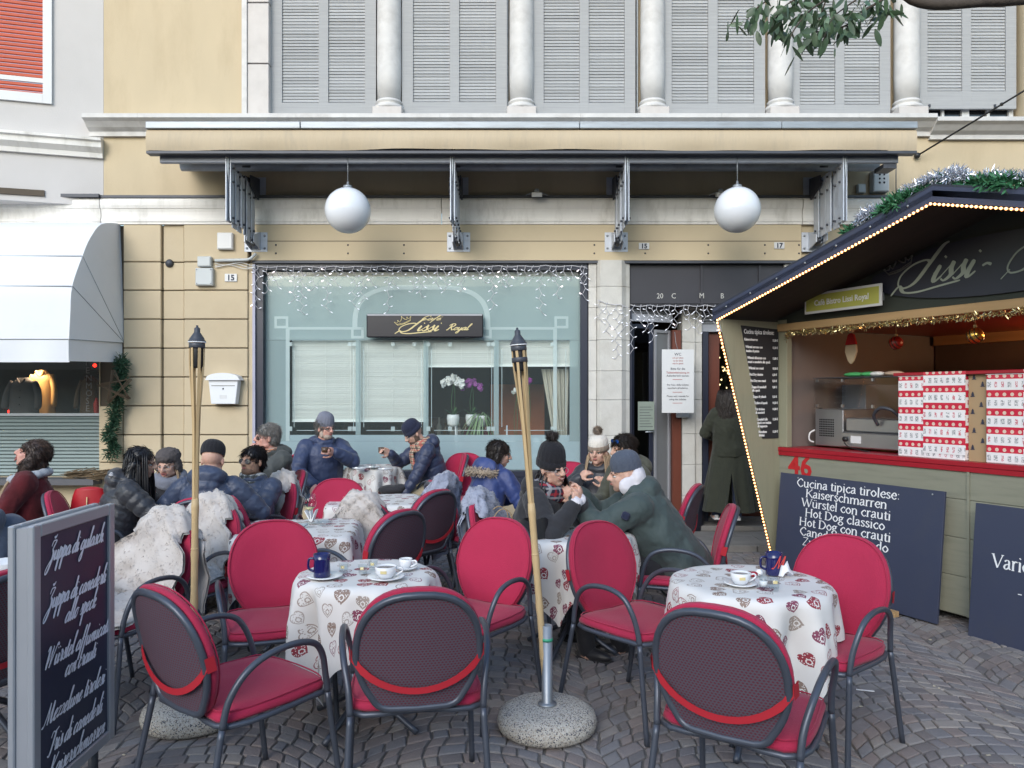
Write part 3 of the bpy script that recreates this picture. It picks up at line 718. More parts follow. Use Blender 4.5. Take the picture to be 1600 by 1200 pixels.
# blinds
M_blind = mat('venetian_blind', (.85,.87,.84), .55, var=.04, rnd=.04)
def blind(a, b_, t, bt, lab):
    e = empty('venetian_blind', (WX(a), Y+.17, WZ(bt)), label=lab, cat='blind', group='venetian blinds behind the cafe window')
    W_ = WX(b_)-WX(a); H_ = WZ(t)-WZ(bt)
    sm = MB().box((W_/2,0,0), (W_, .024, .0012), rot=Matrix.Rotation(math.radians(-62), 3, 'X')).mesh('blind_slat', M_blind)
    n = int(H_/.0215)
    for i in range(n):
        link('blind_slat', sm, None, e, (0, 0, .03+i*.0215+rs.uniform(-.001,.001)), (rs.uniform(-.05,.05),0,0))
    MB().bb(0, W_, -.012, .012, 0, .018).build('bottom_rail', M_blind, e)
    for c in (.12, .5, .88): MB().bb(W_*c-.001, W_*c+.001, -.014, -.013, .018, H_).build('cord', M_blind, e)
blind(450, 556, 531, 660, 'lowered white venetian blind behind the leftmost clear panel of the cafe window')
blind(558, 663, 531, 660, 'lowered white venetian blind in the second panel, right of the first')
blind(665, 774, 531, 573, 'half raised venetian blind above the white orchids')
blind(776, 905, 531, 572, 'half raised venetian blind above the curtain and the bare torch strips')
blind(412, 905, 424, 528, 'long upper venetian blind behind the frosted arch pattern')
# room behind
room = empty('cafe_interior', (0, Y, 0), label='dim cafe room seen through the clear window panels', cat='room')
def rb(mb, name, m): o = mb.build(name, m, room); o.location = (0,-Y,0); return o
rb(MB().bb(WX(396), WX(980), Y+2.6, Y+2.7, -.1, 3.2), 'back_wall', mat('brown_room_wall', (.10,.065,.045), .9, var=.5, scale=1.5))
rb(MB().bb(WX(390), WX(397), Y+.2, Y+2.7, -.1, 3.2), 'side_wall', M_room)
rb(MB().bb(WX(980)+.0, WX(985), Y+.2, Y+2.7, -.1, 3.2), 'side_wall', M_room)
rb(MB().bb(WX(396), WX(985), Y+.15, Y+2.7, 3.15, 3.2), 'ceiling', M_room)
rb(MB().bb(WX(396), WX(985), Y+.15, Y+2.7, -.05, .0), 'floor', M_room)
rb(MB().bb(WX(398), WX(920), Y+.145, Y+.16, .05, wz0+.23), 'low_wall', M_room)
rb(MB().bb(WX(760), WX(860), Y+1.6, Y+1.64, .9, 1.75), 'orange_panel', mat('orange_wood', (.35,.10,.03), .6, var=.3))
rb(MB().bb(WX(640), WX(740), Y+1.8, Y+1.9, .4, 1.3), 'cabinet', mat('cabinet_brown', (.09,.05,.035), .6, var=.3))
sh = empty('plant_stand', (WX(735), Y+.42, 0), label='glass and white metal stand carrying the flower pots behind the window', cat='stand')
for zz in (.62, .98, 1.22): MB().bb(-.2,.42,-.13,.13,zz,zz+.012).build('shelf', M_clearg if zz>.7 else M_plastic, sh)
for a in (-.19,.41):
    for b_ in (-.12,.12): MB().bb(a-.008,a+.008,b_-.008,b_+.008,.55,1.24).build('post', M_plastic, sh)
M_leaf = mat('plant_leaf', (.07,.15,.05), .5, var=.3, scale=20)
M_stripe = mat('pale_green_leaf', (.20,.30,.14), .5, var=.4, scale=30)
M_pot = mat('white_ceramic', (.75,.76,.76), .25, var=.03)
M_petw = mat('white_petal', (.8,.8,.78), .6, var=.04); M_petp = mat('purple_petal', (.32,.07,.33), .6, var=.2); M_petm = mat('magenta_petal', (.4,.03,.4), .6, var=.2)
def leafblade(mb, p0, d, L, w_, droop, n=6):
    d = Vector(d).normalized(); side = d.cross(Vector((0,0,1)))
    side = side.normalized() if side.length > .01 else Vector((1,0,0)); pts = []
    for i in range(n+1):
        t = i/n; p = Vector(p0)+d*L*t+Vector((0,0,-droop*t*t)); ww = w_*math.sin(PI*min(1,(t*.85+.12)))**.7
        if i == n: ww = w_*.05
        pts += [p+side*ww, p-side*ww]
    mb.add(pts, [(2*i,2*i+1,2*i+3,2*i+2) for i in range(n)], smooth=True)
def orchid(px, py, y, m, lab, nfl, spr=(.13,.07), pot=True, potpx=None):
    x_, z_ = (px-800)/F*y, EYE+(HOR-py)/F*y
    zb = (1.235 if pot else .9)
    e = empty('orchid_plant', (x_, y, zb), label=lab, cat='orchid')
    if pot:
        MB().lathe([(.05,0),(.068,.03),(.075,.1),(.07,.14),(.064,.14),(.066,.1),(.0,.09)], n=18).build('pot', M_pot, e)
    st = MB(); lf = MB(); zt = z_-zb
    st.tube(smooth_pts([(0,0,.1),(.02,0,zt*.6),(0,-.02,zt),(-spr[0]*.8,-.04,zt-.05)], 5), .003, 5)
    st.tube(smooth_pts([(0,0,.1),(-.02,0,zt*.6),(.03,-.02,zt+.02),(spr[0]*.9,-.04,zt-.03)], 5), .003, 5)
    st.build('stem', M_leaf, e)
    for k in range(5):
        a = k*1.3; leafblade(lf, (0,0,.12), (math.cos(a), math.sin(a)*.4-.2, .9+.3*rs.random()), .17, .022, .05)
    lf.build('leaves', M_leaf, e)
    fl = MB()
    for k in range(5):
        a = 2*PI*k/5+.3; fl.ball((.016*math.cos(a), -.002*k, .016*math.sin(a)), (.015,.004,.012), 6, 4)
    fl.ball((0,-.008,-.003), .006, 6, 4); fm = fl.mesh('flower', m)
    for k in range(nfl):
        t = rs.uniform(-1,1)
        link('flower', fm, None, e, (t*spr[0], -.05+rs.uniform(-.03,.03), zt+.02-abs(t)**1.5*.06+rs.uniform(-spr[1],spr[1])*.6), (rs.uniform(-.5,.5), rs.uniform(0,6), rs.uniform(-.6,.6)))
    return e
orchid(708, 596, Y+.36, M_petw, 'white flowering orchid in a round white pot, left on the plant stand', 34, (.13,.08))
orchid(737, 600, Y+.46, M_petp, 'pale purple orchid right of the white one behind the window', 34, (.12,.06))
orchid(806, 612, Y+.5, M_petw, 'small white orchid behind the right window torch', 6, (.04,.04), False)
orchid(826, 596, Y+.55, M_petm, 'magenta orchid with two blooms near the curtain', 8, (.03,.05), False)
sp = empty('spider_plant', (WX(752)*1.04, Y+.33, 1.235), label='trailing spider plant with long striped leaves hanging over the stand', cat='plant')
MB().lathe([(.05,0),(.075,.1),(.078,.13),(.07,.13),(0,.11)], n=16).build('pot', M_pot, sp)
mb = MB()
for k in range(70):
    a = rs.uniform(0, 2*PI); L_ = rs.uniform(.2,.42)
    leafblade(mb, (0,0,.12), (math.cos(a)*.8, math.sin(a)*.35-.15, rs.uniform(.1,.9)), L_*.8, .007, rs.uniform(.25,.62), 8)
o = mb.build('leaves', M_stripe, sp); o['kind'] = 'stuff'
# white flounced pots and cups along the sill
for i, (px, w_, h_, lab) in enumerate(((790,.06,.16,'plain white pot at the window sill left of the torch strips'),(838,.05,.17,'cream white pot under the magenta orchid'),(854,.045,.19,'white cylinder pot at the foot of the curtain'))):
    e = empty('flower_pot', ((px-800)/F*(Y+.36), Y+.36, .93), label=lab, cat='pot')
    MB().lathe([(w_*.8,0),(w_,h_),(w_-.008,h_),(w_*.7,.03),(0,.03)], n=16).build('pot', M_pot, e)
e = MB().bb(WX(778), WX(905), Y+.2, Y+.62, .90, .929).build('window_shelf', M_pot); tag(e, 'white shelf inside the window under the pots', 'shelf')
mb = MB()
def clo(i, j):
    u = i/60; return (WX(778)+u*(WX(903)-WX(778)), Y+.19+.02*math.sin(u*70), .90-j*.05-.02*math.sin(u*41)*j*.3)
mb.grid(clo, 61, 6)
tag(mb.build('white_flounce', M_petw), 'white ruffled cloth along the window shelf', 'cloth')
# curtain
M_curt = mat('cream_curtain', (.50,.47,.40), .85, var=.1)
mb = MB()
def cur(i, j):
    u = i/48; t = j/14; sp_ = (1-t)*.0+t*1.0
    x_ = WX(846)*1.03+(WX(868)-WX(846))*t*1.0+u*(.33-.18*t)
    return (x_, Y+.32+.022*math.sin(u*38+t), WZ(575)-t*(WZ(575)-WZ(700)))
mb.grid(cur, 49, 15); tag(mb.build('curtain', M_curt), 'cream pleated curtain gathered at the right side of the cafe window', 'curtain')
# tea light lantern figure (white frame)
e = empty('picture_lantern', ((800-800)/F*(Y+.34)+.0, Y+.34, .93), label='small white framed ornament with a round dark eye on the window shelf', cat='ornament')
MB().bb(-.04,.04,-.02,.02,0,.17).build('frame', M_pot, e, bevel=.005)
MB().lathe([(.022,0),(.022,.004),(0,.004)], n=14, rot=Matrix.Rotation(PI/2,3,'X'), c=(0,-.0205,.11)).build('eye', M_black, e)
# ---- cafe sign
M_gold = mat('gold_lettering', (.62,.52,.26), .5, var=.1)
M_signb = mat('sign_black', (.012,.012,.020), .3)
sg = empty('cafe_sign', (WX(664), Y-.02, WZ(509)), label='black sign with gold script Lissi Royal and a crown on the cafe window', cat='sign')
sw_, sh_ = (WX(755)-WX(573))/2, (WZ(491)-WZ(528))/2
MB().bb(-sw_, sw_, 0, .04, -sh_, sh_).build('board', M_signb, sg, bevel=.012)
MB().bb(-sw_+.01, sw_-.01, -.004, -.0005, sh_-.022, sh_-.004).build('top_bevel', mat('grey_bevel', (.35,.36,.4), .35), sg)
SM = lambda x_, z_: plane_matrix((x_, -.003, z_), (1,0,0), (0,0,1))
script('Lissi', .060, M_gold, sg, SM(-.235, -.060), slant=.45, pen=.42, thin=.15, width=.38)
script('Café', .025, M_gold, sg, SM(-.045, .060), slant=.45, pen=.42, thin=.2, width=.17)
script('Royal', .032, M_gold, sg, SM(.25, -.05), slant=.45, pen=.42, thin=.2, width=.24)
def crown(parent, M, w_, m, name='crown_emblem'):
    mb = MB(); P_ = [(-1,.55),(-.8,0),(-.35,-.12),(0,-.14),(.35,-.12),(.8,0),(1,.55),(.72,.4),(.58,.62),(.45,.35),(.28,.5),(.14,.75),(0,1.05),(-.14,.75),(-.28,.5),(-.45,.35),(-.58,.62),(-.72,.4)]
    pts = [M @ Vector((p[0]*w_, p[1]*w_*.7, 0)) for p in P_]
    mb.tube(pts, w_*.045, 5, closed=True)
    for p in ((-1,.6),(1,.6),(0,1.12),(-.58,.7),(.58,.7)): mb.ball(M @ Vector((p[0]*w_, p[1]*w_*.7, 0)), w_*.08, 6, 4)
    mb.tube([M @ Vector((-.8*w_, .1*w_, 0)), M @ Vector((0, -.02*w_, 0)), M @ Vector((.8*w_, .1*w_, 0))], w_*.03, 5)
    return mb.build(name, m, parent)
crown(sg, SM(-.235, .03) @ Matrix.Rotation(.35, 4, 'Z'), .095, M_gold)
# ---- stone pillar between window and doors (blocks)
zz = [408, 449, 481, 532, 580, 625, 680, 730, 780, 832]
for i in range(len(zz)-1):
    t, b_ = WZ(zz[i]), WZ(zz[i+1])
    if i == len(zz)-2: b_ = -.03
    g_ = .003
    cb(MB().bb(WX(919)+.004, WX(932), Y-.01, Y+.3, b_+g_, t), 'pillar_block', M_stone, .003)
    cb(MB().prism([(WX(932)+.004, Y+.3),(WX(932)+.004, Y-.03),(WX(937), Y-.075),(WX(970), Y-.075),(WX(978), Y-.02),(WX(984), Y-.0),(WX(984), Y+.3)], b_+g_, t, 'z'), 'pillar_block', M_stone, .003)
    # second pillar in the door recess
    y2 = Y+.30
    if i >= 1:
        cb(MB().bb(WX(1066)*1.035, WX(1086)*1.035, y2, y2+.3, b_+g_, t), 'pillar_block', M_stone, .003)
        cb(MB().bb(WX(1086)*1.035+.004, WX(1098)*1.035, y2+.04, y2+.3, b_+g_, t), 'pillar_block', M_stone, .003)
cb(MB().bb(WX(1226), WX(1250), Y-.0, Y+.3, -.03, WZ(408)-.03), 'pillar', M_stone, .004)
# ---- dark fascia with chalk marks above the doors
fa = empty('door_fascia', (WX(985), Y+.02, WZ(478)), label='dark panelled fascia above the doors with chalked 20 C M B marks', cat='fascia')
M_fas = mat('dark_fascia_paint', (.030,.030,.040), .5, var=.2, scale=3)
fw = WX(1226)-WX(985); fh = WZ(410)-WZ(478)
MB().bb(0, fw, .02, .08, 0, fh-.02).build('panel', M_fas, fa)
for a, b_ in ((0.0, .80), (.83, 1.46), (1.49, fw)):
    MB().bb(a, b_, .005, .0195, .03, .05).build('bead', M_fas, fa)
for a in (.80, 1.46): MB().bb(a, a+.03, .0, .0195, .0, fh-.02).build('mullion', M_fas, fa)
for tx, px in (('20', 1027), ('C', 1050), ('M', 1093), ('B', 1127), ('1', 1160)):
    text(tx, .085, M_chalk, fa, plane_matrix((WX(px)-WX(985), .0185 if tx != 'M' else -.0015, .09), (1,0,0), (0,0,1)), 'chalk_mark', sx=.9)
# ---- recess: roller shutters, doors
M_roll = mat('grey_roller_slat', (.22,.23,.26), .5, var=.1, rnd=.05)
M_rollb = mat('roller_bottom_bar', (.42,.44,.50), .45, var=.06)
def roller(p0, p1, ztop, zbot, lab, n=9):
    d = Vector((p1[0]-p0[0], p1[1]-p0[1], 0)); L_ = d.length
    e = empty('roller_shutter', (p0[0], p0[1], zbot), math.atan2(d.y, d.x), label=lab, cat='roller shutter')
    MB().bb(0, L_, -.012, .012, 0, .09).build('bottom_bar', M_rollb, e, bevel=.003)
    sm = MB().bb(0, L_, -.008, .008, .003, .031).mesh('roller_slat', M_roll); z = .092
    while z < ztop-zbot: link('roller_slat', sm, None, e, (0, rs.uniform(-.001,.001), z)); z += .034
    return e
roller((WX(986), Y+.12), (WX(1060)*1.0, Y+.34), WZ(478)+.02, WZ(500), 'grey roller shutter half rolled up over the open left door, set slanting inward')
roller((WX(1098)*1.04, Y+.40), (WX(1225)*1.0, Y+.40), WZ(478)+.02, WZ(514), 'grey roller shutter half rolled up above the brown right door')
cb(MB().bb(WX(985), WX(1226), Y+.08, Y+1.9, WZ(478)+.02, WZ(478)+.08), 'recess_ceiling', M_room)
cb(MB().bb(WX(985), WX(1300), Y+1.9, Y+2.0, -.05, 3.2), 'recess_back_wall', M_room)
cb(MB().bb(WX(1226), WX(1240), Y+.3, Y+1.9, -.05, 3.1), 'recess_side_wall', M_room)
cb(MB().bb(WX(985)+.0, WX(1500), Y+1.2, Y+1.21, -.03, .06), 'threshold_floor', M_slab)
# raised door steps
st = empty('door_steps', (0, Y, 0), kind='structure')
for y_, h_, a, b_ in ((Y+.02, .12, 985, 1225), (Y+.36, .16, 1100, 1225)):
    o = MB().bb(WX(a)+.01, WX(b_)-.01, y_-Y, 1.2, PH-.002, h_).build('step_stone', M_slab, st, bevel=.008)
M_brown = mat('red_brown_door_wood', (.13,.035,.02), .4, var=.25, scale=6, stretch=(6,6,.6))
M_dglass = glass_mat('door_glass', (.55,.6,.62), 0)
M_lamin = mat('grey_door_frame', (.30,.31,.34), .4, var=.05)
def door(p0, p1, z0, z1, lab, fm, gm, sw=.06, mid=None, handle=True, extra=None):
    d = Vector((p1[0]-p0[0], p1[1]-p0[1], 0)); L_ = d.length
    e = empty('door', (p0[0], p0[1], z0), math.atan2(d.y, d.x), label=lab, cat='door'); H_ = z1-z0
    MB().bb(0, sw, 0, .04, 0, H_).bb(L_-sw, L_, 0, .04, 0, H_).bb(sw+.0005, L_-sw-.0005, 0, .04, 0, sw*1.6).bb(sw+.0005, L_-sw-.0005, 0, .04, H_-sw, H_).build('door_frame', fm, e, bevel=.003)
    MB().bb(sw, L_-sw, .016, .022, sw*1.6, H_-sw).build('door_pane', gm, e)
    if handle:
        MB().tube([(L_-sw*.5,-.001,H_*.46),(L_-sw*.5,-.05,H_*.46),(L_-sw*.5-.1,-.05,H_*.46)], .009, 8).build('handle', M_zinc, e)
    return e
door((WX(988), Y+.14), (WX(1022)*1.02, Y+.22), .12, WZ(504), 'dark framed glass door leaf with a small notice, next to the stone pillar', M_navy, M_dglass, .05)
door((WX(1022)*1.02+.02, Y+.24), (WX(1047)*1.05, Y+.40), .12, WZ(512), 'pale grey framed glass door leaf folded inward', M_lamin, mat('grey_door_panel', (.20,.21,.22), .3, var=.1), .035, handle=False)
cb(MB().bb(WX(1051)*1.035, WX(1065)*1.035, Y+.32, Y+.44, .12, WZ(512)), 'door_jamb', M_brown, .004)
cb(MB().bb(WX(985)+.0, WX(988)-.002, Y+.02, Y+.16, .12, WZ(480)), 'door_jamb', M_navy)
cb(MB().bb(WX(1099)*1.035, WX(1108)*1.035, Y+.33, Y+.45, .12, WZ(514)), 'door_jamb', M_navy, .004)
door((WX(1108)*1.05, Y+.46), (WX(1215)*1.05, Y+.46), .16, WZ(514), 'red brown wooden door with a glass pane, behind the woman in the long coat', M_brown, M_dglass, .13, handle=False)
dp = MB(); 
nt_ = empty('door_notice', (WX(1000), Y+.145, 1.20), .2, label='pale green notice sheet taped to the dark glass door', cat='notice')
MB().bb(0, .2, -.002, 0, 0, .33).build('sheet', mat('notice_paper', (.25,.30,.26), .8), nt_)
nl = MB()
for k in range(8): nl.bb(.02, .18-.02*(k % 3), -.0035, -.0025, .04+k*.032, .045+k*.032)
nl.build('print', M_ink, nt_)
# christmas lights inside the brown door
fb = MB()
for k in range(26): fb.ball((WX(1122+rs.random()*28)*1.12, Y+1.0+rs.random()*.2, WZ(520+rs.random()*90)), .011, 6, 4)
M_warm = mat('warm_bulb', (.9,.6,.3), .5, emit=(1,.62,.28), estr=6)
tag(fb.build('indoor_light_garland', M_warm), 'warm points of light inside the brown glass door', 'string lights')
tr_ = MB()
for k in range(500):
    p = Vector((WX(1135)*1.12+rs.gauss(0,.10), Y+1.1+rs.gauss(0,.06), 1.0+rs.random()*1.5)); d = Vector((rs.gauss(0,1),rs.gauss(0,1),rs.gauss(0,.6))).normalized()
    leafblade(tr_, p, d, .07, .006, .01, 2)
o = tr_.build('indoor_fir_branches', mat('fir_green', (.03,.07,.035), .8, var=.4), None); tag(o, 'green fir decoration glimpsed behind the brown door glass', 'decoration')
# poster and little white box on the second pillar
po = empty('notice_poster', (WX(1059), Y+.0, WZ(645)), label='white poster with printed notices hanging before the second stone pillar', cat='poster')
pw = WX(1084)-WX(1034); phh = WZ(546)-WZ(645)
MB().bb(-pw/2, pw/2, -.006, 0, 0, phh).build('board', M_plastic, po)
pm = lambda z_: plane_matrix((0, -.0075, z_), (1,0,0), (0,0,1))
M_redink = mat('red_ink', (.35,.03,.03), .7)
text('WC', .045, M_ink, po, pm(phh-.07), 'print', align='CENTER')
for k, (tx, sz, z_, m_) in enumerate((('solo per clienti',.022,.60,M_redink),('nur für Gäste',.022,.568,M_redink),('only for guests',.022,.538,M_redink),('Bitte für die',.036,.475,M_ink),('Toilettenbenutzung im',.030,.435,M_redink),('Außenbereich warten.',.030,.40,M_ink),('Per l’uso della toilette',.029,.30,M_ink),('aspettare all’esterno.',.029,.265,M_ink),('Please wait outside for',.029,.175,M_ink),('using the toilette.',.029,.14,M_ink))):
    text(tx, sz, m_, po, pm(z_*phh/.70), 'print', align='CENTER', sx=.95)
for k, z_ in enumerate((.365,.225,.105)): MB().bb(-.06,.05,-.0075,-.0065,z_*phh/.70,z_*phh/.70+.005).build('rule_line', M_redink, po)
MB().tube([(0,0,phh),(-.02,.01,phh+.08),(-.03,.02,phh+.2)], .003, 5).build('string', M_zinc, po)
wbx = box_thing('intercom_box', 1065, 1085, 627, 654, .05, M_plastic, 'small white wall box with scribbles below the poster', 'box', y=Y+.30-.0)
bn = empty('waste_bin', (WX(1090)*1.0, Y+.10, PH), label='black cylindrical bin at the foot of the second stone pillar', cat='bin')
MB().lathe([(.085,0),(.092,.01),(.095,.40),(.088,.40),(.085,.03),(0,.03)], n=22).build('body', mat('black_enamel', (.010,.011,.02), .3), bn)
MB().lathe([(.096,.395),(.100,.40),(.100,.415),(.088,.415)], n=22).build('rim', M_darksteel, bn)

# bottles and boxes on a counter deep in the cafe
cnt = MB().bb(WX(668), WX(772), WALL+1.3, WALL+1.6, .2, 1.02).build('back_counter', mat('dark_counter', (.06,.035,.025), .5)); tag(cnt, 'dark back counter inside the cafe behind the orchids', 'counter')
for i in range(9):
    h_ = rs.uniform(.2,.3); c_ = rs.choice(((.03,.08,.04),(.10,.05,.02),(.30,.27,.22),(.12,.02,.02)))
    o = MB().lathe([(.035,0),(.037,h_*.6),(.014,h_*.75),(.013,h_),(0,h_)], n=12).build('bottle', mat('bottle_%d' % (int(c_[0]*100)), c_, .15), None, (WX(676+i*10.5)*1.17, WALL+1.4+rs.uniform(-.05,.08), 1.02))
    tag(o, '%s bottle, %s from the left on the dark counter inside the cafe' % ({3:'green',10:'brown',30:'pale',12:'dark red'}[int(c_[0]*100)], ('first','second','third','fourth','fifth','sixth','seventh','eighth','ninth')[i]), 'bottle', 'bottles on the back counter of the cafe')
# ================================================================ cafe awning
M_aw = mat('awning_fabric', (.50,.41,.29), .85, var=.06, scale=2, stretch=(6,1,1), bump=.3, bscale=8, dirt=(.36,.31,.24,.45), dscale=2)
AF = 7.72     # distance of the awning's front
def AX(px, z=AF): return (px-800)/F*z
def AZ(py, z=AF): return EYE+(HOR-py)/F*z
M_fbm = mat('awning_beam_paint', (.22,.24,.29), .5, metal=.2, var=.1)
aw = empty('awning', (0, AF, 0), label='long folded beige awning with grey metal cover across the cafe front', cat='awning')
def ab(mb, name, m, bevel=0):
    o = mb.build(name, m, aw, bevel=bevel); o.location = (0, -AF, 0); return o
x0, x1 = AX(229), AX(1432)
mb = MB()
def val(i, j):
    u = i/120; t = j/6; x_ = x0+u*(x1-x0)
    sag = .012*math.sin(u*9+1)+.006*math.sin(u*31)+(.03*max(0,(u-.9)/.1)**2)
    return (x_, AF-.012*math.sin(u*23)*t-.01*math.sin(u*57+2)*t*t - .02*math.sin(PI*t), AZ(203)-t*(AZ(203)-AZ(234)+sag*.6))
mb.grid(val, 121, 7)
ab(mb, 'valance', M_aw)
mb = MB()
def valb(i, j):
    p = val(i, j); return (p[0], p[1]+.006, p[2])
g2 = MB(); g2.grid(valb, 121, 7); ab(g2, 'valance_lining', M_aw)
for a, b_ in ((229, 470), (470.6, 905), (905.6, 1220), (1220.6, 1432)):
    ab(MB().bb(AX(a), AX(b_), AF-.03, WALL-.06, AZ(202), AZ(191)), 'cover_sheet', M_zinc, .006)
ab(MB().bb(AX(229), AX(1432), AF+.02, WALL-.25, AZ(206), AZ(202)-.002), 'fabric_roll', M_aw)
ab(MB().bb(x0+.0, x1-.0, AF-.01, AF+.09, AZ(240), AZ(236)), 'front_rail', M_darksteel)
ab(MB().bb(AX(242), AX(1412), AF+.10, AF+.14, AZ(250), AZ(238)), 'front_beam', M_fbm, .008)
ab(MB().bb(AX(242), AX(1412), AF+.15, WALL-.02, AZ(212), AZ(209)), 'soffit_plate', M_darksteel)
ab(MB().tube([(AX(235), WALL-.25, AZ(225)), (AX(1425), WALL-.25, AZ(225))], .06, 10), 'roller_tube', M_steel)
ab(MB().add([(x0,AF,AZ(234)),(x0,WALL-.03,AZ(215)),(x0,WALL-.03,AZ(203)),(x0,AF,AZ(203))],[(0,1,2,3)]), 'side_flap', M_aw)
ab(MB().bb(AX(1388), AX(1409), AF+.1, AF+.3, AZ(258), AZ(251)-.002), 'motor_box', M_darksteel)
# folded bracket arms
M_brk = mat('light_grey_bracket', (.52,.56,.63), .5, metal=.2, var=.15, scale=7, dirt=(.34,.34,.36,.6), dscale=5)
def bracket(pxw, pxf, lab, depth=.80):
    xw = WX(pxw); e = empty('awning_bracket', (xw, WALL-.05, WZ(395)), label=lab, cat='bracket', group='grey folded awning brackets')
    zt = AZ(236)-WZ(395)+0.02; zb = WZ(392)-WZ(395); M = M_brk
    MB().bb(-.13, .13, -.0, .012, zb-.02, zb+.20).build('wall_plate', M, e, bevel=.003)
    for s_ in (-1, 1): MB().prism([(0,zb-.0),(0,zb+.2),(-.22,zb+.13),(-.22,zb+.05)], s_*.05-.006, s_*.05+.006, 'x').build('wall_cheek', M, e)
    MB().bb(-.11, .11, -.0, .012, zt-.32, zt-.02).build('wall_plate', M, e)
    for s_ in (-1, 1): MB().prism([(0,zt-.3),(0,zt-.04),(-.3,zt-.08),(-.3,zt-.2)], s_*.04-.006, s_*.04+.006, 'x').build('wall_cheek', M_darksteel, e)
    bl = MB()
    for a in (-.1, .1):
        for b_ in (zb+.02, zb+.16): bl.ball((a, -.004, b_), .014, 6, 4)
    bl.build('bolts', M_zinc, e)['kind'] = 'stuff'
    # lattice arms: four flat bars side by side, from the wall plate to the front rail
    yy = [-.15, -.30, -.47, -.64, -.78]
    for k, y_ in enumerate(yy):
        top = zt-.10 if k < 4 else zt+.02
        MB().bb(-.028+.012*(k % 2), -.016+.012*(k % 2), y_-.066, y_+.066, zb+.10 if k < 4 else zb+.14, top).build('arm_bar', M, e, bevel=.002)
        MB().bb(.012, .022, y_-.050, y_+.050, zb+.04 if k < 2 else zb+.14, top-.05).build('arm_bar', M, e, bevel=.002)
    jt = MB()
    for y_ in yy:
        for z_ in (zb+.18, zb+.55, zb+.85, zt-.15): jt.tube([(-.045,y_,z_),(.04,y_,z_)], .012, 8)
    jt.build('joint_pins', M_darksteel, e)['kind'] = 'stuff'
    MB().tube([(0,-.08,zb+.05),(0,-.2,zb+.08)], .03, 8).build('pivot', M_darksteel, e)
    MB().tube(smooth_pts([(.0,-.83,zt+.05),(.0,-.84,zt-.2),(.0,-.80,zb+.5),(0,-.79,zb+.16)], 4), .010, 6).build('front_edge_bar', M_zinc, e)
    return e
bracket(402, 0, 'leftmost folded grey awning bracket, above the window left edge')
bracket(717, 0, 'second folded awning bracket from left, between the two globe lamps, seen end on')
bracket(962, 0, 'third folded awning bracket from left, above the stone pillar')
bracket(1268, 0, 'rightmost folded awning bracket, partly behind the kiosk roof')
# globes
def globe(px, py, rp, lab):
    z_ = 7.82; r = rp/F*z_; X_ = (px-800)/F*z_; Z_ = EYE+(HOR-py)/F*z_
    e = empty('globe_lamp', (X_, z_, Z_), label=lab, cat='lamp', group='white globe lamps under the awning')
    MB().ball((0,0,0), r, 40, 24).build('globe', mat('opal_glass', (.74,.76,.80), .14, var=.01, spec=.6), e)
    MB().lathe([(.045,r-.006),(.045,r+.02),(.012,r+.03),(.012,r+.06),(0,r+.06)], n=14).build('cap', M_zinc, e)
    MB().tube([(0,0,r+.05),(0,0,AZ(240)-Z_+.05)], .004, 6).build('cord', M_zinc, e)
globe(543.5, 329, 35.5, 'white globe lamp hanging left, above the black cafe sign')
globe(1152, 328, 35.5, 'white globe lamp hanging right, beside the kiosk roof')
# spotlights on the moulding
for px, lab in ((838, 'small floodlight on the moulding between the second and third bracket'), (1120, 'small floodlight half hidden behind the right globe lamp')):
    e = empty('floodlight', (WX(px), WALL-.14, WZ(310)), label=lab, cat='floodlight')
    MB().box((0,-.06,-.01), (.115,.10,.05), rot=Matrix.Rotation(.25,3,'X')).build('housing', M_plastic, e, bevel=.006)
    MB().ball((0,-.02,.04), .03, 8, 6).build('sensor', M_plastic, e)
    MB().tube([(-.12,.0,0),(-.05,0,.03),(.05,0,.03),(.12,0,0)], .006, 5).build('arm', M_zinc, e)
# electric boxes right
b1 = box_thing('switch_box', 1358, 1383, 270, 303, .10, M_boxg, 'grey electric box with knobs at right end under the awning', 'box', y=WALL)
kb = MB()
for i in range(2):
    for j in range(3): kb.ball((.07+.05*i, -.108, .10+.045*j), .012, 6, 4)
kb.build('knobs', M_darksteel, b1)
box_thing('junction_box', 1337, 1350, 289, 303, .05, M_boxg, 'little grey junction box left of the electric box with knobs', 'box', y=WALL)
c_ = MB().tube([P(1411,238,8.6), P(1400,244,8.5), P(1400,300,8.64)], .006, 5); tag(c_.build('awning_cable', M_zinc), 'thin cable hanging down at the right end of the awning', 'cable')
# overhead tension cable at right
c_ = MB().tube([P(1432,244,8.66), P(1600,142,8.0), P(1690,88,7.6), Vector((9,5.4,6.2))], .010, 6).ball(P(1433,243,8.66), .035, 8, 6).ball(P(1565,163,8.15), .02, 8, 6)
tag(c_.build('overhead_cable', M_black), 'black tension cable anchored in the wall right of the awning', 'cable')
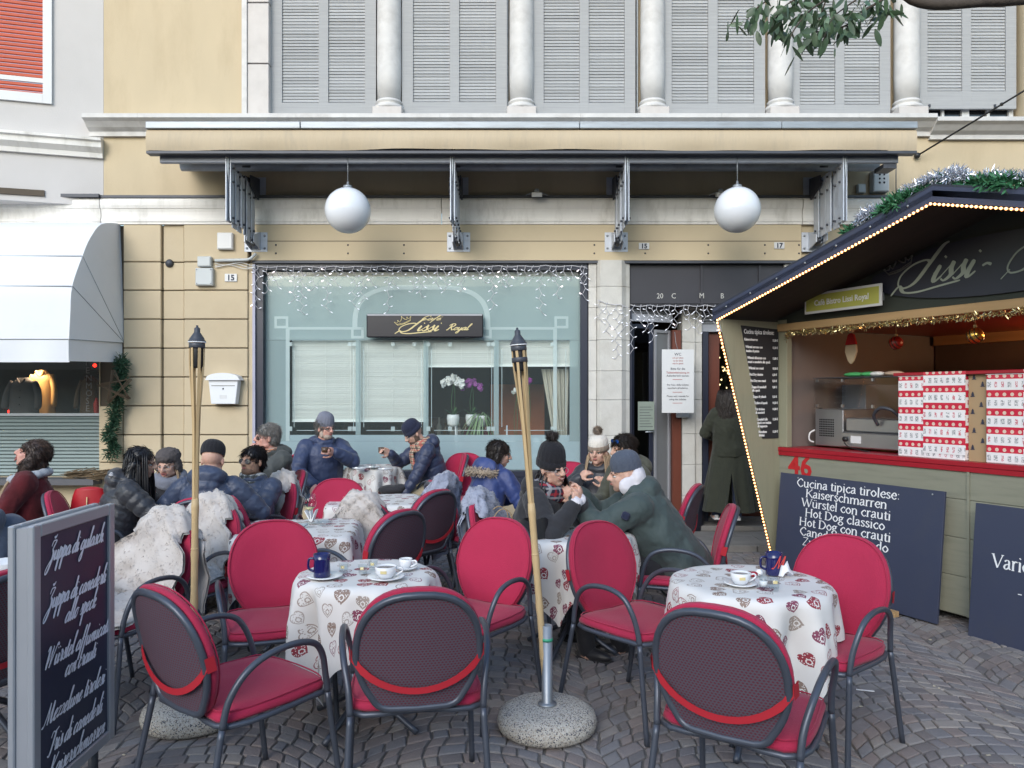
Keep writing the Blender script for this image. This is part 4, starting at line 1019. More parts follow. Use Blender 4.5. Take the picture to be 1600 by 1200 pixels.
# ---- icicle lights
M_wire = mat('white_wire', (.55,.55,.6), .5)
M_bulb = mat('cool_white_bulb', (.8,.82,.9), .3, emit=(.85,.88,1.0), estr=.35)
M_bulbon = mat('lit_white_bulb', (.9,.85,.85), .3, emit=(1,.85,.9), estr=2.2)
def icicle(name, pa, pb, y, n, lens, lab, sag=.02, seed=1, grp=None):
    r_ = random.Random(seed); a, b_ = Vector(pa), Vector(pb)
    e = empty(name, tuple(a), label=lab, cat='string lights', group=grp)
    w_ = MB(); bu = MB(); bo = MB()
    pts = [a.lerp(b_, i/24)-a+Vector((0, r_.uniform(-.008,.008), -sag*math.sin(PI*((i/24*n/3) % 1)))) for i in range(25)]
    w_.tube(pts, .0042, 4)
    for k in range(n):
        t = (k+.5+r_.uniform(-.25,.25))/n; p = a.lerp(b_, t)-a; L_ = lens[k % len(lens)]*r_.uniform(.6,1.25)
        q = [p.copy()]; s = 1; z = 0
        while z < L_:
            dz = r_.uniform(.045,.07); z += dz; s = -s
            q.append(p+Vector((s*r_.uniform(.008,.030), r_.uniform(-.01,.01), -z)))
            d = Vector((s*.03, -.005, r_.choice((-.02,.01))))
            c = q[-1]
            w_.tube([c, c+d*.5], .003, 4)
            (bo if r_.random() < .07 else bu).tube([c+d*.5, c+d*1.2], .0042, 4)
        w_.tube(q, .0032, 4)
    w_.build('wire', M_wire, e)
    for nm, m_, mm in (('bulbs', bu, M_bulb), ('lit_bulbs', bo, M_bulbon)):
        if m_.v:
            o = m_.build(nm, mm, e); o['kind'] = 'stuff'
yy = WALL-.03
icicle('icicle_lights', (WX(402), yy, WZ(416)), (WX(664), yy, WZ(416)), 0, 20, (.10,.4,.18,.12,.34,.55,.22), 'icicle light string along the left half of the cafe window top', seed=3)
icicle('icicle_lights', (WX(664), yy-.01, WZ(416)), (WX(915), yy-.01, WZ(415)), 0, 20, (.12,.2,.45,.22,.36,.15), 'icicle light string along the right half of the cafe window top', seed=9)
icicle('icicle_lights', (WX(910), yy-.01, WZ(418)), (WX(918), yy-.01, WZ(418)), 0, 1, (.6,), 'light strand hanging down the right edge of the cafe window', seed=5)
icicle('icicle_lights', (WX(397), yy-.01, WZ(420)), (WX(404), yy-.01, WZ(420)), 0, 1, (.4,), 'light strand hanging down the left edge of the cafe window', seed=6)
icicle('icicle_lights', (WX(984), yy-.02, WZ(477)), (WX(1130), yy-.02, WZ(477)), 0, 15, (.12,.2,.26,.3), 'icicle light string under the dark fascia over the doors', seed=12)
icicle('icicle_lights', (WX(984), yy-.03, WZ(500)), (WX(988), yy-.03, WZ(500)), 0, 1, (.55,), 'single light strand hanging beside the stone pillar at the door', seed=14)
icicle('icicle_lights', (WX(932), WALL-.09, WZ(470)), (WX(980), WALL-.09, WZ(480)), 0, 4, (.2,.3,.5), 'pale light strands draped across the stone pillar', seed=15)

# ================================================================ left building and its shop
lb = empty('white_building', (XL, WALL, 0), math.radians(0), label='off white building at left with an orange roller blind window', cat='building')
ang = math.radians(16)
LU = Matrix.Rotation(ang, 3, 'Z')
def lp(px, dz=0):      # distance along the slanted upper wall for a pixel column
    k = (px-800)/F; c, s = math.cos(ang), math.sin(ang)
    t = (k*WALL-XL)/(-c+k*s) if False else (XL-k*WALL)/(c-k*s)
    return -t
def lz(px, py):
    t = lp(px); y_ = WALL+t*math.sin(ang); return EYE+(HOR-py)/F*y_
def lbb(mb, name, m, bevel=0):
    o = mb.build(name, m, lb, bevel=bevel); o.rotation_euler = (0,0,ang); return o
wxa, wxb = lp(-100), lp(68); zt_, zb_ = 9.0, lz(68, 148)
h1 = (wxa, wxb, zb_, 8.0)
lbb(hollow(-6, -.002, WZ(322), 9, [h1], 0, .3), 'wall', M_wallw)
fr_ = lp(82)
lbb(MB().bb(wxb+.0, fr_, -.03, .05, lz(75,163), 8.1), 'window_surround', M_plastic)
lbb(MB().bb(wxa-.1, wxb-.001, -.03, .05, lz(75,163), zb_-.0), 'window_surround', M_plastic)
M_or = mat('orange_blind_slat', (.50,.085,.035), .6, var=.08, rnd=.05)
z_ = zb_+.005; k = 0
while z_ < 6.3:
    if abs(z_-(lz(40,123))) < .03: lbb(MB().bb(wxa, wxb-.01, .045, .075, z_, z_+.05), 'blind_rail', M_plastic); z_ += .055; continue
    lbb(MB().bb(wxa, wxb-.01, .06+.0, .085, z_, z_+.040), 'blind_slat', M_or, .008); z_ += .047; k += 1
lbb(MB().bb(wxa, wxb-.005, .03, .1, zb_-.0, zb_+.004), 'sill', M_plastic)
za = lz(160, 221)
pr = [(0,0),(-.04,0),(-.05,.05),(-.11,.10),(-.11,.16),(-.14,.17),(-.14,.2),(0,.22)]
for a, b_ in ((-6,-3),(-3.001,-.9),(-.901,-.003)):
    lbb(MB().prism([(p[0], za-.20+p[1]) for p in pr], a, b_, 'x'), 'cornice_moulding', M_white)
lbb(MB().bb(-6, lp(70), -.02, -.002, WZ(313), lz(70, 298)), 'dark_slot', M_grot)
# lower storefront zone (frontal)
def lcb(mb, name, m, bevel=0): o = mb.build(name, m, lb, bevel=bevel); o.location = (-XL, -WALL, 0); return o
lcb(moulding(WX(0)-3.2, WX(161)), 'cornice_moulding', M_white)
lcb(MB().bb(WX(0)-3.2, XL+.005, WALL-.12, WALL-.002, WZ(312)+.001, WZ(307)), 'drip_flashing', M_darksteel)
SW0, SW1 = WX(-160), WX(155)
zs0, zs1 = WZ(745), WZ(650)
lcb(hollow(WX(0)-3.2, WX(156), -.1, WZ(352), [(SW0, SW1, zs0, WZ(480))], WALL, WALL+.2), 'shop_wall', M_cream)
M_lou = mat('grey_green_louvre', (.20,.25,.25), .45, metal=.3, var=.12, rnd=.04)
n = 17; hh = (zs1-zs0)/n
lm = MB().add([(SW0,0,0),(SW1,0,0),(SW1,-.018,hh*.35),(SW0,-.018,hh*.35),(SW0,-.004,hh*.98),(SW1,-.004,hh*.98),(SW0,.01,0),(SW1,.01,0),(SW0,.01,hh*.98),(SW1,.01,hh*.98)], [(0,1,2,3),(3,2,5,4),(0,6,7,1),(4,5,9,8),(6,8,9,7)]).mesh('louvre', M_lou)
for i in range(n):
    o = link('louvre', lm, None, lb, (-XL, .06, zs0+i*hh)); 
lcb(MB().bb(SW0, SW1, WALL+.02, WALL+.10, zs1, zs1+.03), 'shop_sill', M_zinc)
lcb(MB().bb(SW0, SW1+.05, WALL-.22, WALL+.05, zs0-.07, zs0-.003), 'planter_ledge', mat('dark_ledge', (.10,.10,.11), .7))
# shop display interior
shop = empty('shop_display', (WX(70), WALL+.1, zs1), label='dark lit shop display with coats behind glass under the white canopy', cat='shop window')
def sb(mb, name, m, bevel=0): o = mb.build(name, m, shop, bevel=bevel); o.location = (-WX(70), -WALL-.1, -zs1); return o
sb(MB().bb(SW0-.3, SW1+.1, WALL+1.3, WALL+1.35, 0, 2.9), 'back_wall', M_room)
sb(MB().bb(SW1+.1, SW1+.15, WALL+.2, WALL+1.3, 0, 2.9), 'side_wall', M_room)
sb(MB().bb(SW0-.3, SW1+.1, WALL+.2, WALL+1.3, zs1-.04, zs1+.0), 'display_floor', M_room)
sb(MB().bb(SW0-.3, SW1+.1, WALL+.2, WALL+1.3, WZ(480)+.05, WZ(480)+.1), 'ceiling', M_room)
sb(MB().add([(SW0,WALL+.08,zs1+.03),(SW1,WALL+.08,zs1+.03),(SW1,WALL+.08,WZ(480)),(SW0,WALL+.08,WZ(480))], [(0,1,2,3)]), 'glass_pane', M_glass)
sb(MB().bb(WX(150), SW1-.001, WALL+.06, WALL+.12, zs1+.03, WZ(480)), 'window_post', M_navy)
M_red = mat('red_lamp', (.7,.02,.01), .5, emit=(1,.02,.01), estr=3)
for px, py, y_ in ((13,562,.4),(15,643,.5),(42,622,1.1),(148,571,.5)):
    rr = MB().ball(P(px,py,WALL+y_), .022, 8, 6); sb(rr, 'red_spot', M_red)
M_lgrey = mat('faint_lettering', (.16,.15,.14), .6)
for i, c in enumerate('IENMOSER'):
    text(c, .10, M_lgrey, shop, plane_matrix((WX(128)-WX(70), -.03, WZ(571+i*12)-zs1), (1,0,0), (0,0,1)), 'letter')
def coat(px, pyt, pyb, w_, m, lab, y_, coatname='coat', lapel=None, turn=0):
    X_ = (px-800)/F*y_; zt2 = EYE+(HOR-pyt)/F*y_; zb2 = EYE+(HOR-pyb)/F*y_
    e = empty(coatname, (X_, y_, zb2), turn, label=lab, cat='coat'); H_ = zt2-zb2
    def fn(i, j):
        a = 2*PI*i/36; t = j/14
        ww = w_*(.50+.10*(1-t)) if t < .86 else w_*(.50-(t-.86)*2.4)
        fold = 1+.06*math.sin(a*5+t*2)*(1-t)
        return (math.cos(a)*ww*fold, math.sin(a)*ww*.45*fold, t*H_)
    MB().grid(fn, 36, 15, closed_u=True).build('coat_body', m, e)
    for s_ in (-1, 1):
        MB().tube(smooth_pts([(s_*w_*.42,0,H_*.9),(s_*w_*.62,-.02,H_*.6),(s_*w_*.66,-.05,H_*.25)], 4), [w_*.13]*8+[w_*.10], 10).build('sleeve', m, e)
    MB().tube(smooth_pts([(-w_*.17,-.05,H_*.98),(0,-w_*.2,H_*.86),(w_*.17,-.05,H_*.98)], 4), .018, 6, flat=.5).build('collar', lapel or m, e)
    bt = MB()
    for k in range(3): bt.ball((.01, -w_*.47*.5-.012-.02*(1-k/3), H_*(.35+.17*k)), .010, 6, 4)
    bt.build('buttons', M_darksteel, e)
    return e
M_cg = mat('grey_wool', (.10,.09,.095), .95, var=.3, scale=60); M_cy = mat('golden_cloth', (.45,.26,.09), .7, var=.15); M_cb = mat('brown_wool', (.11,.065,.04), .95, var=.2)
coat(37, 590, 655, .30, M_cg, 'grey belted coat on display in the left shop window', WALL+.5)
coat(66, 578, 655, .26, M_cy, 'golden jacket lit from above behind the grey coat', WALL+.75, 'jacket')
coat(141, 588, 655, .22, M_cb, 'brown coat at the right end of the shop window', WALL+.5)
e = tag(MB().lathe([(.0,.0),(.03,.03),(.035,.13),(.01,.2),(0,.2)], c=P(151,648,WALL+.4), n=12).build('scarf', mat('red_cloth',(.5,.03,.02),.8)), 'red folded cloth at the right end of the shop window', 'cloth')
e = empty('spot_lamp', P(48,560,WALL+.6), label='warm spotlight above the golden jacket in the shop window', cat='lamp')
MB().lathe([(.02,.03),(.05,0),(.045,-.0)], n=14).build('shade', M_darksteel, e)
MB().ball((0,0,-.002), (.035,.035,.01), 10, 6).build('bulb', mat('warm_lamp', (1,.8,.5), .5, emit=(1,.72,.4), estr=14), e)
ld = bpy.data.lights.new('spot_lamp_light', 'SPOT'); lo = bpy.data.objects.new('spot_lamp_light', ld); COL.objects.link(lo)
ld.energy = 30; ld.color = (1,.72,.45); ld.spot_size = 1.5; ld.shadow_soft_size = .04; lo.parent = e; lo.location = (0,0,-.03); lo.rotation_euler = (0.1,0,0)
# white canopy (bonnet awning)
M_can = mat('white_canopy_fabric', (.78,.80,.84), .75, var=.04, scale=2, dirt=(.66,.68,.71,.4), dscale=2)
cn = empty('shop_canopy', (WX(80), WALL, WZ(535)), label='white bonnet shaped shop canopy with stitched ribs and a short valance', cat='canopy')
def cnb(mb, name, m): o = mb.build(name, m, cn); o.location = (-WX(80), -WALL, -WZ(535)); return o
xr = WX(196); piv = Vector((xr, WALL-.02, WZ(536)))
prof = []    # profile in (y, z): from top at wall to bottom front
def cyz(px, py, xw):   # point on side plane offset: find y so that x = xw
    y_ = F*xw/(px-800); return y_, EYE+(HOR-py)/F*y_
for (px, py) in ((192,349),(158,350),(140,372),(128,400),(112,447),(109,490),(107,530)):
    y_, z_ = cyz(px, py, xr-.02 if px > 190 else xr-.06); prof.append((y_, z_))
ps = smooth_pts([(0, a, b_) for a, b_ in prof], 4)
fm = MB()
def cf(i, j):
    p = ps[j]; u = i/8; xx_ = WX(-260)+(xr-.06-WX(-260))*u
    return (xx_, p.y+.008*math.sin(u*14)*min(1, j/6), p.z)
fm.grid(cf, 9, len(ps)); cnb(fm, 'front_fabric', M_can)
sm_ = MB(); vs = [piv]+[Vector((xr-.055, p.y, p.z)) for p in ps]; 
sm_.add([tuple(v) for v in vs], [(0, i+1, i) for i in range(1, len(vs)-1)], smooth=False); cnb(sm_, 'side_fabric', M_can)
b_c = M_can.node_tree.nodes['Principled BSDF']; tl_ = M_can.node_tree.nodes.new('ShaderNodeBsdfTranslucent'); tl_.inputs[0].default_value = (.78,.80,.84,1); ms_ = M_can.node_tree.nodes.new('ShaderNodeMixShader'); ms_.inputs[0].default_value = .14
M_can.node_tree.links.new(b_c.outputs[0], ms_.inputs[1]); M_can.node_tree.links.new(tl_.outputs[0], ms_.inputs[2]); M_can.node_tree.links.new(ms_.outputs[0], M_can.node_tree.nodes['Material Output'].inputs[0])
rb_ = MB()
for j in (0, 12, 16, len(ps)-1):
    p = ps[j]; rb_.tube([(WX(-260), p.y-.004, p.z), (xr-.06, p.y-.004, p.z)], .004, 5)
    rb_.tube([(xr-.052, p.y, p.z), tuple(piv)], .004, 5)
cnb(rb_, 'rib_seam', M_zinc)
vf = MB(); pe = ps[-1]
vf.grid(lambda i, j: (WX(-260)+(xr-.06-WX(-260))*i/40, pe.y-.01*math.sin(i*.9)*j, pe.z-j*.115), 41, 3)
vf.grid(lambda i, j: (xr-.06+.0*i+.04*i/12, pe.y+(WALL-.03-pe.y)*i/12+.0, pe.z+(piv.z-pe.z)*i/12-j*.11), 13, 3)
cnb(vf, 'valance', M_can)
# garland down the wall edge
M_fir = mat('artificial_fir', (.025,.075,.04), .7, var=.4, scale=30)
def fir(name, pts, rad, n, m, lab, cat='garland', ln=.06, seed=4, wd=.005, kind=True, parent=None, dens_fn=None):
    r_ = random.Random(seed); mb = MB(); pts = [Vector(p) for p in pts]
    L_ = [0]
    for a, b_ in zip(pts, pts[1:]): L_.append(L_[-1]+(b_-a).length)
    for k in range(n):
        s = r_.random()*L_[-1]; i = max(j for j in range(len(L_)-1) if L_[j] <= s+1e-9)
        t = (s-L_[i])/max(1e-6, L_[i+1]-L_[i]); c = pts[i].lerp(pts[i+1], t)
        rr = rad*(dens_fn(s) if dens_fn else (.75+.35*math.sin(s*23)))
        d = Vector((r_.gauss(0,1), r_.gauss(0,1), r_.gauss(0,1))).normalized()
        p = c+d*rr*r_.uniform(.2,1); q = (d+Vector((r_.gauss(0,.6),r_.gauss(0,.6),r_.gauss(0,.6)))).normalized()*ln*r_.uniform(.6,1.2)
        sd_ = q.cross(Vector((r_.gauss(0,1),r_.gauss(0,1),r_.gauss(0,1)))).normalized()*wd
        mb.add([p+sd_, p-sd_, p+q*.6-sd_, p+q, p+q*.6+sd_], [(0,1,2,3,4)])
    o = mb.build(name, m, parent)
    return o
def garland(pts, rad, n, lab, **k):
    e = empty('fir_garland', pts[0], label=lab, cat='garland')
    o = fir('needles', [Vector(p)-Vector(pts[0]) for p in pts], rad, n, M_fir, lab, parent=e, **k); o['kind'] = 'stuff'
    MB().tube([Vector(p)-Vector(pts[0]) for p in pts], .008, 6).build('core_wire', M_fir, e)
    return e
garland([P(188,560,8.55),P(191,585,8.5),P(186,620,8.5),P(180,640,8.55),P(178,662,8.55),P(170,682,8.55),P(180,700,8.55),P(172,712,8.55)], .075, 2600, 'green fir garland hanging down the wall edge under the canopy corner')
tw = empty('twig_star', P(182, 605, 8.42), label='brown woven twig star on the fir garland under the canopy', cat='decoration')
mb = MB()
for k in range(5):
    a = 2*PI*k/5+.5; 
    for j in range(7):
        a2 = a+2*PI*2/5+rs.uniform(-.12,.12); mb.tube([(.19*math.cos(a+rs.uniform(-.1,.1)), rs.uniform(-.02,.02), .19*math.sin(a)), (.19*math.cos(a2), rs.uniform(-.02,.02), .19*math.sin(a2))], .003, 4)
mb.build('twigs', mat('dry_twig', (.12,.085,.055), .9, var=.3), tw)
pe_ = empty('planter_twigs', (WX(150), WALL-.16, zs0), label='dry brown brushwood bundle on the dark ledge below the louvre', cat='decoration')
mb = MB()
for k in range(120):
    a = Vector((rs.uniform(-.3,.25), rs.uniform(-.06,.06), rs.uniform(0,.08))); d = Vector((rs.uniform(.1,.3), rs.uniform(-.05,.05), rs.uniform(-.02,.05)))
    mb.tube([a, a+d], .004, 4)
o = mb.build('brushwood', mat('dry_brush', (.17,.12,.07), .9, var=.4), pe_); o['kind'] = 'stuff'
# ================================================================ market kiosk
KC = Vector((2.386, 6.9, 0)); th = math.atan2(-.894, .447)
kiosk = empty('market_kiosk', tuple(KC), th, label='olive green wooden market kiosk with dark gable roof edged in warm lights', cat='kiosk')
def kb_(mb, name, m, bevel=0): return mb.build(name, m, kiosk, bevel=bevel)
M_olive = mat('olive_stained_wood', (.24,.24,.185), .8, var=.38, scale=3, stretch=(1,1,9), dirt=(.17,.165,.125,.5), dscale=3, rnd=.05, bump=.15, bscale=30)
M_olivev = mat('olive_stained_post', (.26,.255,.18), .75, var=.25, scale=3, stretch=(9,9,1), dirt=(.18,.165,.12,.5), dscale=3)
M_soff = mat('dark_brown_soffit', (.035,.026,.018), .8, var=.35, scale=3, stretch=(1,6,1))
M_roofe = mat('slate_blue_fascia', (.035,.045,.085), .6, var=.12, scale=6, dirt=(.05,.05,.06,.5), dscale=5)
M_gable = mat('dark_green_gable', (.032,.038,.030), .75, var=.2, scale=4)
M_raww = mat('raw_pine', (.42,.27,.13), .7, var=.2, scale=3, stretch=(1,1,10))
M_litpine = mat('orange_lit_pine', (.40,.20,.07), .7, var=.25, scale=3, stretch=(1,1,8))  # pine tone with the orange lamp glow mixed into its colour
M_redtop = mat('red_counter', (.32,.008,.02), .35, var=.1)
M_redcl = mat('red_ceiling_film', (.30,.02,.015), .35, var=.2)
M_board = mat('slate_blue_board', (.034,.042,.078), .65, var=.12, scale=3, dirt=(.045,.05,.07,.4), dscale=6)
M_inox = mat('stainless_steel', (.42,.43,.45), .32, metal=.85, var=.1, scale=5)
KW, KD, ZE, RISE, OV = 3.94, 2.1, 2.275, .555, .70
xa = KW/2; slope = RISE/xa
# front lower panel of horizontal planks
for i, (z0, z1) in enumerate(((.06,.33),(.333,.60),(.603,.87),(.873,1.10))):
    for a, b_ in ((.0, 1.752), (1.76, 3.0), (3.008, KW)):
        kb_(MB().bb(a+.002, b_, 0, .03, z0, z1), 'plank', M_olive, .003)
kb_(MB().bb(1.747, 1.765, -.012, .0-.001, .06, 1.10), 'cover_strip', M_olive)
kb_(MB().bb(.0, KW, -.02, .35, 1.105, 1.14), 'counter', M_redtop, .004)
kb_(MB().bb(.01, KW-.01, -.014, .0-.002, 1.07, 1.104), 'counter_trim', M_redtop)
# corner post, far post, side wall
kb_(MB().bb(.0, .11, -.001, .06, 1.141, ZE), 'corner_post', M_olivev, .003)
kb_(MB().bb(KW-.12, KW, 0, .06, 1.141, ZE), 'corner_post', M_olivev, .003)
for i in range(9): kb_(MB().bb(-.0, .02, .062+i*.225, .062+i*.225+.222, .06, ZE), 'side_plank', M_olivev)
for i in range(9): kb_(MB().bb(KW-.02, KW, .062+i*.225, .062+i*.225+.222, .06, ZE), 'side_plank', M_olivev)
kb_(MB().bb(.0, KW, KD, KD+.03, .06, ZE), 'back_wall', M_litpine)
kb_(MB().bb(.021, KW-.021, .031, KD-.001, .05, .09), 'floor', M_olive)
for a in (.05, 1.3, 1.76, 3.8): kb_(MB().bb(a, a+.12, .0+.03, .15, .0, .049), 'foot', M_zinc)
# flared wings
def wing(x, inner):
    mb = MB().prism([(-.03,0),(-OV+.02,ZE-.02),(-.0015,ZE-.02),(-.0015,0)], x-.012, x+.012, 'x'); return kb_(mb, 'side_wing', M_olivev)
wing(.012, 1); wing(KW-.012, -1)
# beam over the opening, gable
kb_(MB().bb(.0, KW, -.03, .03, 2.17, 2.235), 'lintel', M_raww, .004)
kb_(MB().prism([(0.0,2.2355),(KW,2.2355),(KW,ZE+.02),(xa,ZE+RISE-.0),(0.0,ZE+.02)], 0, .025, 'y'), 'gable_panel', M_gable)
# roof: two slabs with soffit, plus fascia
def roofslab(x0_, z0_, x1_, z1_, t0, t1, y0, y1):
    return MB().prism([(x0_,z0_+t0),(x1_,z1_+t0),(x1_,z1_+t1),(x0_,z0_+t1)], y0, y1, 'y')
for (a, za_, b_, zb2) in ((-.06, ZE-.016, xa, ZE+RISE), (KW+.06, ZE-.016, xa, ZE+RISE)):
    p = (a, za_, b_, zb2) if a < b_ else (b_, zb2, a, za_)
    kb_(roofslab(*p, .0, .02, -OV+.021, KD+.1), 'soffit', M_soff)
    kb_(roofslab(*p, .0215, .06, -OV+.0, KD+.1), 'roof_slab', M_roofe)
    kb_(roofslab(*p, -.015, .085, -OV-.0, -OV+.02), 'fascia', M_roofe)
    kb_(roofslab(*p, .0855, .10, -OV+.001, KD+.12), 'roof_felt', mat('roof_felt', (.03,.035,.05), .9, var=.3, scale=20))
scr = MB()
for k in range(7):
    t = (k+.4)/7
    scr.ball((t*xa, -OV-.002, ZE+RISE*t+.045), .008, 6, 4)
kb_(scr, 'screws', M_zinc)
# rope light
M_rope = mat('warm_rope_bulb', (1,.7,.4), .5, emit=(1,.42,.14), estr=3.2)
M_ropec = mat('rope_cover', (.5,.30,.18), .4)
path = [Vector((.03,-.06,.05)), Vector((.02,-OV-.01,ZE-.055)), Vector((.02,-OV-.01,ZE-.03)), Vector((xa,-OV-.012,ZE+RISE-.028)), Vector((KW,-OV-.012,ZE-.03))]
rp = empty('rope_light', (0,0,0), label='warm rope light outlining the kiosk roof edge and left wing', cat='string lights'); rp.location = KC; rp.rotation_euler = (0,0,th)
MB().tube(path, .006, 5).build('cable', M_ropec, rp)
bl = MB(); 
for a, b_ in zip(path, path[1:]):
    d = (b_-a); n = max(1, int(d.length/.030))
    for k in range(n): bl.ball(a+d*(k/n)+Vector((0,-.006,0)), .0085, 6, 4)
o = bl.build('bulbs', M_rope, rp); o['kind'] = 'stuff'
# menu board on the wing
def on_wing(t, z): return (.027, -t, z)
mbd = empty('menu_board', (0,0,0), label='narrow black price list on the inner side of the kiosk wing', cat='menu board'); mbd.location = KC; mbd.rotation_euler = (0,0,th)
MB().prism([(-.46,2.21),(-.02,2.19),(-.02,1.22),(-.21,1.22)], .0255, .031, 'x').build('board', mat('price_board_black', (.018,.019,.024), .85), mbd)
WM = lambda t, z: plane_matrix((.0335, -t, z), (0,1,0), (0,0,1))
rows = [('Cucina tipica tirolese:', '', 2.145, .050, .43), ('Kaiserschmarren','13,50 €',2.085,.028,.425),('Würstel servono con','12,50 €',2.02,.028,.41),('insalata di patate','',1.985,.028,.405),('Würstel affumicato con','13,00 €',1.925,.028,.39),('crauti e canederlo allo speck','',1.89,.028,.385),('Würstel con crauti','10,50 €',1.835,.028,.375),('Hot Dog classico','6,50 €',1.78,.028,.365),('Hot Dog con crauti','8,50 €',1.725,.028,.355),('Zuppa di canederli','9,80 €',1.67,.028,.34),('allo speck','',1.64,.028,.335),('Zuppa di gulasch','9,50 €',1.585,.028,.325),('Tagliere di speck','14,50 €',1.53,.028,.31),('Tris tirolese','14,80 €',1.475,.028,.30),('di canederli','',1.445,.028,.295),('Canederli allo','13,50 €',1.385,.028,.28),('speck con insalata','',1.355,.028,.275),('di cappuccio','',1.325,.028,.27),('Mezzelune','13,50 €',1.275,.028,.26),('tirolesi','',1.245,.028,.255)]
rows = [(a, b_, z_, s_*1.12, t_) for a, b_, z_, s_, t_ in rows]
for a, b_, z_, s_, t_ in rows:
    text(a, s_, M_pwhite, mbd, WM(t_, z_-.005), 'print', sx=.72, bold=.001)
    if b_: text(b_, .028, M_pwhite, mbd, WM(.095, z_-.005), 'price', sx=.72, bold=.0006)
# gable signs
gs_ = empty('kiosk_sign', (0,0,0), label='yellow green sign reading Cafe Bistro Lissi Royal with white frame on the kiosk gable', cat='sign'); gs_.location = KC; gs_.rotation_euler = (0,0,th)
M_ygr = mat('yellow_green_print', (.42,.42,.09), .4, var=.06)
gx0_, gx1_, gz0_, gz1_ = .40, 1.14, 2.285, 2.455
Rm = Matrix.Rotation(math.radians(0), 3, 'Y')
MB().bb(gx0_, gx1_, -.10, -.085, gz0_, gz1_).build('frame', M_plastic, gs_, bevel=.002)
MB().bb(gx0_+.02, gx1_-.02, -.104, -.1005, gz0_+.02, gz1_-.02).build('face', M_ygr, gs_)
MB().bb(gx0_+.05, gx0_+.07, -.085, -.001, gz0_+.05, gz1_-.05).bb(gx1_-.07, gx1_-.05, -.085, -.001, gz0_+.05, gz1_-.05).build('spacer', M_zinc, gs_)
text('Cafè Bistro Lissi Royal', .066, M_pwhite, gs_, plane_matrix(((gx0_+gx1_)/2, -.106, gz0_+.062), (1,0,0), (0,0,1)), 'lettering', align='CENTER', bold=.0012, sx=.88)
es = empty('oval_sign', (0,0,0), label='dark oval sign with pale script and a crown in the kiosk gable', cat='sign'); es.location = KC; es.rotation_euler = (0,0,th)
ell = [(xa+.98*math.cos(2*PI*k/48), 2.485+.205*math.sin(2*PI*k/48)) for k in range(48)]
ell = [(x_, min(z_, ZE+RISE-abs(x_-xa)*slope-.03)) for x_, z_ in ell]
MB().prism(ell, -.022, -.0015, 'y').build('oval_board', mat('oval_blue', (.018,.020,.034), .45), es)
M_sage = mat('sage_lettering', (.30,.33,.27), .5)
EM = lambda x_, z_: plane_matrix((x_, -.025, z_), (1,0,0), (0,0,1))
script('Lissi', .115, M_sage, es, EM(1.30, 2.42), slant=.45, pen=.32, thin=.09, sx=1.25)
script('-', .115, M_sage, es, EM(1.82, 2.42), slant=.6, pen=.28, thin=.12, sx=.9)
script('S', .115, M_sage, es, EM(2.08, 2.42), slant=.6, pen=.28, thin=.08, sx=.95)
crown(es, EM(1.24, 2.55) @ Matrix.Rotation(.3, 4, 'Z'), .12, mat('dim_crown', (.12,.115,.10), .5))
# interior
kb_(MB().bb(.11, KW-.12, .07, KD-.01, 2.19, 2.21), 'red_ceiling', M_redcl)
kb_(MB().bb(.021, .06, .1, KD, 1.141, 2.19), 'inner_wall', mat('grey_brown_board', (.16,.13,.12), .7, var=.1))
for a in (.08, 1.3, 2.5):
    kb_(MB().bb(a, a+1.19, KD-.03, KD-.001, 1.14, 2.19), 'inner_panel', mat('brown_panel', (.11,.065,.045), .7, var=.2))
for a in (1.06, 2.3, 3.1): kb_(MB().bb(a, a+.11, KD-.09, KD-.031, .1, 2.19), 'inner_stud', M_litpine, .003)
kb_(MB().bb(.11, KW-.1, KD-.10, KD-.031, 2.10, 2.19), 'inner_rail', M_litpine)
kb_(MB().bb(.1, KW-.1, .9, 1.5, 1.0, 1.03), 'inner_counter', M_inox)
kb_(MB().bb(1.15, KW-.13, .02, .50, 1.748, 1.772), 'red_shelf', M_redtop, .003)
for a in (1.17, 2.55, 3.2): kb_(MB().bb(a, a+.03, .4, .49, 1.141, 1.747), 'shelf_support', M_litpine)
lamp = empty('ceiling_lamp', (0,0,0), label='small warm ceiling lamp inside the kiosk', cat='lamp'); lamp.location = KC; lamp.rotation_euler = (0,0,th)
for a in (1.9, 3.0):
    MB().lathe([(.0,.0),(.05,.005),(.06,.03),(.06,.05)], c=(a,1.5,2.135), n=16).build('lamp_bowl', mat('kiosk_lamp_glass', (1,.8,.55), .5, emit=(1,.6,.3), estr=8), lamp)
    ld = bpy.data.lights.new('kiosk_light', 'POINT'); lo = bpy.data.objects.new('kiosk_light', ld); COL.objects.link(lo)
    ld.energy = 9; ld.color = (1,.55,.26); ld.shadow_soft_size = .08; lo.parent = lamp; lo.location = (a, 1.5, 2.05)
def kthing(name, x_, y_, z_, lab, cat, rz=0, group=None):
    R = Matrix.Rotation(th, 3, 'Z'); p = KC+R @ Vector((x_, y_, z_))
    return empty(name, tuple(p), th+rz, label=lab, cat=cat, group=group)
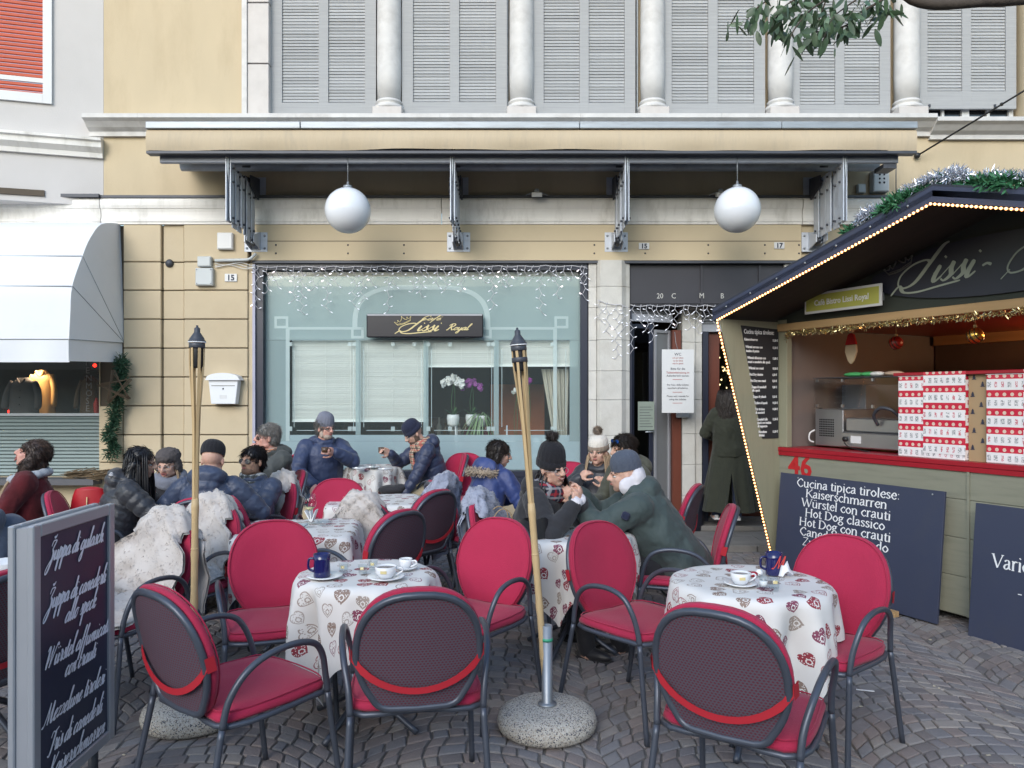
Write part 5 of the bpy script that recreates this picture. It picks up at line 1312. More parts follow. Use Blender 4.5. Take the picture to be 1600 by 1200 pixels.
# wrapped boxes
def wrapmat():
    m = bpy.data.materials.new('gift_wrap'); m.use_nodes = True; nt = m.node_tree; N = nt.nodes; L = nt.links; b = N['Principled BSDF']
    b.inputs['Roughness'].default_value = .22
    tc = N.new('ShaderNodeTexCoord'); sp_ = N.new('ShaderNodeSeparateXYZ'); L.new(tc.outputs['Object'], sp_.inputs[0])
    z = math_node(nt, 'MULTIPLY', sp_.outputs['Z'], 1/.124); fz = math_node(nt, 'FRACT', z)
    hx = math_node(nt, 'MULTIPLY', math_node(nt, 'ADD', sp_.outputs['X'], sp_.outputs['Y']), 1/.045)
    ix = math_node(nt, 'FLOOR', hx); fx = math_node(nt, 'FRACT', hx)
    band = math_node(nt, 'GREATER_THAN', fz, .60)
    # small gift figures in the white bands
    u = math_node(nt, 'ABSOLUTE', math_node(nt, 'SUBTRACT', fx, .5)); v = math_node(nt, 'ABSOLUTE', math_node(nt, 'SUBTRACT', fz, .30))
    wn_ = N.new('ShaderNodeTexWhiteNoise'); wn_.noise_dimensions = '2D'; cm = N.new('ShaderNodeCombineXYZ'); L.new(ix, cm.inputs[0]); L.new(math_node(nt, 'FLOOR', z), cm.inputs[1]); L.new(cm.outputs[0], wn_.inputs[0])
    size = math_node(nt, 'MULTIPLY_ADD', wn_.outputs['Value'], .14, .16)
    fig = math_node(nt, 'MULTIPLY', math_node(nt, 'LESS_THAN', u, size), math_node(nt, 'LESS_THAN', v, .15))
    nz = N.new('ShaderNodeTexNoise'); nz.inputs['Scale'].default_value = 130; L.new(tc.outputs['Object'], nz.inputs['Vector'])
    fig = math_node(nt, 'MULTIPLY', fig, math_node(nt, 'GREATER_THAN', nz.outputs['Fac'], .47))
    figc = N.new('ShaderNodeMix'); figc.data_type = 'RGBA'; figc.inputs[6].default_value = (.55,.16,.20,1); figc.inputs[7].default_value = (.30,.31,.33,1); L.new(math_node(nt, 'GREATER_THAN', wn_.outputs['Value'], .4), figc.inputs[0])
    wh = N.new('ShaderNodeMix'); wh.data_type = 'RGBA'; wh.inputs[6].default_value = (.78,.76,.78,1); L.new(fig, wh.inputs[0]); L.new(figc.outputs[2], wh.inputs[7])
    v2 = math_node(nt, 'ABSOLUTE', math_node(nt, 'SUBTRACT', fz, .76)); u2 = math_node(nt, 'ABSOLUTE', math_node(nt, 'SUBTRACT', math_node(nt, 'FRACT', math_node(nt, 'MULTIPLY', hx, .9)), .5))
    r2 = math_node(nt, 'ADD', math_node(nt, 'MULTIPLY', u2, u2), math_node(nt, 'MULTIPLY', math_node(nt, 'MULTIPLY', v2, v2), 6))
    dot = math_node(nt, 'LESS_THAN', r2, .06)
    rd = N.new('ShaderNodeMix'); rd.data_type = 'RGBA'; rd.inputs[6].default_value = (.55,.02,.055,1); rd.inputs[7].default_value = (.68,.52,.44,1); L.new(dot, rd.inputs[0])
    mx = N.new('ShaderNodeMix'); mx.data_type = 'RGBA'; L.new(band, mx.inputs[0]); L.new(wh.outputs[2], mx.inputs[6]); L.new(rd.outputs[2], mx.inputs[7]); L.new(mx.outputs[2], b.inputs['Base Color'])
    n2 = N.new('ShaderNodeTexNoise'); n2.inputs['Scale'].default_value = 7; bu = N.new('ShaderNodeBump'); bu.inputs['Strength'].default_value = .5; bu.inputs['Distance'].default_value = .02
    L.new(tc.outputs['Object'], n2.inputs['Vector']); L.new(n2.outputs['Fac'], bu.inputs['Height']); L.new(bu.outputs[0], b.inputs['Normal'])
    return m
M_wrap = wrapmat(); M_kraft = mat('kraft_paper', (.36,.25,.14), .7, var=.1)
def wrapped(x_, w_, h_, lab):
    e = kthing('wrapped_box', x_, .02, 1.141, lab, 'gift box')
    MB().bb(0, w_, 0, .30, 0, h_).build('box', M_wrap, e, bevel=.006)
    MB().bb(.19*w_/.5+.0, w_-.004, -.0035, -.001, .004, h_-.004).build('overlapping_sheet', M_wrap, e).location = (.013,0,.035)
    MB().bb(-.001, w_+.001, .0, .3, h_+.001, h_+.004).build('top_sheet', mat('clear_tape', (.7,.68,.7), .1), e)
    return e
wrapped(1.19, .52, .60, 'tall box in red and white gift paper, left one on the kiosk counter')
wrapped(1.86, .62, .60, 'tall box in red and white gift paper, right one cut by the photo edge')
kr = kthing('kraft_panel', 1.715, .06, 1.141, 'brown kraft paper panel with small dark tree print between the wrapped boxes', 'paper')
MB().bb(0, .14, 0, .01, 0, .62).build('sheet', M_kraft, kr)
tp = MB()
for i, (a, b_) in enumerate(((.03,.08),(.10,.13),(.04,.2),(.1,.26),(.03,.33),(.09,.38),(.03,.45),(.1,.52),(.04,.57))):
    for k in range(3): tp.add([(a-.018+.004*k,-.002-.0001*k,b_+k*.011),(a+.018-.004*k,-.002-.0001*k,b_+k*.011),(a,-.002-.0001*k,b_+k*.011+.016)], [(0,1,2)])
tp.build('tree_print', M_ink, kr)['kind'] = 'stuff'
# appliances
fr1 = kthing('countertop_oven', .17, .28, 1.141, 'stainless countertop unit with vent grid under a glass hood, left on the kiosk counter', 'appliance')
MB().bb(0, .30, 0, .4, .015, .34).build('body', M_inox, fr1, bevel=.006)
vg = MB()
for i in range(9):
    for j in range(8): vg.bb(.05+i*.018, .062+i*.018, -.003, -.0005, .10+j*.02, .112+j*.02)
vg.build('vent_grid', M_black, fr1)
MB().tube(smooth_pts([(-.03,.02,.04),(-.055,-.01,.06),(-.05,-.01,.12),(-.02,.02,.15)], 4), .008, 6).build('handle', M_plastic, fr1)
MB().bb(.0, .03, .05, .06, .341, .35).build('knob', M_black, fr1)
gh = kthing('glass_hood', .17, .26, 1.49, 'clear glass sneeze hood standing on the appliances in the kiosk', 'glass hood')
for (a, b_, c, d) in ((0,.98,0,.006),(0,.006,.007,.4),(.974,.98,.007,.4)): MB().bb(a,b_,c,d,0,.26).build('glass_pane', M_clearg, gh)
MB().bb(-.005,.985,-.003,.41,.261,.268).build('top_plate', M_darksteel, gh)
cl = MB()
for a in (.03,.3,.6,.95):
    for z_ in (.02,.24): cl.bb(a,a+.02,-.006,.012,z_-.012,z_+.012)
cl.build('clips', M_inox, gh)
fy = kthing('contact_grill', .50, .22, 1.141, 'low stainless contact grill with curved grey handle beside the vented unit', 'appliance')
MB().bb(0, .62, 0, .36, .02, .15).build('base', M_inox, fy, bevel=.01)
MB().bb(.03, .56, .02, .34, .155, .27).build('lid', M_inox, fy, bevel=.01)
MB().tube(smooth_pts([(.36,-.0,.22),(.37,-.06,.30),(.45,-.08,.36),(.54,-.06,.34),(.56,0,.28)], 4), .014, 8).build('handle', M_darksteel, fy)
MB().lathe([(.022,0),(.022,.02),(0,.02)], n=12, c=(.05,-.001,.09), rot=Matrix.Rotation(PI/2,3,'X')).build('knob', M_black, fy)
MB().bb(.10,.20,-.003,-.0005,.06,.12).build('label_plate', M_plastic, fy)
MB().tube(smooth_pts([(.05,-.02,.06),(.12,-.05,.03),(.25,-.06,.01),(.33,-.05,.0)], 4), .005, 5).build('cable', M_black, fy)
bxm = kthing('steel_cabinet', .06, .75, 1.141, 'blue grey metal cabinet standing in the left corner of the kiosk', 'cabinet')
MB().bb(0, .26, 0, .6, 0, .56).build('housing', mat('blue_grey_metal', (.20,.22,.27), .45, metal=.3), bxm, bevel=.005)
gv = kthing('folded_gloves', .36, .45, 1.765, 'green and cream cloth lying on top of the glass hood', 'cloth')
for (a, m_, sx_) in ((0, mat('green_cloth', (.08,.42,.14), .7), .18), (.17, mat('green_cloth', (.08,.42,.14), .7), .13), (.26, M_petw, .12), (.40, mat('cream_cloth', (.55,.40,.30), .8), .15)):
    MB().ball((a+sx_/2, 0, .018), (sx_*.6,.06,.022), 12, 6).build('cloth', m_, gv)
bt_ = kthing('storage_box', 1.42, 1.5, 1.72, 'grey storage crate on the shelf at the back of the kiosk', 'box')
MB().bb(0,.56,0,.35,0,.24).build('crate', mat('grey_crate', (.22,.19,.18), .6), bt_, bevel=.01)
MB().bb(-.01,.57,-.01,.36,.241,.26).build('lid', mat('grey_crate', (.22,.19,.18), .6), bt_, bevel=.004)
kb_(MB().bb(1.1, 3.8, 1.45, KD-.1, 1.695, 1.718), 'back_shelf', M_litpine)
# hanging ornaments
on = kthing('felt_ornament', .455, .4, 1.93, 'felt pendant with red cap and cream body hanging in the kiosk', 'ornament')
MB().prism([(-.055,.11),(.055,.11),(.062,.05),(.03,-.03),(0,-.06),(-.03,-.03),(-.062,.05)], -.012, .012, 'y').build('cream_body', mat('cream_felt', (.55,.42,.28), .95), on, bevel=.006)
MB().prism([(-.058,.112),(.058,.112),(.03,.20),(-.0,.215),(-.03,.20)], -.014, .014, 'y').build('red_cap', mat('red_felt', (.4,.015,.015), .95), on, bevel=.006)
MB().ball((0,0,.235), .024, 10, 6).build('bobble', mat('cream_felt', (.55,.42,.28), .95), on)
MB().tube([(0,0,.25),(0,0,.26)], .002, 4).build('string', M_plastic, on)
def bauble(x_, y_, z_, r, m, m2, lab):
    e = kthing('bauble', x_, y_, z_, lab, 'bauble')
    MB().ball((0,0,0), r, 20, 12).build('ball', m, e)
    rb2 = MB()
    for k in (-.5,.0,.5): rb2.lathe([(r*math.cos(k)*1.01, r*math.sin(k)-.005),(r*math.cos(k)*1.02, r*math.sin(k)+.005)], n=20, rot=Matrix.Rotation(1.2,3,'Y'))
    rb2.build('band', m2, e)
    MB().lathe([(.012,r),(.012,r+.018),(0,r+.018)], n=10).build('cap', M_gold, e)
    MB().tube([(0,0,r+.01),(0,0,r+.10)], .002, 4).build('string', M_gold, e)
M_gb = mat('gold_bauble', (.75,.45,.10), .18, metal=.9); M_db = mat('dark_bauble', (.04,.02,.01), .3); M_rb = mat('red_bauble', (.35,.02,.01), .3)
bauble(1.66, .22, 2.03, .058, M_gb, M_db, 'gold and black striped bauble hanging above the wrapped boxes')
bauble(.89, .4, 2.03, .055, M_rb, M_db, 'dark red striped bauble hanging deeper inside the kiosk')
# tinsel along the lintel
M_tins = mat('gold_tinsel', (.60,.52,.28), .25, metal=.8, var=.3, scale=40)
ts = kthing('gold_tinsel', .12, 0, 2.15, 'gold tinsel strand along the top of the kiosk opening', 'tinsel')
o = fir('strands', [(0,-.02,-.05),(.02,-.02,.0),(.5,-.03,-.012),(1.0,-.03,.0),(1.6,-.03,-.01),(2.4,-.03,0),(3.4,-.03,0)], .022, 2600, M_tins, '', parent=ts, ln=.028, wd=.003, seed=8); o['kind'] = 'stuff'
# roof garland with silver tinsel
M_silver = mat('silver_tinsel', (.70,.72,.78), .2, metal=.8, var=.2, scale=40)
def rl(t, dz=.12, dy=0):
    z_ = ZE+RISE*(1-abs(t*KW/2-xa)/xa)+dz if True else 0
    return Vector((t*KW/2, -OV+.05+dy, ZE+RISE*(1-abs(t*KW/2-xa)/xa)+dz))
rg = kthing('roof_garland', 0, 0, 0, 'green fir garland with silver tinsel lying along the kiosk roof edge', 'garland')
pts = [rl(t, .118, .05*math.sin(t*20)) for t in (.64,.68,.75,.85,.95,1.0,1.08,1.2,1.35,1.5,1.7,1.9)]
M_firk = mat('bright_fir', (.03,.14,.06), .7, var=.4, scale=30)
o = fir('needles', pts, .042, 4200, M_firk, '', parent=rg, ln=.055, wd=.006, seed=21, dens_fn=lambda s: .8+.3*math.sin(s*17)+.2*math.sin(s*41)); o['kind'] = 'stuff'
for a, b_ in ((.70,.78),(.86,1.0),(1.02,1.10),(1.14,1.3),(1.45,1.55)):
    o = fir('tinsel', [rl(a,.15), rl((a+b_)/2,.165), rl(b_,.155)], .036, 600, M_silver, '', parent=rg, ln=.05, wd=.003, seed=int(a*100)); o['kind'] = 'stuff'
# big boards leaning on the front
def sxa(tt): return tt
bd = kthing('menu_board', .15, -.045, 0, 'large slate blue board listing Tyrolean dishes in white, leaning on the kiosk front', 'menu board')
BW, BH, lean = 1.51, .92, math.radians(5.5)
Rl = Matrix.Rotation(-lean, 3, 'X')
c0 = Vector((0, -.15, .012))
brd = MB().box(c0+Rl @ Vector((BW/2, 0, BH/2)), (BW, .02, BH), rot=Rl).build('board', M_board, bd, bevel=.002)
def BM(x_, z_): 
    o_ = c0+Rl @ Vector((x_, -.0125, z_)); return plane_matrix(tuple(o_), (1,0,0), tuple(Rl @ Vector((0,0,1))))
lines = ['Cucina tipica tirolese:','Kaiserschmarren','Würstel con crauti','Hot Dog classico','Hot Dog con crauti','Canederli in brodo','Zuppa di gulasch','Tris di canederli','Mezzelune tirolesi','Strudel di mele','Vini tirolesi']
for i, l in enumerate(lines): serif(l, .0455, M_pwhite, bd, BM(BW*.45, BH-.10-i*.080), sx=1.32, pen=.27, thin=.11)
sc_ = MB()
for a in (.2, 1.42): sc_.ball(c0+Rl @ Vector((a, -.012, BH-.03)), .008, 6, 4)
sc_.build('screws', M_zinc, bd)
tag(MB().box((0,0,.02), (.28,.05,.04)).build('wood_block', M_raww, None, tuple(KC+Matrix.Rotation(th,3,'Z') @ Vector((1.25,-.26,0))), (0,0,th)), 'short pine block on the cobbles under the menu board', 'block')
b2 = kthing('notice_board', 1.88, -.045, 0, 'second slate blue board beginning with Varie, cut by the right photo edge', 'sign board')
MB().box(c0+Rl @ Vector((.75, 0, .42)), (1.5, .02, .90), rot=Rl).build('board', M_board, b2, bevel=.002)
serif('Varie', .058, M_pwhite, b2, BM(.13, .47), center=False)
serif('- T', .058, M_pwhite, b2, BM(.30, .30), center=False)
# red digits painted on the planks
e = kthing('house_number', .13, 0, .93, 'red painted number half hidden behind the kiosk menu board', 'number')
text('46', .26, mat('red_paint', (.45,.015,.02), .5), e, plane_matrix((0,-.003,-.03), (1,0,0), (0,0,1)), 'digits', bold=.006, sx=1.0)
# ================================================================ chairs
M_red_f = mat('crimson_cushion', (.37,.012,.055), .85, var=.10, scale=5, bump=.25, bscale=260, sheen=.10, dirt=(.29,.012,.045,.4), dscale=3, rnd=.08)
M_tube = mat('anthracite_tube', (.07,.08,.105), .38, metal=.35, var=.15, scale=20, rnd=.06)
M_strap = mat('red_strap', (.38,.008,.02), .7, var=.1)
def mesh_weave():
    m = mat('charcoal_mesh', (.05,.03,.04), .7, var=.15, scale=6); nt = m.node_tree; N = nt.nodes; L = nt.links; b = N['Principled BSDF']
    tc = N.new('ShaderNodeTexCoord'); sp_ = N.new('ShaderNodeSeparateXYZ'); L.new(tc.outputs['Object'], sp_.inputs[0])
    z = math_node(nt, 'MULTIPLY', sp_.outputs['Z'], 104); x = math_node(nt, 'MULTIPLY', sp_.outputs['X'], 76)
    row = math_node(nt, 'FLOOR', z); x2 = math_node(nt, 'MULTIPLY_ADD', row, .5, x)
    a = math_node(nt, 'ABSOLUTE', math_node(nt, 'SUBTRACT', math_node(nt, 'FRACT', x2), .5)); c = math_node(nt, 'ABSOLUTE', math_node(nt, 'SUBTRACT', math_node(nt, 'FRACT', z), .5))
    hole = math_node(nt, 'LESS_THAN', math_node(nt, 'ADD', a, c), .42)
    mx = N.new('ShaderNodeMix'); mx.data_type = 'RGBA'; mx.inputs[6].default_value = (.075,.066,.088,1); mx.inputs[7].default_value = (.10,.014,.030,1)
    L.new(hole, mx.inputs[0]); L.new(mx.outputs[2], b.inputs['Base Color'])
    bu = N.new('ShaderNodeBump'); bu.inputs['Strength'].default_value = .7; bu.inputs['Distance'].default_value = .003; bu.invert = True
    L.new(hole, bu.inputs['Height']); L.new(bu.outputs[0], b.inputs['Normal'])
    return m
M_weave = mesh_weave()
# back outline in its own plane (x, h) ; tilted
def back_outline(grow=0, n=40):
    pts = []
    for k in range(n):
        a = -PI/2+2*PI*k/n; c, s = math.cos(a), math.sin(a)
        if s >= -.05: x_ = .222*math.copysign(abs(c)**.78, c); h = .22+.245*abs(s)**.86*(1 if s > 0 else -1)
        else: x_ = math.copysign(abs(c)**.30, c)*(.222-.04*min(1, -s*1.4)); h = .22-.205*abs(s)**.75
        l = math.hypot(x_, h-.22) or 1
        pts.append((x_*(1+grow/.23), .22+(h-.22)*(1+grow/.23)))
    return pts
TILT = math.radians(14)
def bk(x_, h, d=0):   # d: distance in front of the mesh plane
    y_ = -.258-math.sin(TILT)*h+d*math.cos(TILT)+.05*(x_/.23)**2*.6
    z_ = .45+math.cos(TILT)*h+d*math.sin(TILT)
    return Vector((x_, y_, z_))
def pillow(outline, fn, thick, mb, rings=4, edge=.35):
    """soft slab over an outline; fn(x,h,d)->Vector"""
    cx = sum(p[0] for p in outline)/len(outline); cy = sum(p[1] for p in outline)/len(outline); n = len(outline)
    vs = []; fs = []
    lay = [(1.0, 0.0), (1.015, .35), (1.0, .75), (.95, 1.0), (.7, 1.06), (.35, 1.1)]
    for s_, d in lay:
        for x_, h in outline: vs.append(fn(cx+(x_-cx)*s_, cy+(h-cy)*s_, d*thick))
    for i in range(len(lay)-1):
        for k in range(n):
            l = (k+1) % n; fs.append((i*n+k, i*n+l, (i+1)*n+l, (i+1)*n+k))
    fs.append(tuple(range(n-1, -1, -1)))
    T = len(vs); vs.append(fn(cx, cy, thick*1.1))
    for k in range(n): fs.append(((len(lay)-1)*n+k, (len(lay)-1)*n+(k+1) % n, T))
    mb.add(vs, fs, smooth=True); return mb
def make_chair():
    e = empty('cafe_chair')
    # side hoops, split at seat height into legs and armrest
    for s_ in (-1, 1):
        rear = smooth_pts([(s_*.262,-.33,0),(s_*.252,-.275,.25),(s_*.243,-.235,.44)], 4)
        arm = smooth_pts([(s_*.243,-.235,.44),(s_*.25,-.215,.53),(s_*.268,-.165,.615),(s_*.278,-.08,.665),(s_*.28,.04,.678),(s_*.275,.13,.655),(s_*.265,.175,.60),(s_*.250,.20,.52),(s_*.245,.215,.44)], 4)
        front = smooth_pts([(s_*.245,.215,.44),(s_*.252,.24,.25),(s_*.262,.275,0)], 4)
        MB().tube(rear, .0125, 10).build('leg', M_tube, e); MB().tube(front, .0125, 10).build('leg', M_tube, e)
        MB().tube(arm, .0127, 10).build('armrest', M_tube, e)
    fr = smooth_pts([(-.235,-.20,.437),(-.235,.14,.437),(-.20,.222,.437),(0,.245,.437),(.20,.222,.437),(.235,.14,.437),(.235,-.20,.437),(0,-.21,.437)], 4, True)
    MB().tube(fr, .0115, 8, closed=True).build('seat_frame', M_tube, e)
    so = [(p.x*.985, p.y) for p in fr]
    pillow(so, lambda x_, y_, d: Vector((x_, y_, .449+d+.004*math.sin(x_*20)*math.sin(y_*17))), .036, MB()).build('seat_cushion', M_red_f, e)
    o = back_outline()
    MB().tube([bk(x_, h) for x_, h in o], .0135, 10, closed=True).build('back_frame', M_tube, e)
    mb = MB(); n = len(o); rings = [.985, .6, .25]
    vs = [bk(x_*s_, .22+(h-.22)*s_, -.004) for s_ in rings for x_, h in o]+[bk(0,.22,-.004)]; fs = []
    for i in range(2):
        for k in range(n): fs.append((i*n+k, (i+1)*n+k, (i+1)*n+(k+1)%n, i*n+(k+1)%n))
    for k in range(n): fs.append((2*n+k, 3*n, 2*n+(k+1)%n))
    mb.add(vs, fs, smooth=True).build('back_mesh', M_weave, e)
    pillow(back_outline(.010), lambda x_, h, d: bk(x_, h+.004, .012+d), .032, MB()).build('back_cushion', M_red_f, e)
    MB().tube([bk(x_*1.0, h+.004, .046) for x_, h in back_outline(.004)], .0035, 5, closed=True).build('piping', M_red_f, e)
    MB().tube([(p.x*.965, p.y*.985, .487) for p in fr], .0032, 5, closed=True).build('piping', M_red_f, e)
    st_ = []
    for i in range(15):
        t = -1+2*i/14; x_ = t*.238; h = .215-.135*(1-t*t)**.75
        st_.append(bk(x_, h+.02, -.022+.018*abs(t)**6))
    vs = []
    for i, p in enumerate(st_):
        w2 = .0115+.010*abs(-1+2*i/14)**3; vs += [p+Vector((0,-.002,w2)), p+Vector((0,-.001,-w2)), p+Vector((0,.002,-w2)), p+Vector((0,.001,w2))]
    MB().add(vs, [(4*i+a, 4*i+(a+1)%4, 4*i+4+(a+1)%4, 4*i+4+a) for i in range(14) for a in range(4)]).build('strap', M_strap, e)
    for s_ in (-1, 1):
        MB().add([bk(s_*.240,.205,-.012), bk(s_*.240,.26,-.012), bk(s_*.246,.26,.02), bk(s_*.246,.205,.02)], [(0,1,2,3)]).build('strap', M_strap, e)
    return e
chair0 = make_chair(); used = False
def chair(px, z, f, lab, py=None, X=None, zf=0, grp='crimson cafe chairs with charcoal tube frames', lean=0):
    """px,z: column and distance of the seat centre; f: facing"""
    global used
    x_ = (px-800)/F*z if X is None else X
    o = chair0 if not used else copy_tree(chair0); used = True
    o.location = (x_, z, zf); o.rotation_euler = (0, 0, math.atan2(-f[0], f[1])); o['label'] = lab; o['category'] = 'chair'; o['group'] = grp
    return o
# fur throws
def translucent(m, k=.5):
    nt = m.node_tree; b = nt.nodes['Principled BSDF']; t = nt.nodes.new('ShaderNodeBsdfTranslucent'); x = nt.nodes.new('ShaderNodeMixShader'); x.inputs[0].default_value = k
    nt.links.new(b.inputs['Base Color'].links[0].from_socket, t.inputs[0]); nt.links.new(b.outputs[0], x.inputs[1]); nt.links.new(t.outputs[0], x.inputs[2]); nt.links.new(x.outputs[0], nt.nodes['Material Output'].inputs[0])
M_furw = mat('cream_fleece', (.50,.46,.435), .95, var=.15, scale=7, dirt=(.30,.255,.23,.9), dscale=4, sheen=.3)
M_furb = mat('blue_grey_fleece', (.30,.32,.40), .95, var=.35, scale=12, dirt=(.13,.14,.20,.9), dscale=8, sheen=.3)
M_furwt = mat('cream_fleece_tips', (.56,.52,.49), .95, var=.12, scale=7); translucent(M_furwt)
M_furbt = mat('blue_grey_fleece_tips', (.34,.36,.44), .95, var=.3, scale=12); translucent(M_furbt)
def fur(ch, m, lab, seed=1, seat=True, w=1.0, drop=.36, back_only=False):
    """a fleece thrown over the chair back (and seat): a double skin sheet with tufts"""
    r_ = random.Random(seed)
    e = empty('fleece_throw', tuple(ch.location), ch.rotation_euler[2], label=lab, cat='throw')
    prof = []   # (y,z) centre line from seat front over the top to the rear
    T = bk(0, .49, .06)
    if seat: prof += [(.285,.34),(.265,.49),(.13,.515),(-.10,.52)]
    prof += [(-.165,.56),(-.20,.70),(-.26,.88),(T.y-.005, T.z+.02),(T.y-.06,T.z+.015),(T.y-.085,T.z-.06),(-.375,.70),(-.355,.45+.35-drop)]
    pp = smooth_pts([(0, a, b_) for a, b_ in prof], 4); n = len(pp)-1; NU = 26
    L_ = [0]
    for a, b_ in zip(pp, pp[1:]): L_.append(L_[-1]+(b_-a).length)
    def hw(t):
        i = min(range(n+1), key=lambda k: abs(L_[k]/L_[-1]-t)); p = pp[i]
        if p.z > .56: h = min(.49, max(.0, (p.z-.45)/math.cos(TILT))); return max(.15, .235*max(.05, 1-max(0,(h-.22)/.27)**2.6)**.5)+.03
        return .25
    vs = []; nz = lambda a, b_, s_: math.sin(a*s_+seed)*math.sin(b_*s_*1.3+seed*2)
    def fn(i, j, off=0):
        u = -1+2*i/NU; p = pp[j]; t = L_[j]/L_[-1]
        wdt = hw(t)*w*(1+.07*math.sin(j*.9+seed)+.05*math.sin(j*2.3+i*.0+seed))
        a = pp[max(0,j-1)]; b_ = pp[min(n,j+1)]; tn = (b_-a).normalized(); nr = Vector((0, tn.z, -tn.y))
        if nr.y < 0 and p.z > .6 and t < .6: pass
        k = off+.014*nz(u*3, j*.5, 2.1)+.010*nz(u*9, j*1.1, 1.7)
        droop = -.03*abs(u)**4-.09*abs(u)**3*math.exp(-((p.z-.95)/.09)**2)
        nr = nr
        return Vector((u*wdt, p.y+.03*abs(u)**2, p.z+droop))+nr*k
    mb = MB(); NV = len(pp)
    mb.grid(lambda i, j: fn(i, j, .004), NU+1, NV); mb.grid(lambda i, j: fn(i, j, .02), NU+1, NV)
    mb.build('fleece_sheet', m, e)
    tf = MB()
    for k in range(7000):
        u = r_.random()*NU; v = r_.random()*(NV-1.01); i, j = int(u), int(v)
        p = fn(i, j, .018).lerp(fn(i+1, j+1, .018), .5)+(fn(i+1,j,.018)-fn(i,j,.018))*(u-i-.5)+(fn(i,j+1,.018)-fn(i,j,.018))*(v-j-.5)
        a = pp[max(0,j-1)]; b_ = pp[min(n,j+1)]; tn = (b_-a).normalized(); nr = Vector((0, tn.z, -tn.y))
        d = (nr*.45+Vector((r_.gauss(0,.45), r_.gauss(0,.2), r_.gauss(-.8,.35)))).normalized()*r_.uniform(.010,.022)
        sd_ = Vector((r_.gauss(0,1), r_.gauss(0,1), r_.gauss(0,1))).normalized()*.0022
        tf.add([p-sd_, p+sd_, p+d], [(0,1,2)])
    o = tf.build('fleece_tufts', M_furwt if m is M_furw else M_furbt, e); o['kind'] = 'stuff'
    return e
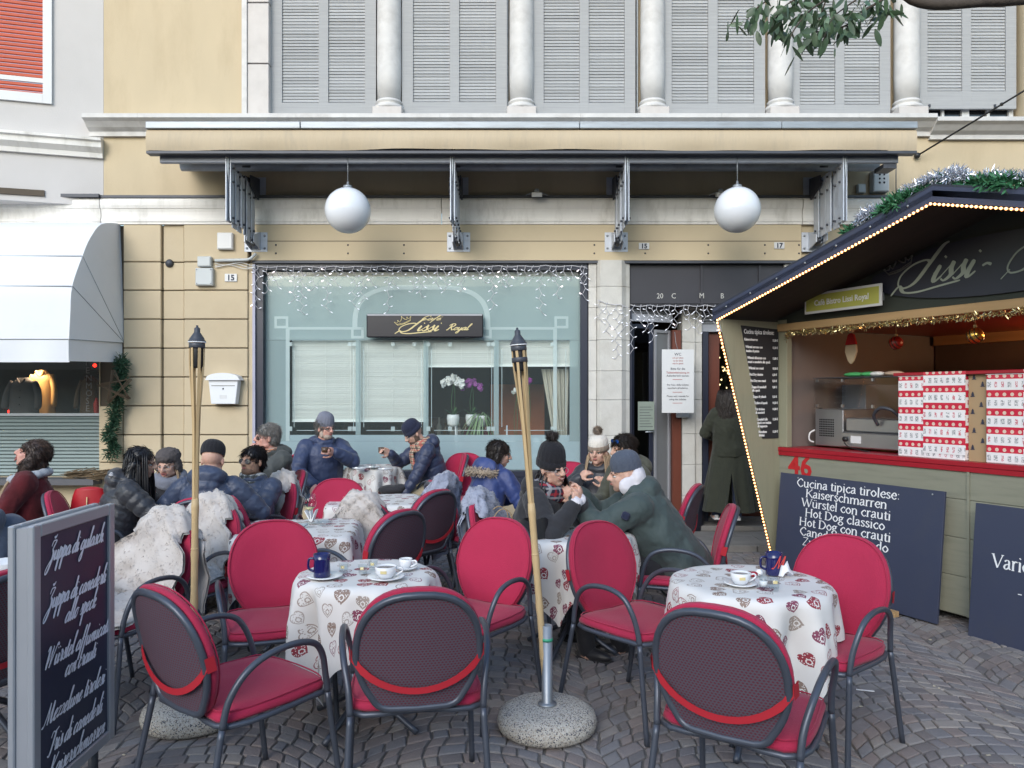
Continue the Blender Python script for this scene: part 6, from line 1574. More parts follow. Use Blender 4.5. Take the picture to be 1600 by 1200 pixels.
# ================================================================ tables and cloths
def heart_mat():
    m = bpy.data.materials.new('heart_print_cloth'); m.use_nodes = True; nt = m.node_tree; N = nt.nodes; L = nt.links; b = N['Principled BSDF']
    b.inputs['Roughness'].default_value = .6; b.inputs['Specular IOR Level'].default_value = .35
    uv = N.new('ShaderNodeUVMap'); mp = N.new('ShaderNodeMapping'); mp.inputs['Scale'].default_value = (9.6,9.6,9.6); L.new(uv.outputs[0], mp.inputs[0])
    vo = N.new('ShaderNodeTexVoronoi'); vo.voronoi_dimensions = '2D'; vo.inputs['Scale'].default_value = 1; vo.inputs['Randomness'].default_value = .45; L.new(mp.outputs[0], vo.inputs['Vector'])
    sub = N.new('ShaderNodeVectorMath'); sub.operation = 'SUBTRACT'; L.new(mp.outputs[0], sub.inputs[0]); L.new(vo.outputs['Position'], sub.inputs[1])
    sc = N.new('ShaderNodeSeparateColor'); L.new(vo.outputs['Color'], sc.inputs[0])
    rot = N.new('ShaderNodeVectorRotate'); rot.rotation_type = 'Z_AXIS'; L.new(sub.outputs[0], rot.inputs['Vector'])
    L.new(math_node(nt, 'MULTIPLY', math_node(nt, 'SUBTRACT', sc.outputs[0], .5), 1.6), rot.inputs['Angle'])
    sx = N.new('ShaderNodeSeparateXYZ'); L.new(rot.outputs[0], sx.inputs[0])
    size = math_node(nt, 'MULTIPLY_ADD', sc.outputs[1], .08, .30)
    x = math_node(nt, 'DIVIDE', sx.outputs['X'], size); y = math_node(nt, 'DIVIDE', sx.outputs['Y'], size)
    def heart(sc_):
        xx = math_node(nt, 'MULTIPLY', x, sc_); yy = math_node(nt, 'MULTIPLY', y, sc_)
        ax = math_node(nt, 'ABSOLUTE', xx); yh = math_node(nt, 'SUBTRACT', math_node(nt, 'MULTIPLY', yy, 1.15), math_node(nt, 'MULTIPLY', math_node(nt, 'SQRT', ax), .62))
        return math_node(nt, 'ADD', math_node(nt, 'MULTIPLY', xx, xx), math_node(nt, 'MULTIPLY', yh, yh))
    h = heart(1.0)
    inside = math_node(nt, 'LESS_THAN', h, 1.0); inner = math_node(nt, 'LESS_THAN', h, .72)
    outline = math_node(nt, 'SUBTRACT', inside, inner)
    dots = N.new('ShaderNodeTexVoronoi'); dots.voronoi_dimensions = '2D'; dots.inputs['Scale'].default_value = 9; L.new(rot.outputs[0], dots.inputs['Vector'])
    dot = math_node(nt, 'LESS_THAN', dots.outputs['Distance'], .20)
    rose = math_node(nt, 'LESS_THAN', math_node(nt, 'ABSOLUTE', math_node(nt, 'SUBTRACT', math_node(nt, 'ADD', math_node(nt, 'MULTIPLY', x, x), math_node(nt, 'MULTIPLY', y, y)), .10)), .04)
    filled = math_node(nt, 'GREATER_THAN', sc.outputs[2], .42)
    # filled heart: solid with pale dots; open heart: outline plus dots
    fillmask = math_node(nt, 'MULTIPLY', math_node(nt, 'MULTIPLY', inside, filled), math_node(nt, 'SUBTRACT', 1, math_node(nt, 'MAXIMUM', dot, rose)))
    openmask = math_node(nt, 'MULTIPLY', math_node(nt, 'SUBTRACT', 1, filled), math_node(nt, 'MAXIMUM', outline, math_node(nt, 'MULTIPLY', inner, math_node(nt, 'MAXIMUM', dot, rose))))
    mask = math_node(nt, 'MAXIMUM', fillmask, math_node(nt, 'MULTIPLY', openmask, .8))
    col = N.new('ShaderNodeValToRGB'); cr = col.color_ramp; cr.interpolation = 'CONSTANT'
    cr.elements[0].color = (.26,.035,.05,1); cr.elements[1].position = .35; cr.elements[1].color = (.24,.17,.14,1)
    el = cr.elements.new(.62); el.color = (.20,.05,.09,1); el = cr.elements.new(.82); el.color = (.30,.25,.22,1)
    h2 = N.new('ShaderNodeTexWhiteNoise'); h2.noise_dimensions = '3D'; L.new(vo.outputs['Color'], h2.inputs[0]); L.new(h2.outputs['Value'], col.inputs[0])
    ns = N.new('ShaderNodeTexNoise'); ns.inputs['Scale'].default_value = 5; 
    base = N.new('ShaderNodeMix'); base.data_type = 'RGBA'; base.inputs[6].default_value = (.60,.58,.56,1); base.inputs[7].default_value = (.70,.69,.68,1); L.new(ns.outputs['Fac'], base.inputs[0])
    mx = N.new('ShaderNodeMix'); mx.data_type = 'RGBA'; L.new(mask, mx.inputs[0]); L.new(base.outputs[2], mx.inputs[6]); L.new(col.outputs[0], mx.inputs[7]); L.new(mx.outputs[2], b.inputs['Base Color'])
    return m
M_heart = heart_mat()
def table(px, z, r, lab, clab, side=.58, rot=.0, top=.74, zf=0, folds=9, seed=1, square=False, X=None):
    """cloth: square of half width `side` over a round or square top of radius r"""
    x0_ = (px-800)/F*z if X is None else X
    e = empty('cafe_table', (x0_, z, zf), label=lab, cat='table')
    MB().lathe([(0,top-.04),(r-.01,top-.04),(r-.01,top-.014),(0,top-.014)], n=32).build('table_top', M_tube, e) if not square else MB().box((0,0,top-.03), (2*r-.02,2*r-.02,.028), rot=Matrix.Rotation(rot,3,'Z')).build('table_top', M_tube, e)
    MB().tube([(0,0,.10),(0,0,top-.03)], .028, 12).build('column', M_tube, e)
    for k in range(4):
        a = PI/4+k*PI/2+.3
        MB().tube(smooth_pts([(0,0,.20),(.10*math.cos(a),.10*math.sin(a),.13),(.30*math.cos(a),.30*math.sin(a),.02)], 4), .015, 8).build('foot', M_tube, e)
    # cloth
    c = empty('tablecloth', (x0_, z, zf), label=clab, cat='tablecloth')
    r_ = random.Random(seed); NA = 144; ph = [r_.uniform(0, 6.28) for _ in range(6)]
    def edge(a):   # distance from centre to the cloth's edge in direction a (square)
        b_ = a-rot; m_ = max(abs(math.cos(b_)), abs(math.sin(b_))); return side/m_
    def topr(a):
        if not square: return r
        b_ = a-rot; m_ = (abs(math.cos(b_))**8+abs(math.sin(b_))**8)**(1/8); return r/m_
    vs = []; uvs = []; rings = [0.0,.3,.6,.85,.97]; NR = 16
    for k in range(NA):
        a = 2*PI*k/NA
        for q in rings: vs.append((topr(a)*q*math.cos(a), topr(a)*q*math.sin(a), top+.0015*math.sin(a*5+q*9))); uvs.append((topr(a)*q*math.cos(a-rot), topr(a)*q*math.sin(a-rot)))
        E = edge(a); Lh = E-topr(a)
        corner = max(0, (E/side-1)/.414)
        for i in range(NR):
            t = (i+1)/NR; d = Lh*t; tr_ = topr(a)
            fold = (math.sin(a*folds+ph[0])*.55+math.sin(a*(folds*1.7)+ph[1])*.3+math.sin(a*4+ph[2])*.35)
            amp = .046*min(1,d/.22)*(1+.9*corner)
            rad = tr_+.006+.020*min(1, d/.05)+fold*amp+.05*d*(1-corner*.8)
            aa = a+.035*math.sin(a*folds+ph[3])*min(1,d/.3)
            zz_ = top-(d-.012*min(1,d/.03)) if d > .03 else top-d*.55
            zz_ += .02*abs(fold)*min(1,d/.3)
            vs.append((rad*math.cos(aa), rad*math.sin(aa), max(zz_, .02)))
            uvs.append(((tr_+d)*math.cos(a-rot), (tr_+d)*math.sin(a-rot)))
    n = len(rings)+NR; fs = []
    for k in range(NA):
        l = (k+1) % NA
        for i in range(n-1): fs.append((k*n+i, k*n+i+1, l*n+i+1, l*n+i))
    me = bpy.data.meshes.new('cloth'); me.from_pydata(vs, [], fs); me.polygons.foreach_set('use_smooth', [True]*len(fs))
    ul = me.uv_layers.new(name='UVMap'); off = (r_.uniform(0,5), r_.uniform(0,5))
    for lp_ in me.loops: ul.data[lp_.index].uv = (uvs[lp_.vertex_index][0]+off[0], uvs[lp_.vertex_index][1]+off[1])
    me.materials.append(M_heart); me.update()
    bpy.data.objects.remove(c); c = link('tablecloth', me, None, None, (x0_, z, zf)); tag(c, clab, 'tablecloth', 'heart print tablecloths')
    return x0_, z, zf+top+.004
# ---- small ware
M_china = mat('white_china', (.72,.73,.75), .15, var=.02, scale=5)
M_coffee = mat('coffee', (.10,.045,.02), .2)
M_cobalt = mat('cobalt_glaze', (.010,.012,.085), .12, var=.1, spec=.7)
M_tumbler = glass_mat('tumbler_glass', (.93,.95,.95), 0)
M_napk = mat('white_napkin', (.75,.75,.76), .8, var=.03)
def saucer(e, r=.075, z_=0):
    return MB().lathe([(r*.5,z_),(r*.6,z_+.002),(r,z_+.014),(r-.004,z_+.017),(r*.5,z_+.006),(0,z_+.005)], n=28).build('saucer', M_china, e)
def cup(p, lab, r=.045, h=.062, rz=0, cat='cup', sr=.075, logo=True):
    e = empty('coffee_cup', p, rz, label=lab, cat=cat); saucer(e, sr)
    MB().lathe([(r*.5,.008),(r*.62,.010),(r*.9,h*.55),(r,h),(r-.004,h),(r*.85,h*.6),(0,.02)], n=24).build('cup', M_china, e)
    MB().lathe([(r-.006,h*.86),(0,h*.87)], n=20).build('coffee', M_coffee, e)
    MB().tube(smooth_pts([(r*.92,0,h*.8),(r+.018,0,h*.85),(r+.024,0,h*.6),(r*.82,0,h*.3)], 4), .0045, 6).build('handle', M_china, e)
    if logo: MB().grid(lambda i, j: ((r*.93+.001+.05*j*.02)*math.cos(-2.05+i*.12), (r*.93+.001+.05*j*.02)*math.sin(-2.05+i*.12), h*.55+j*.014), 6, 2).build('logo_patch', M_gold, e)
    return e
def mug(p, lab, rz=0, mark=None):
    e = empty('blue_mug', p, rz, label=lab, cat='mug')
    MB().lathe([(.034,.0),(.038,.003),(.0385,.03),(.037,.075),(.040,.108),(.0365,.108),(.034,.07),(.0,.02)], n=28).build('body', M_cobalt, e)
    MB().tube(smooth_pts([(-.037,0,.085),(-.060,0,.082),(-.062,0,.04),(-.037,0,.025)], 4), .006, 6).build('handle', M_cobalt, e)
    if mark: script(mark, .030, mat('red_script', (.5,.05,.04), .5), e, plane_matrix((-.016, -.0405, .038), (1,0,0), (0,0,1)), slant=.3, pen=.3, thin=.14)
    return e
def tumbler(p, lab, r=.028, h=.07, fill=None, patch=True):
    e = empty('drinking_glass', p, label=lab, cat='glass')
    MB().lathe([(r*.8,0),(r,h),(r-.003,h),(r*.78,.012),(0,.012)], n=20).build('glass', M_tumbler, e)
    if patch: MB().grid(lambda i, j: ((r*.93)*math.cos(-2.0+i*.2), (r*.93)*math.sin(-2.0+i*.2), h*.55+j*.014), 5, 2).build('logo_patch', M_gold, e)
    if fill: MB().lathe([(0,.013),(r*.78,.013),(r*.9,h*.6),(0,h*.6)], n=16).build('contents', fill, e)
    return e
def plate_(p, lab, r=.10, items=None, name='plate'):
    e = empty(name, p, label=lab, cat='plate')
    MB().lathe([(r*.55,0),(r,.012),(r-.004,.016),(r*.55,.005),(0,.005)], n=30).build('dish', M_china, e)
    if items:
        for k, (nm, m_, sz) in enumerate(items):
            MB().ball((rs.uniform(-.4,.4)*r, rs.uniform(-.4,.4)*r, .012), sz, 8, 5).build(nm, m_, e)
    return e
def napkins(p, lab, rz=0):
    e = empty('napkin_holder', p, rz, label=lab, cat='napkin holder')
    MB().box((0,0,.02), (.08,.05,.04)).build('holder', M_tumbler, e)
    for k, a in enumerate((-.5,-.1,.35)):
        MB().box((.02*k-.02,0,.055), (.006,.07,.08), rot=Matrix.Rotation(a,3,'Y')).build('napkin', M_napk, e)
    return e
def onT(T, px, py_hint=None, dz=0):
    return None
# ================================================================ layout of the terrace
T1 = table(572, 3.74, .315, 'round charcoal table under the heart print cloth, front row left', 'heart print tablecloth with a long hanging corner, front row left of the leaning torch', side=.66, rot=.12, seed=2)
T2 = table(1171, 3.58, .345, 'round charcoal table under the heart print cloth, front row right', 'heart print tablecloth of the front row right table near the kiosk board', side=.60, rot=1.134, seed=5)
T3 = table(466, 5.0, .36, 'square table with the wine glass, second row left', 'heart print tablecloth under the wine glass and napkins, second row', side=.66, rot=.12, seed=3, square=True)
T4 = table(892, 4.84, .37, 'round table between the woman with pompom hat and the man in green coat', 'heart print tablecloth between the pompom hat woman and the green coat man', side=.64, rot=.5, seed=7)
T5 = table(583, 8.05, .26, 'little round table of the two men by the window', 'small heart print tablecloth between the two men holding brown cups', side=.56, rot=.78, seed=8, top=.80, zf=.06)
T6 = table(585, 6.35, .36, 'square table behind the fleece covered chair, middle of the terrace', 'faded heart print tablecloth behind the cream fleece chair, middle of the terrace', side=.60, rot=.1, seed=9, square=True)
T7 = table(262, 5.95, .33, 'table between the black puffer woman and the man in the blue puffer jacket', 'white heart print tablecloth between the fur hat woman and blue puffer man', side=.52, rot=.3, seed=10, square=True)
T8 = table(-25, 3.6, .36, 'table cut by the left photo edge behind the easel sign', 'tablecloth edge with a white bowl at the left photo edge', side=.58, rot=.3, seed=11)
T9 = table(900, 6.6, .30, 'table of the couple with the beige beanie and the olive coat', 'heart print tablecloth with a plate of food before the beige beanie woman', side=.55, rot=.4, seed=12)
def at(T, dx, dy, dz=0): return (T[0]+dx, T[1]+dy, T[2]+dz)
def pt(px, py, T):   # point on the table plane seen at a pixel
    z_ = (EYE-T[2])*F/(py-HOR); return ((px-800)/F*z_, z_, T[2])
p = pt(507,903,T1); plate_((p[0],p[1],p[2]), 'white saucer under the blue mug on the front left table', .085, [('green_sweet', mat('green_wrapper', (.25,.45,.12), .4), (.016,.010,.006)), ('brown_sweet', mat('brown_wrapper', (.2,.08,.03), .4), (.016,.010,.006))])
mug((p[0]-.012,p[1],p[2]+.006), 'cobalt blue mug on the front left table')
p = pt(603,905,T1); cup(p, 'white cappuccino cup with gold patch on the front left table', .052, .062, .1, sr=.088)
p = pt(634,890,T1); cup(p, 'small white espresso cup at the back of the front left table', .033, .055, -.3, sr=.058, logo=False)
for q in ((537,895,'empty glass nearest the blue mug on the front left table'),(567,897,'glass with gold label left of the cappuccino cup'),(583,890,'glass half behind the cappuccino cup')):
    tumbler(pt(q[0],q[1],T1), q[2], .024, .045)
p = pt(1157,915,T2); cup(p, 'white cappuccino cup with gold patch on the front right table', .046, .060, .1, sr=.075)
mug(pt(1209,898,T2), 'cobalt blue mug with red script letter on the front right table', mark='M')
p = pt(1193,920,T2); tumbler(p, 'small glass of milk in front of the red lettered mug', .02, .062, M_china, False)
tumbler(pt(1209,922,T2), 'clear glass with gold label beside the milk glass', .027, .06)
e = empty('paper_napkin', pt(1227,901,T2), .3, label='crumpled white napkin right of the blue mug', cat='napkin')
MB().grid(lambda i, j: (-.03+.015*i+.006*math.sin(j*2), -.02+.012*j, .004+.05*math.sin(PI*i/4)*(.5+.5*math.sin(j*1.3))+.012*((i*j)%3)), 5, 5).build('paper', M_napk, e)
e = empty('candy_wrapper', pt(1178,902,T2), .3, label='red and white crumpled sweet wrapper left of the blue mug', cat='wrapper')
MB().ball((0,0,.014), (.022,.014,.014), 7, 5).build('red_wrap', M_redtop, e); MB().ball((.035,.01,.018), (.02,.016,.016), 7, 5).build('white_wrap', M_napk, e)
# T3 ware
e = empty('wine_glass', pt(484,823,T3), label='tall stemmed wine glass with white wine on the second row table', cat='glass')
MB().lathe([(.035,0),(.035,.003),(.005,.008),(.004,.09),(.012,.10),(.038,.13),(.042,.16),(.034,.215),(.032,.215),(.040,.16),(.036,.132),(.010,.104),(0,.103)], n=22).build('glass', M_tumbler, e)
MB().lathe([(0,.106),(.012,.107),(.033,.128),(.0,.129)], n=18).build('wine', mat('white_wine', (.6,.55,.3), .1), e)
napkins(pt(487,818,T3), 'white napkins in a clear holder beside the wine glass')
e = tag(MB().lathe([(.03,0),(.045,.0),(.05,.03),(.045,.03),(.04,.008),(0,.008)], c=pt(508,820,T3), n=18).build('ashtray', M_tumbler), 'clear glass ashtray right of the wine glass', 'ashtray')
e = tag(MB().box(pt(440,822,T3), (.30,.2,.004)).build('placemat', mat('grey_blue_paper', (.40,.46,.50), .6)), 'pale blue grey placemat on the second row table', 'placemat')
# T4 ware
e = empty('serving_tray', pt(868,822,T4), label='pale oval tray on the table before the pompom hat woman', cat='tray')
MB().lathe([(.12,0),(.16,.006),(.165,.012),(.15,.010),(0,.006)], n=30, sx=1.15, sy=.8).build('tray', mat('pale_tray', (.42,.45,.48), .35), e)
e = tag(MB().box((*pt(887,818,T4)[:2], T4[2]+.028), (.055,.02,.042)).build('price_card', M_napk), 'little white card standing on the pale tray', 'card')
e = tag(MB().lathe([(.035,0),(.04,.035),(.036,.035),(.03,.006),(0,.006)], c=pt(858,818,T4), n=18).build('ashtray', M_tumbler), 'clear ashtray on the pale tray', 'ashtray')
# T5
for px, py, lab in ((562,727,'small plate at the left side of the window table'),(602,729,'small plate at the right side of the window table'),(583,724,'plate with crumpled foil in the middle of the window table')):
    plate_(pt(px,733+(py-727)*.6,T5), lab, .075, [('crumb', M_napk, (.02,.014,.012))])
tumbler(pt(583,734,T5), 'small empty glass between the two men at the window table', .024, .06, None, False)
# T9
foods = [('red_bit', M_redcl, (.012,.012,.010)),('cream_bit', mat('pasta', (.6,.5,.35), .6), (.02,.012,.010)),('green_bit', M_leaf, (.012,.01,.008)),('red_bit', M_redcl, (.012,.01,.008)),('cream_bit', mat('pasta', (.6,.5,.35), .6), (.016,.014,.010))]
plate_(pt(897,769,T9), 'white plate of food before the woman with beige beanie', .105, foods)
# T8 bowl
e = tag(MB().lathe([(.05,0),(.10,.05),(.096,.05),(.05,.008),(0,.008)], c=pt(6,893,T8), n=24).build('white_bowl', M_china), 'white bowl at the left photo edge', 'bowl')
# ---- chairs (seat centres)
c_front = chair(380, 3.0, (.62,.78), 'crimson cushioned chair at bottom left before the stone torch base, seen from behind')
MB().box((.10,-.005,.447), (.006,.05,.025)).build('care_tag', mat('white_tag', (.7,.7,.72), .7), c_front).location = (.135,.02,.0)
chair(648, 3.05, (-.17,.98), 'crimson cushioned chair seen from behind in the middle of the front edge')
chair(1166, 2.77, (.56,.83), 'crimson cushioned chair seen from behind at bottom right')
chair(0, 3.97, (-.50,-.87), 'crimson chair left of the leaning torch, turned toward the front left table', X=-.23)
chair(0, 3.86, (.35,-.94), 'crimson chair behind the blue mug, facing the front left table', X=-1.18)
chair(0, 3.88, (.62,-.78), 'crimson chair right of the leaning torch, facing the front right table', X=.65)
chair(0, 3.50, (-.72,-.69), 'crimson chair standing before the kiosk menu board', X=1.38)
chair(0, 4.85, (-.97,.22), 'crimson chair under the man in the green coat', X=1.04)
chair(0, 4.78, (-.80,.60), 'crimson chair seen half from behind, right of the wine glass table', X=-.92)
chair(0, 5.75, (-.80,.60), 'crimson chair half from behind, in front of the blue grey fleece chair', X=-.80)
c_fb = chair(0, 6.25, (-.96,.25), 'crimson chair under the blue grey fleece beside the man leaning down', X=-.86)
chair(0, 5.95, (.15,-.99), 'crimson chair behind the napkins, facing the camera', X=-1.37)
chair(0, 5.35, (.85,.50), 'dark backed crimson chair just behind the wine glass', X=-1.60)
chair(0, 7.95, (.12,-.99), 'empty crimson chair against the window front, left of the blue hooded child', X=-.47, zf=.06)
chair(0, 7.55, (-.15,-.99), 'empty crimson chair under the cafe window behind the plate of food', X=.54)
chair(0, 8.12, (-.98,-.2), 'crimson chair under the reading man with navy beanie and scarf', X=-.84, zf=.06)
chair(0, 6.85, (-.9,-.44), 'crimson chair under the grey haired man with orange scarf', X=-2.22)
chair(0, 8.02, (.72,-.7), 'crimson chair under the man in navy coat and grey beanie', X=-2.02, zf=.06)
chair(0, 6.30, (.85,.5), 'crimson chair of the child in the blue fur trimmed hood', X=-.33)
c_fg = chair(0, 5.02, (.93,-.36), 'crimson chair of the pompom hat woman with blue grey fleece over it', X=.09)
c_w1 = chair(0, 3.97, (-.35,-.94), 'crimson chair under the big cream fleece behind the easel sign', X=-2.03)
c_w2 = chair(0, 4.56, (-.25,-.97), 'crimson chair under the cream fleece behind the left torch pole', X=-1.98)
chair(0, 5.45, (-.2,.98), 'crimson chair of the man in the blue puffer jacket', X=-2.15)
c_w3 = chair(0, 6.05, (-.6,-.8), 'crimson chair of the man with mirrored sunglasses', X=-2.08)
chair(0, 5.55, (.95,.3), 'crimson chair under the long haired woman in the black puffer jacket', X=-2.95)
chair(0, 3.10, (-.95,.3), 'crimson chair cut by the left photo edge beside the easel sign', X=-2.28)
chair(0, 6.10, (-1,.15), 'crimson chair of the laughing woman in red fur', X=-3.35)
c_w4 = chair(0, 5.74, (.15,.99), 'crimson chair before the faded tablecloth, under a cream fleece', X=-1.02)
c_w4.scale = (.94,)*3
chair(0, 6.65, (-.3,-.95), 'crimson chair of the woman with the beige beanie', X=.80)
chair(0, 6.05, (-.9,.43), 'crimson chair of the bearded man with sunglasses on his head', X=1.12)
fur(c_w1, M_furw, 'large cream fleece over the chair behind the easel sign', 1, True, .95)
fur(c_w2, M_furw, 'cream fleece over the chair behind the left torch pole', 2, True, .88)
fur(c_w4, M_furw, 'beige fleece over the chair before the faded tablecloth', 4, False, .95).scale = (.94,)*3
fur(c_fb, M_furb, 'blue grey fleece over the chair beside the leaning man', 3, False, 1.15, .45)
fur(c_fg, M_furb, 'blue grey fleece over the chair back beside the paper bag', 6, False, .85, .20)
fur(c_w3, M_furw, 'cream fleece hanging behind the man with mirrored sunglasses', 7, False, .8)
# ---- torches and bases
def granite():
    m = mat('washed_granite', (.40,.38,.35), .9, var=.1, scale=8, bump=.8, bscale=150); nt = m.node_tree; N = nt.nodes; L = nt.links; b = N['Principled BSDF']
    tc = N.new('ShaderNodeTexCoord'); vo = N.new('ShaderNodeTexVoronoi'); vo.inputs['Scale'].default_value = 210; L.new(tc.outputs['Object'], vo.inputs['Vector'])
    cr = N.new('ShaderNodeValToRGB'); cr.color_ramp.interpolation = 'CONSTANT'; E_ = cr.color_ramp.elements; E_[0].color = (.50,.47,.42,1); E_[1].position = .45; E_[1].color = (.40,.35,.29,1)
    x_ = E_.new(.62); x_.color = (.10,.10,.12,1); x_ = E_.new(.78); x_.color = (.58,.56,.52,1)
    sp_ = N.new('ShaderNodeSeparateColor'); L.new(vo.outputs['Color'], sp_.inputs[0]); L.new(sp_.outputs[0], cr.inputs[0]); L.new(cr.outputs[0], b.inputs['Base Color']); return m
M_gran = granite(); M_bam = mat('bamboo', (.50,.36,.19), .55, var=.12, scale=4, stretch=(3,3,.7), dirt=(.38,.26,.12,.4), dscale=6)
M_galv = mat('galvanised_tube', (.32,.34,.36), .4, metal=.6, var=.15, scale=9)
def torch(x_, y_, tipx, tipz, lab, lab2, seed, broken=0):
    b_ = empty('parasol_base', (x_, y_, 0), label=lab2, cat='parasol base')
    MB().lathe([(.205,0),(.232,.02),(.24,.05),(.228,.085),(.19,.108),(.10,.118),(0,.12)], n=40).build('granite_base', M_gran, b_)
    MB().lathe([(.045,.118),(.045,.128),(.030,.132),(.026,.135),(.026,.50),(.022,.50),(.022,.2),(0,.2)], n=18).build('tube', M_galv, b_)
    MB().lathe([(.0275,.425),(.0275,.440)], n=18).build('green_tape', mat('green_tape', (.05,.35,.2), .5), b_)
    L_ = tipz-.14; dx = (tipx-x_); t = empty('bamboo_torch', (x_, y_, .14), label=lab, cat='torch')
    t.rotation_euler = (0, math.atan2(dx, L_), 0)
    Ls = math.hypot(L_, dx); z1 = Ls*.52; ct = Ls-.13; r_ = random.Random(seed)
    rr = []; pts = []
    for k in range(22):
        z_ = z1*k/21; pts.append((0,0,z_)); rr.append(.0165+(.0025 if k % 5 == 0 else 0))
    MB().tube(pts, rr, 12).build('pole', M_bam, t)
    for k in (4, 9, 14): MB().lathe([(.0175,z1*k/19),(.0195,z1*k/19+.004),(.0175,z1*k/19+.008)], n=12).build('node_ring', M_bam, t)
    ns = 6
    for k in range(ns):
        a = 2*PI*k/ns+.2; c, s = math.cos(a), math.sin(a); j = r_.uniform(-.004,.004)
        q = [(.011*c,.011*s,z1-.05),(.013*c,.013*s,z1+.10),((.018+j)*c,(.018+j)*s,z1+(ct-z1)*.5),(.032*c,.032*s,ct-.11),(.034*c,.034*s,ct+.02)]
        Q = smooth_pts(q, 4); vs = []; tg = Vector((-s, c, 0))*.0062; no_ = Vector((c, s, 0))*.0022
        for p_ in Q: vs += [p_-tg-no_, p_+tg-no_, p_+tg+no_, p_-tg+no_]
        n = len(Q)
        MB().add(vs, [(4*i+a_, 4*i+(a_+1)%4, 4*i+4+(a_+1)%4, 4*i+4+a_) for i in range(n-1) for a_ in range(4)]+[(0,3,2,1),(4*n-4,4*n-3,4*n-2,4*n-1)]).build('bamboo_strip', M_bam, t)
    MB().lathe([(.024,ct-.11),(.0295,ct-.10),(.030,ct+.0),(.028,ct+.01),(0,ct+.01)], n=18).build('fuel_can', M_black, t)
    for z_ in ((ct-.0,), (ct-.055,)) if broken else ((ct-.0,),):
        MB().lathe([(.0365,z_[0]-.012),(.038,z_[0]-.010),(.038,z_[0]+.010),(.0365,z_[0]+.012)], n=20).build('dark_band', M_darksteel, t)
    MB().lathe([(.040,ct+.018),(.041,ct+.022),(.040,ct+.026),(.036,ct+.028),(.034,ct+.035),(.018,ct+.06),(.014,ct+.065),(.014,ct+.085),(.006,ct+.09),(.005,ct+.10),(0,ct+.10)], n=20).build('cap', M_darksteel, t)
    MB().lathe([(.0415,ct+.014),(.043,ct+.016),(.0415,ct+.019)], n=20).build('rim', M_napk, t)
    return t
torch(-1.565, 3.77, -1.545, 1.975, 'upright bamboo torch with dark cap, left, in the stone base', 'round washed granite parasol base at left, behind the bottom left chair', 1)
torch(.168, 3.68, .022, 1.955, 'leaning bamboo torch with dark woven bands near the picture middle', 'round washed granite parasol base in the middle foreground', 2, 1)
# ---- easel sign
sg2 = empty('easel_sign', (-1.70, 2.93, 0), math.radians(-90+3.0), label='grey framed poster stand with dark board and white script dishes, left foreground', cat='poster stand')
# local x runs away from the camera along the sign, local -y faces right
M_alu = mat('aluminium_profile', (.40,.42,.46), .4, metal=.5, var=.08)
M_post = mat('dark_poster', (.022,.028,.058), .35, var=.4, scale=2)
h0, h1, hwd = .17, 1.15, .29
sg2.rotation_euler = (0, 0, math.radians(90+2.0))
MBs = lambda: MB()
for (a, b_, c, d) in ((-hwd,-hwd+.045,h0,h1),(hwd-.045,hwd,h0,h1),(-hwd+.0455,hwd-.0455,h1-.045,h1),(-hwd+.0455,hwd-.0455,h0,h0+.045)):
    MB().bb(a,b_,-.045,-.022,c,d).build('frame', M_alu, sg2, bevel=.004)
    MB().bb(a,b_,.022,.045,c,d).build('frame', M_alu, sg2, bevel=.004)
MB().bb(-hwd+.01,hwd-.01,-.0215,.0215,h0+.01,h1-.01).build('core', M_alu, sg2)
MB().bb(-hwd+.044,hwd-.044,-.034,-.022,h0+.044,h1-.044).build('poster', M_post, sg2)
for a in (-.2,.2):
    MB().tube([(a,0,.03),(a,0,h0)], .02, 8).build('leg', M_darksteel, sg2)
    MB().box((a,0,.02), (.06,.42,.03)).build('foot', M_darksteel, sg2, bevel=.005)
M_scr = mat('white_script', (.70,.73,.82), .6)
for tx, z_, x_, wd in (('Zuppa di gulasch.',1.005,-.19,.40),('Zuppa di canederli',.835,-.20,.42),('allo speck',.755,-.08,.22),('Würstel affumicati',.625,-.215,.43),('con crauti',.555,-.08,.22),('Mezzelune tirolesi',.425,-.22,.43),('Tris di canederli',.315,-.19,.38),('Kaiserschmarren',.225,-.19,.40)):
    script(tx, .034, M_scr, sg2, plane_matrix((x_, -.0365, z_), (1,0,0), (0,0,1)), slant=.55, pen=.38, thin=.11, width=wd)
# ---- bags
pb = empty('paper_bag', P(783, 822, 5.0)-Vector((0,0,.30)), .25, label='brown paper bag with twisted handles beside the pompom hat woman', cat='bag')
MB().box((0,0,.15), (.26,.12,.30)).build('bag', M_kraft, pb, bevel=.006)
for s_ in (-1,1): MB().tube(smooth_pts([(-.06,s_*.055,.29),(-.055,s_*.06,.38),(0,s_*.06,.42),(.055,s_*.06,.38),(.06,s_*.055,.29)], 4), .0035, 5).build('handle', M_kraft, pb)
M_blkc = mat('black_leather', (.012,.012,.015), .4, var=.2)
bb_ = empty('carrier_bag', P(836, 915, 4.62), .5, label='black shopping bag with red and white print hanging behind the leaning torch', cat='bag')
mbb = MB()
def bgf(i, j):
    a = 2*PI*i/20; t = j/8; return (math.cos(a)*(.13-.02*t)*(1+.09*math.sin(a*3+j*.7)), math.sin(a)*(.085-.06*t)*(1+.1*math.sin(a*5+j)), t*.40+.012*math.sin(a*4)*t)
mbb.grid(bgf, 20, 9, closed_u=True).build('bag', M_blkc, bb_)
MB().box((-.02,-.094,.20), (.10,.006,.15)).build('print_panel', M_napk, bb_); MB().box((-.02,-.099,.255), (.08,.004,.025)).build('red_print', M_redcl, bb_)
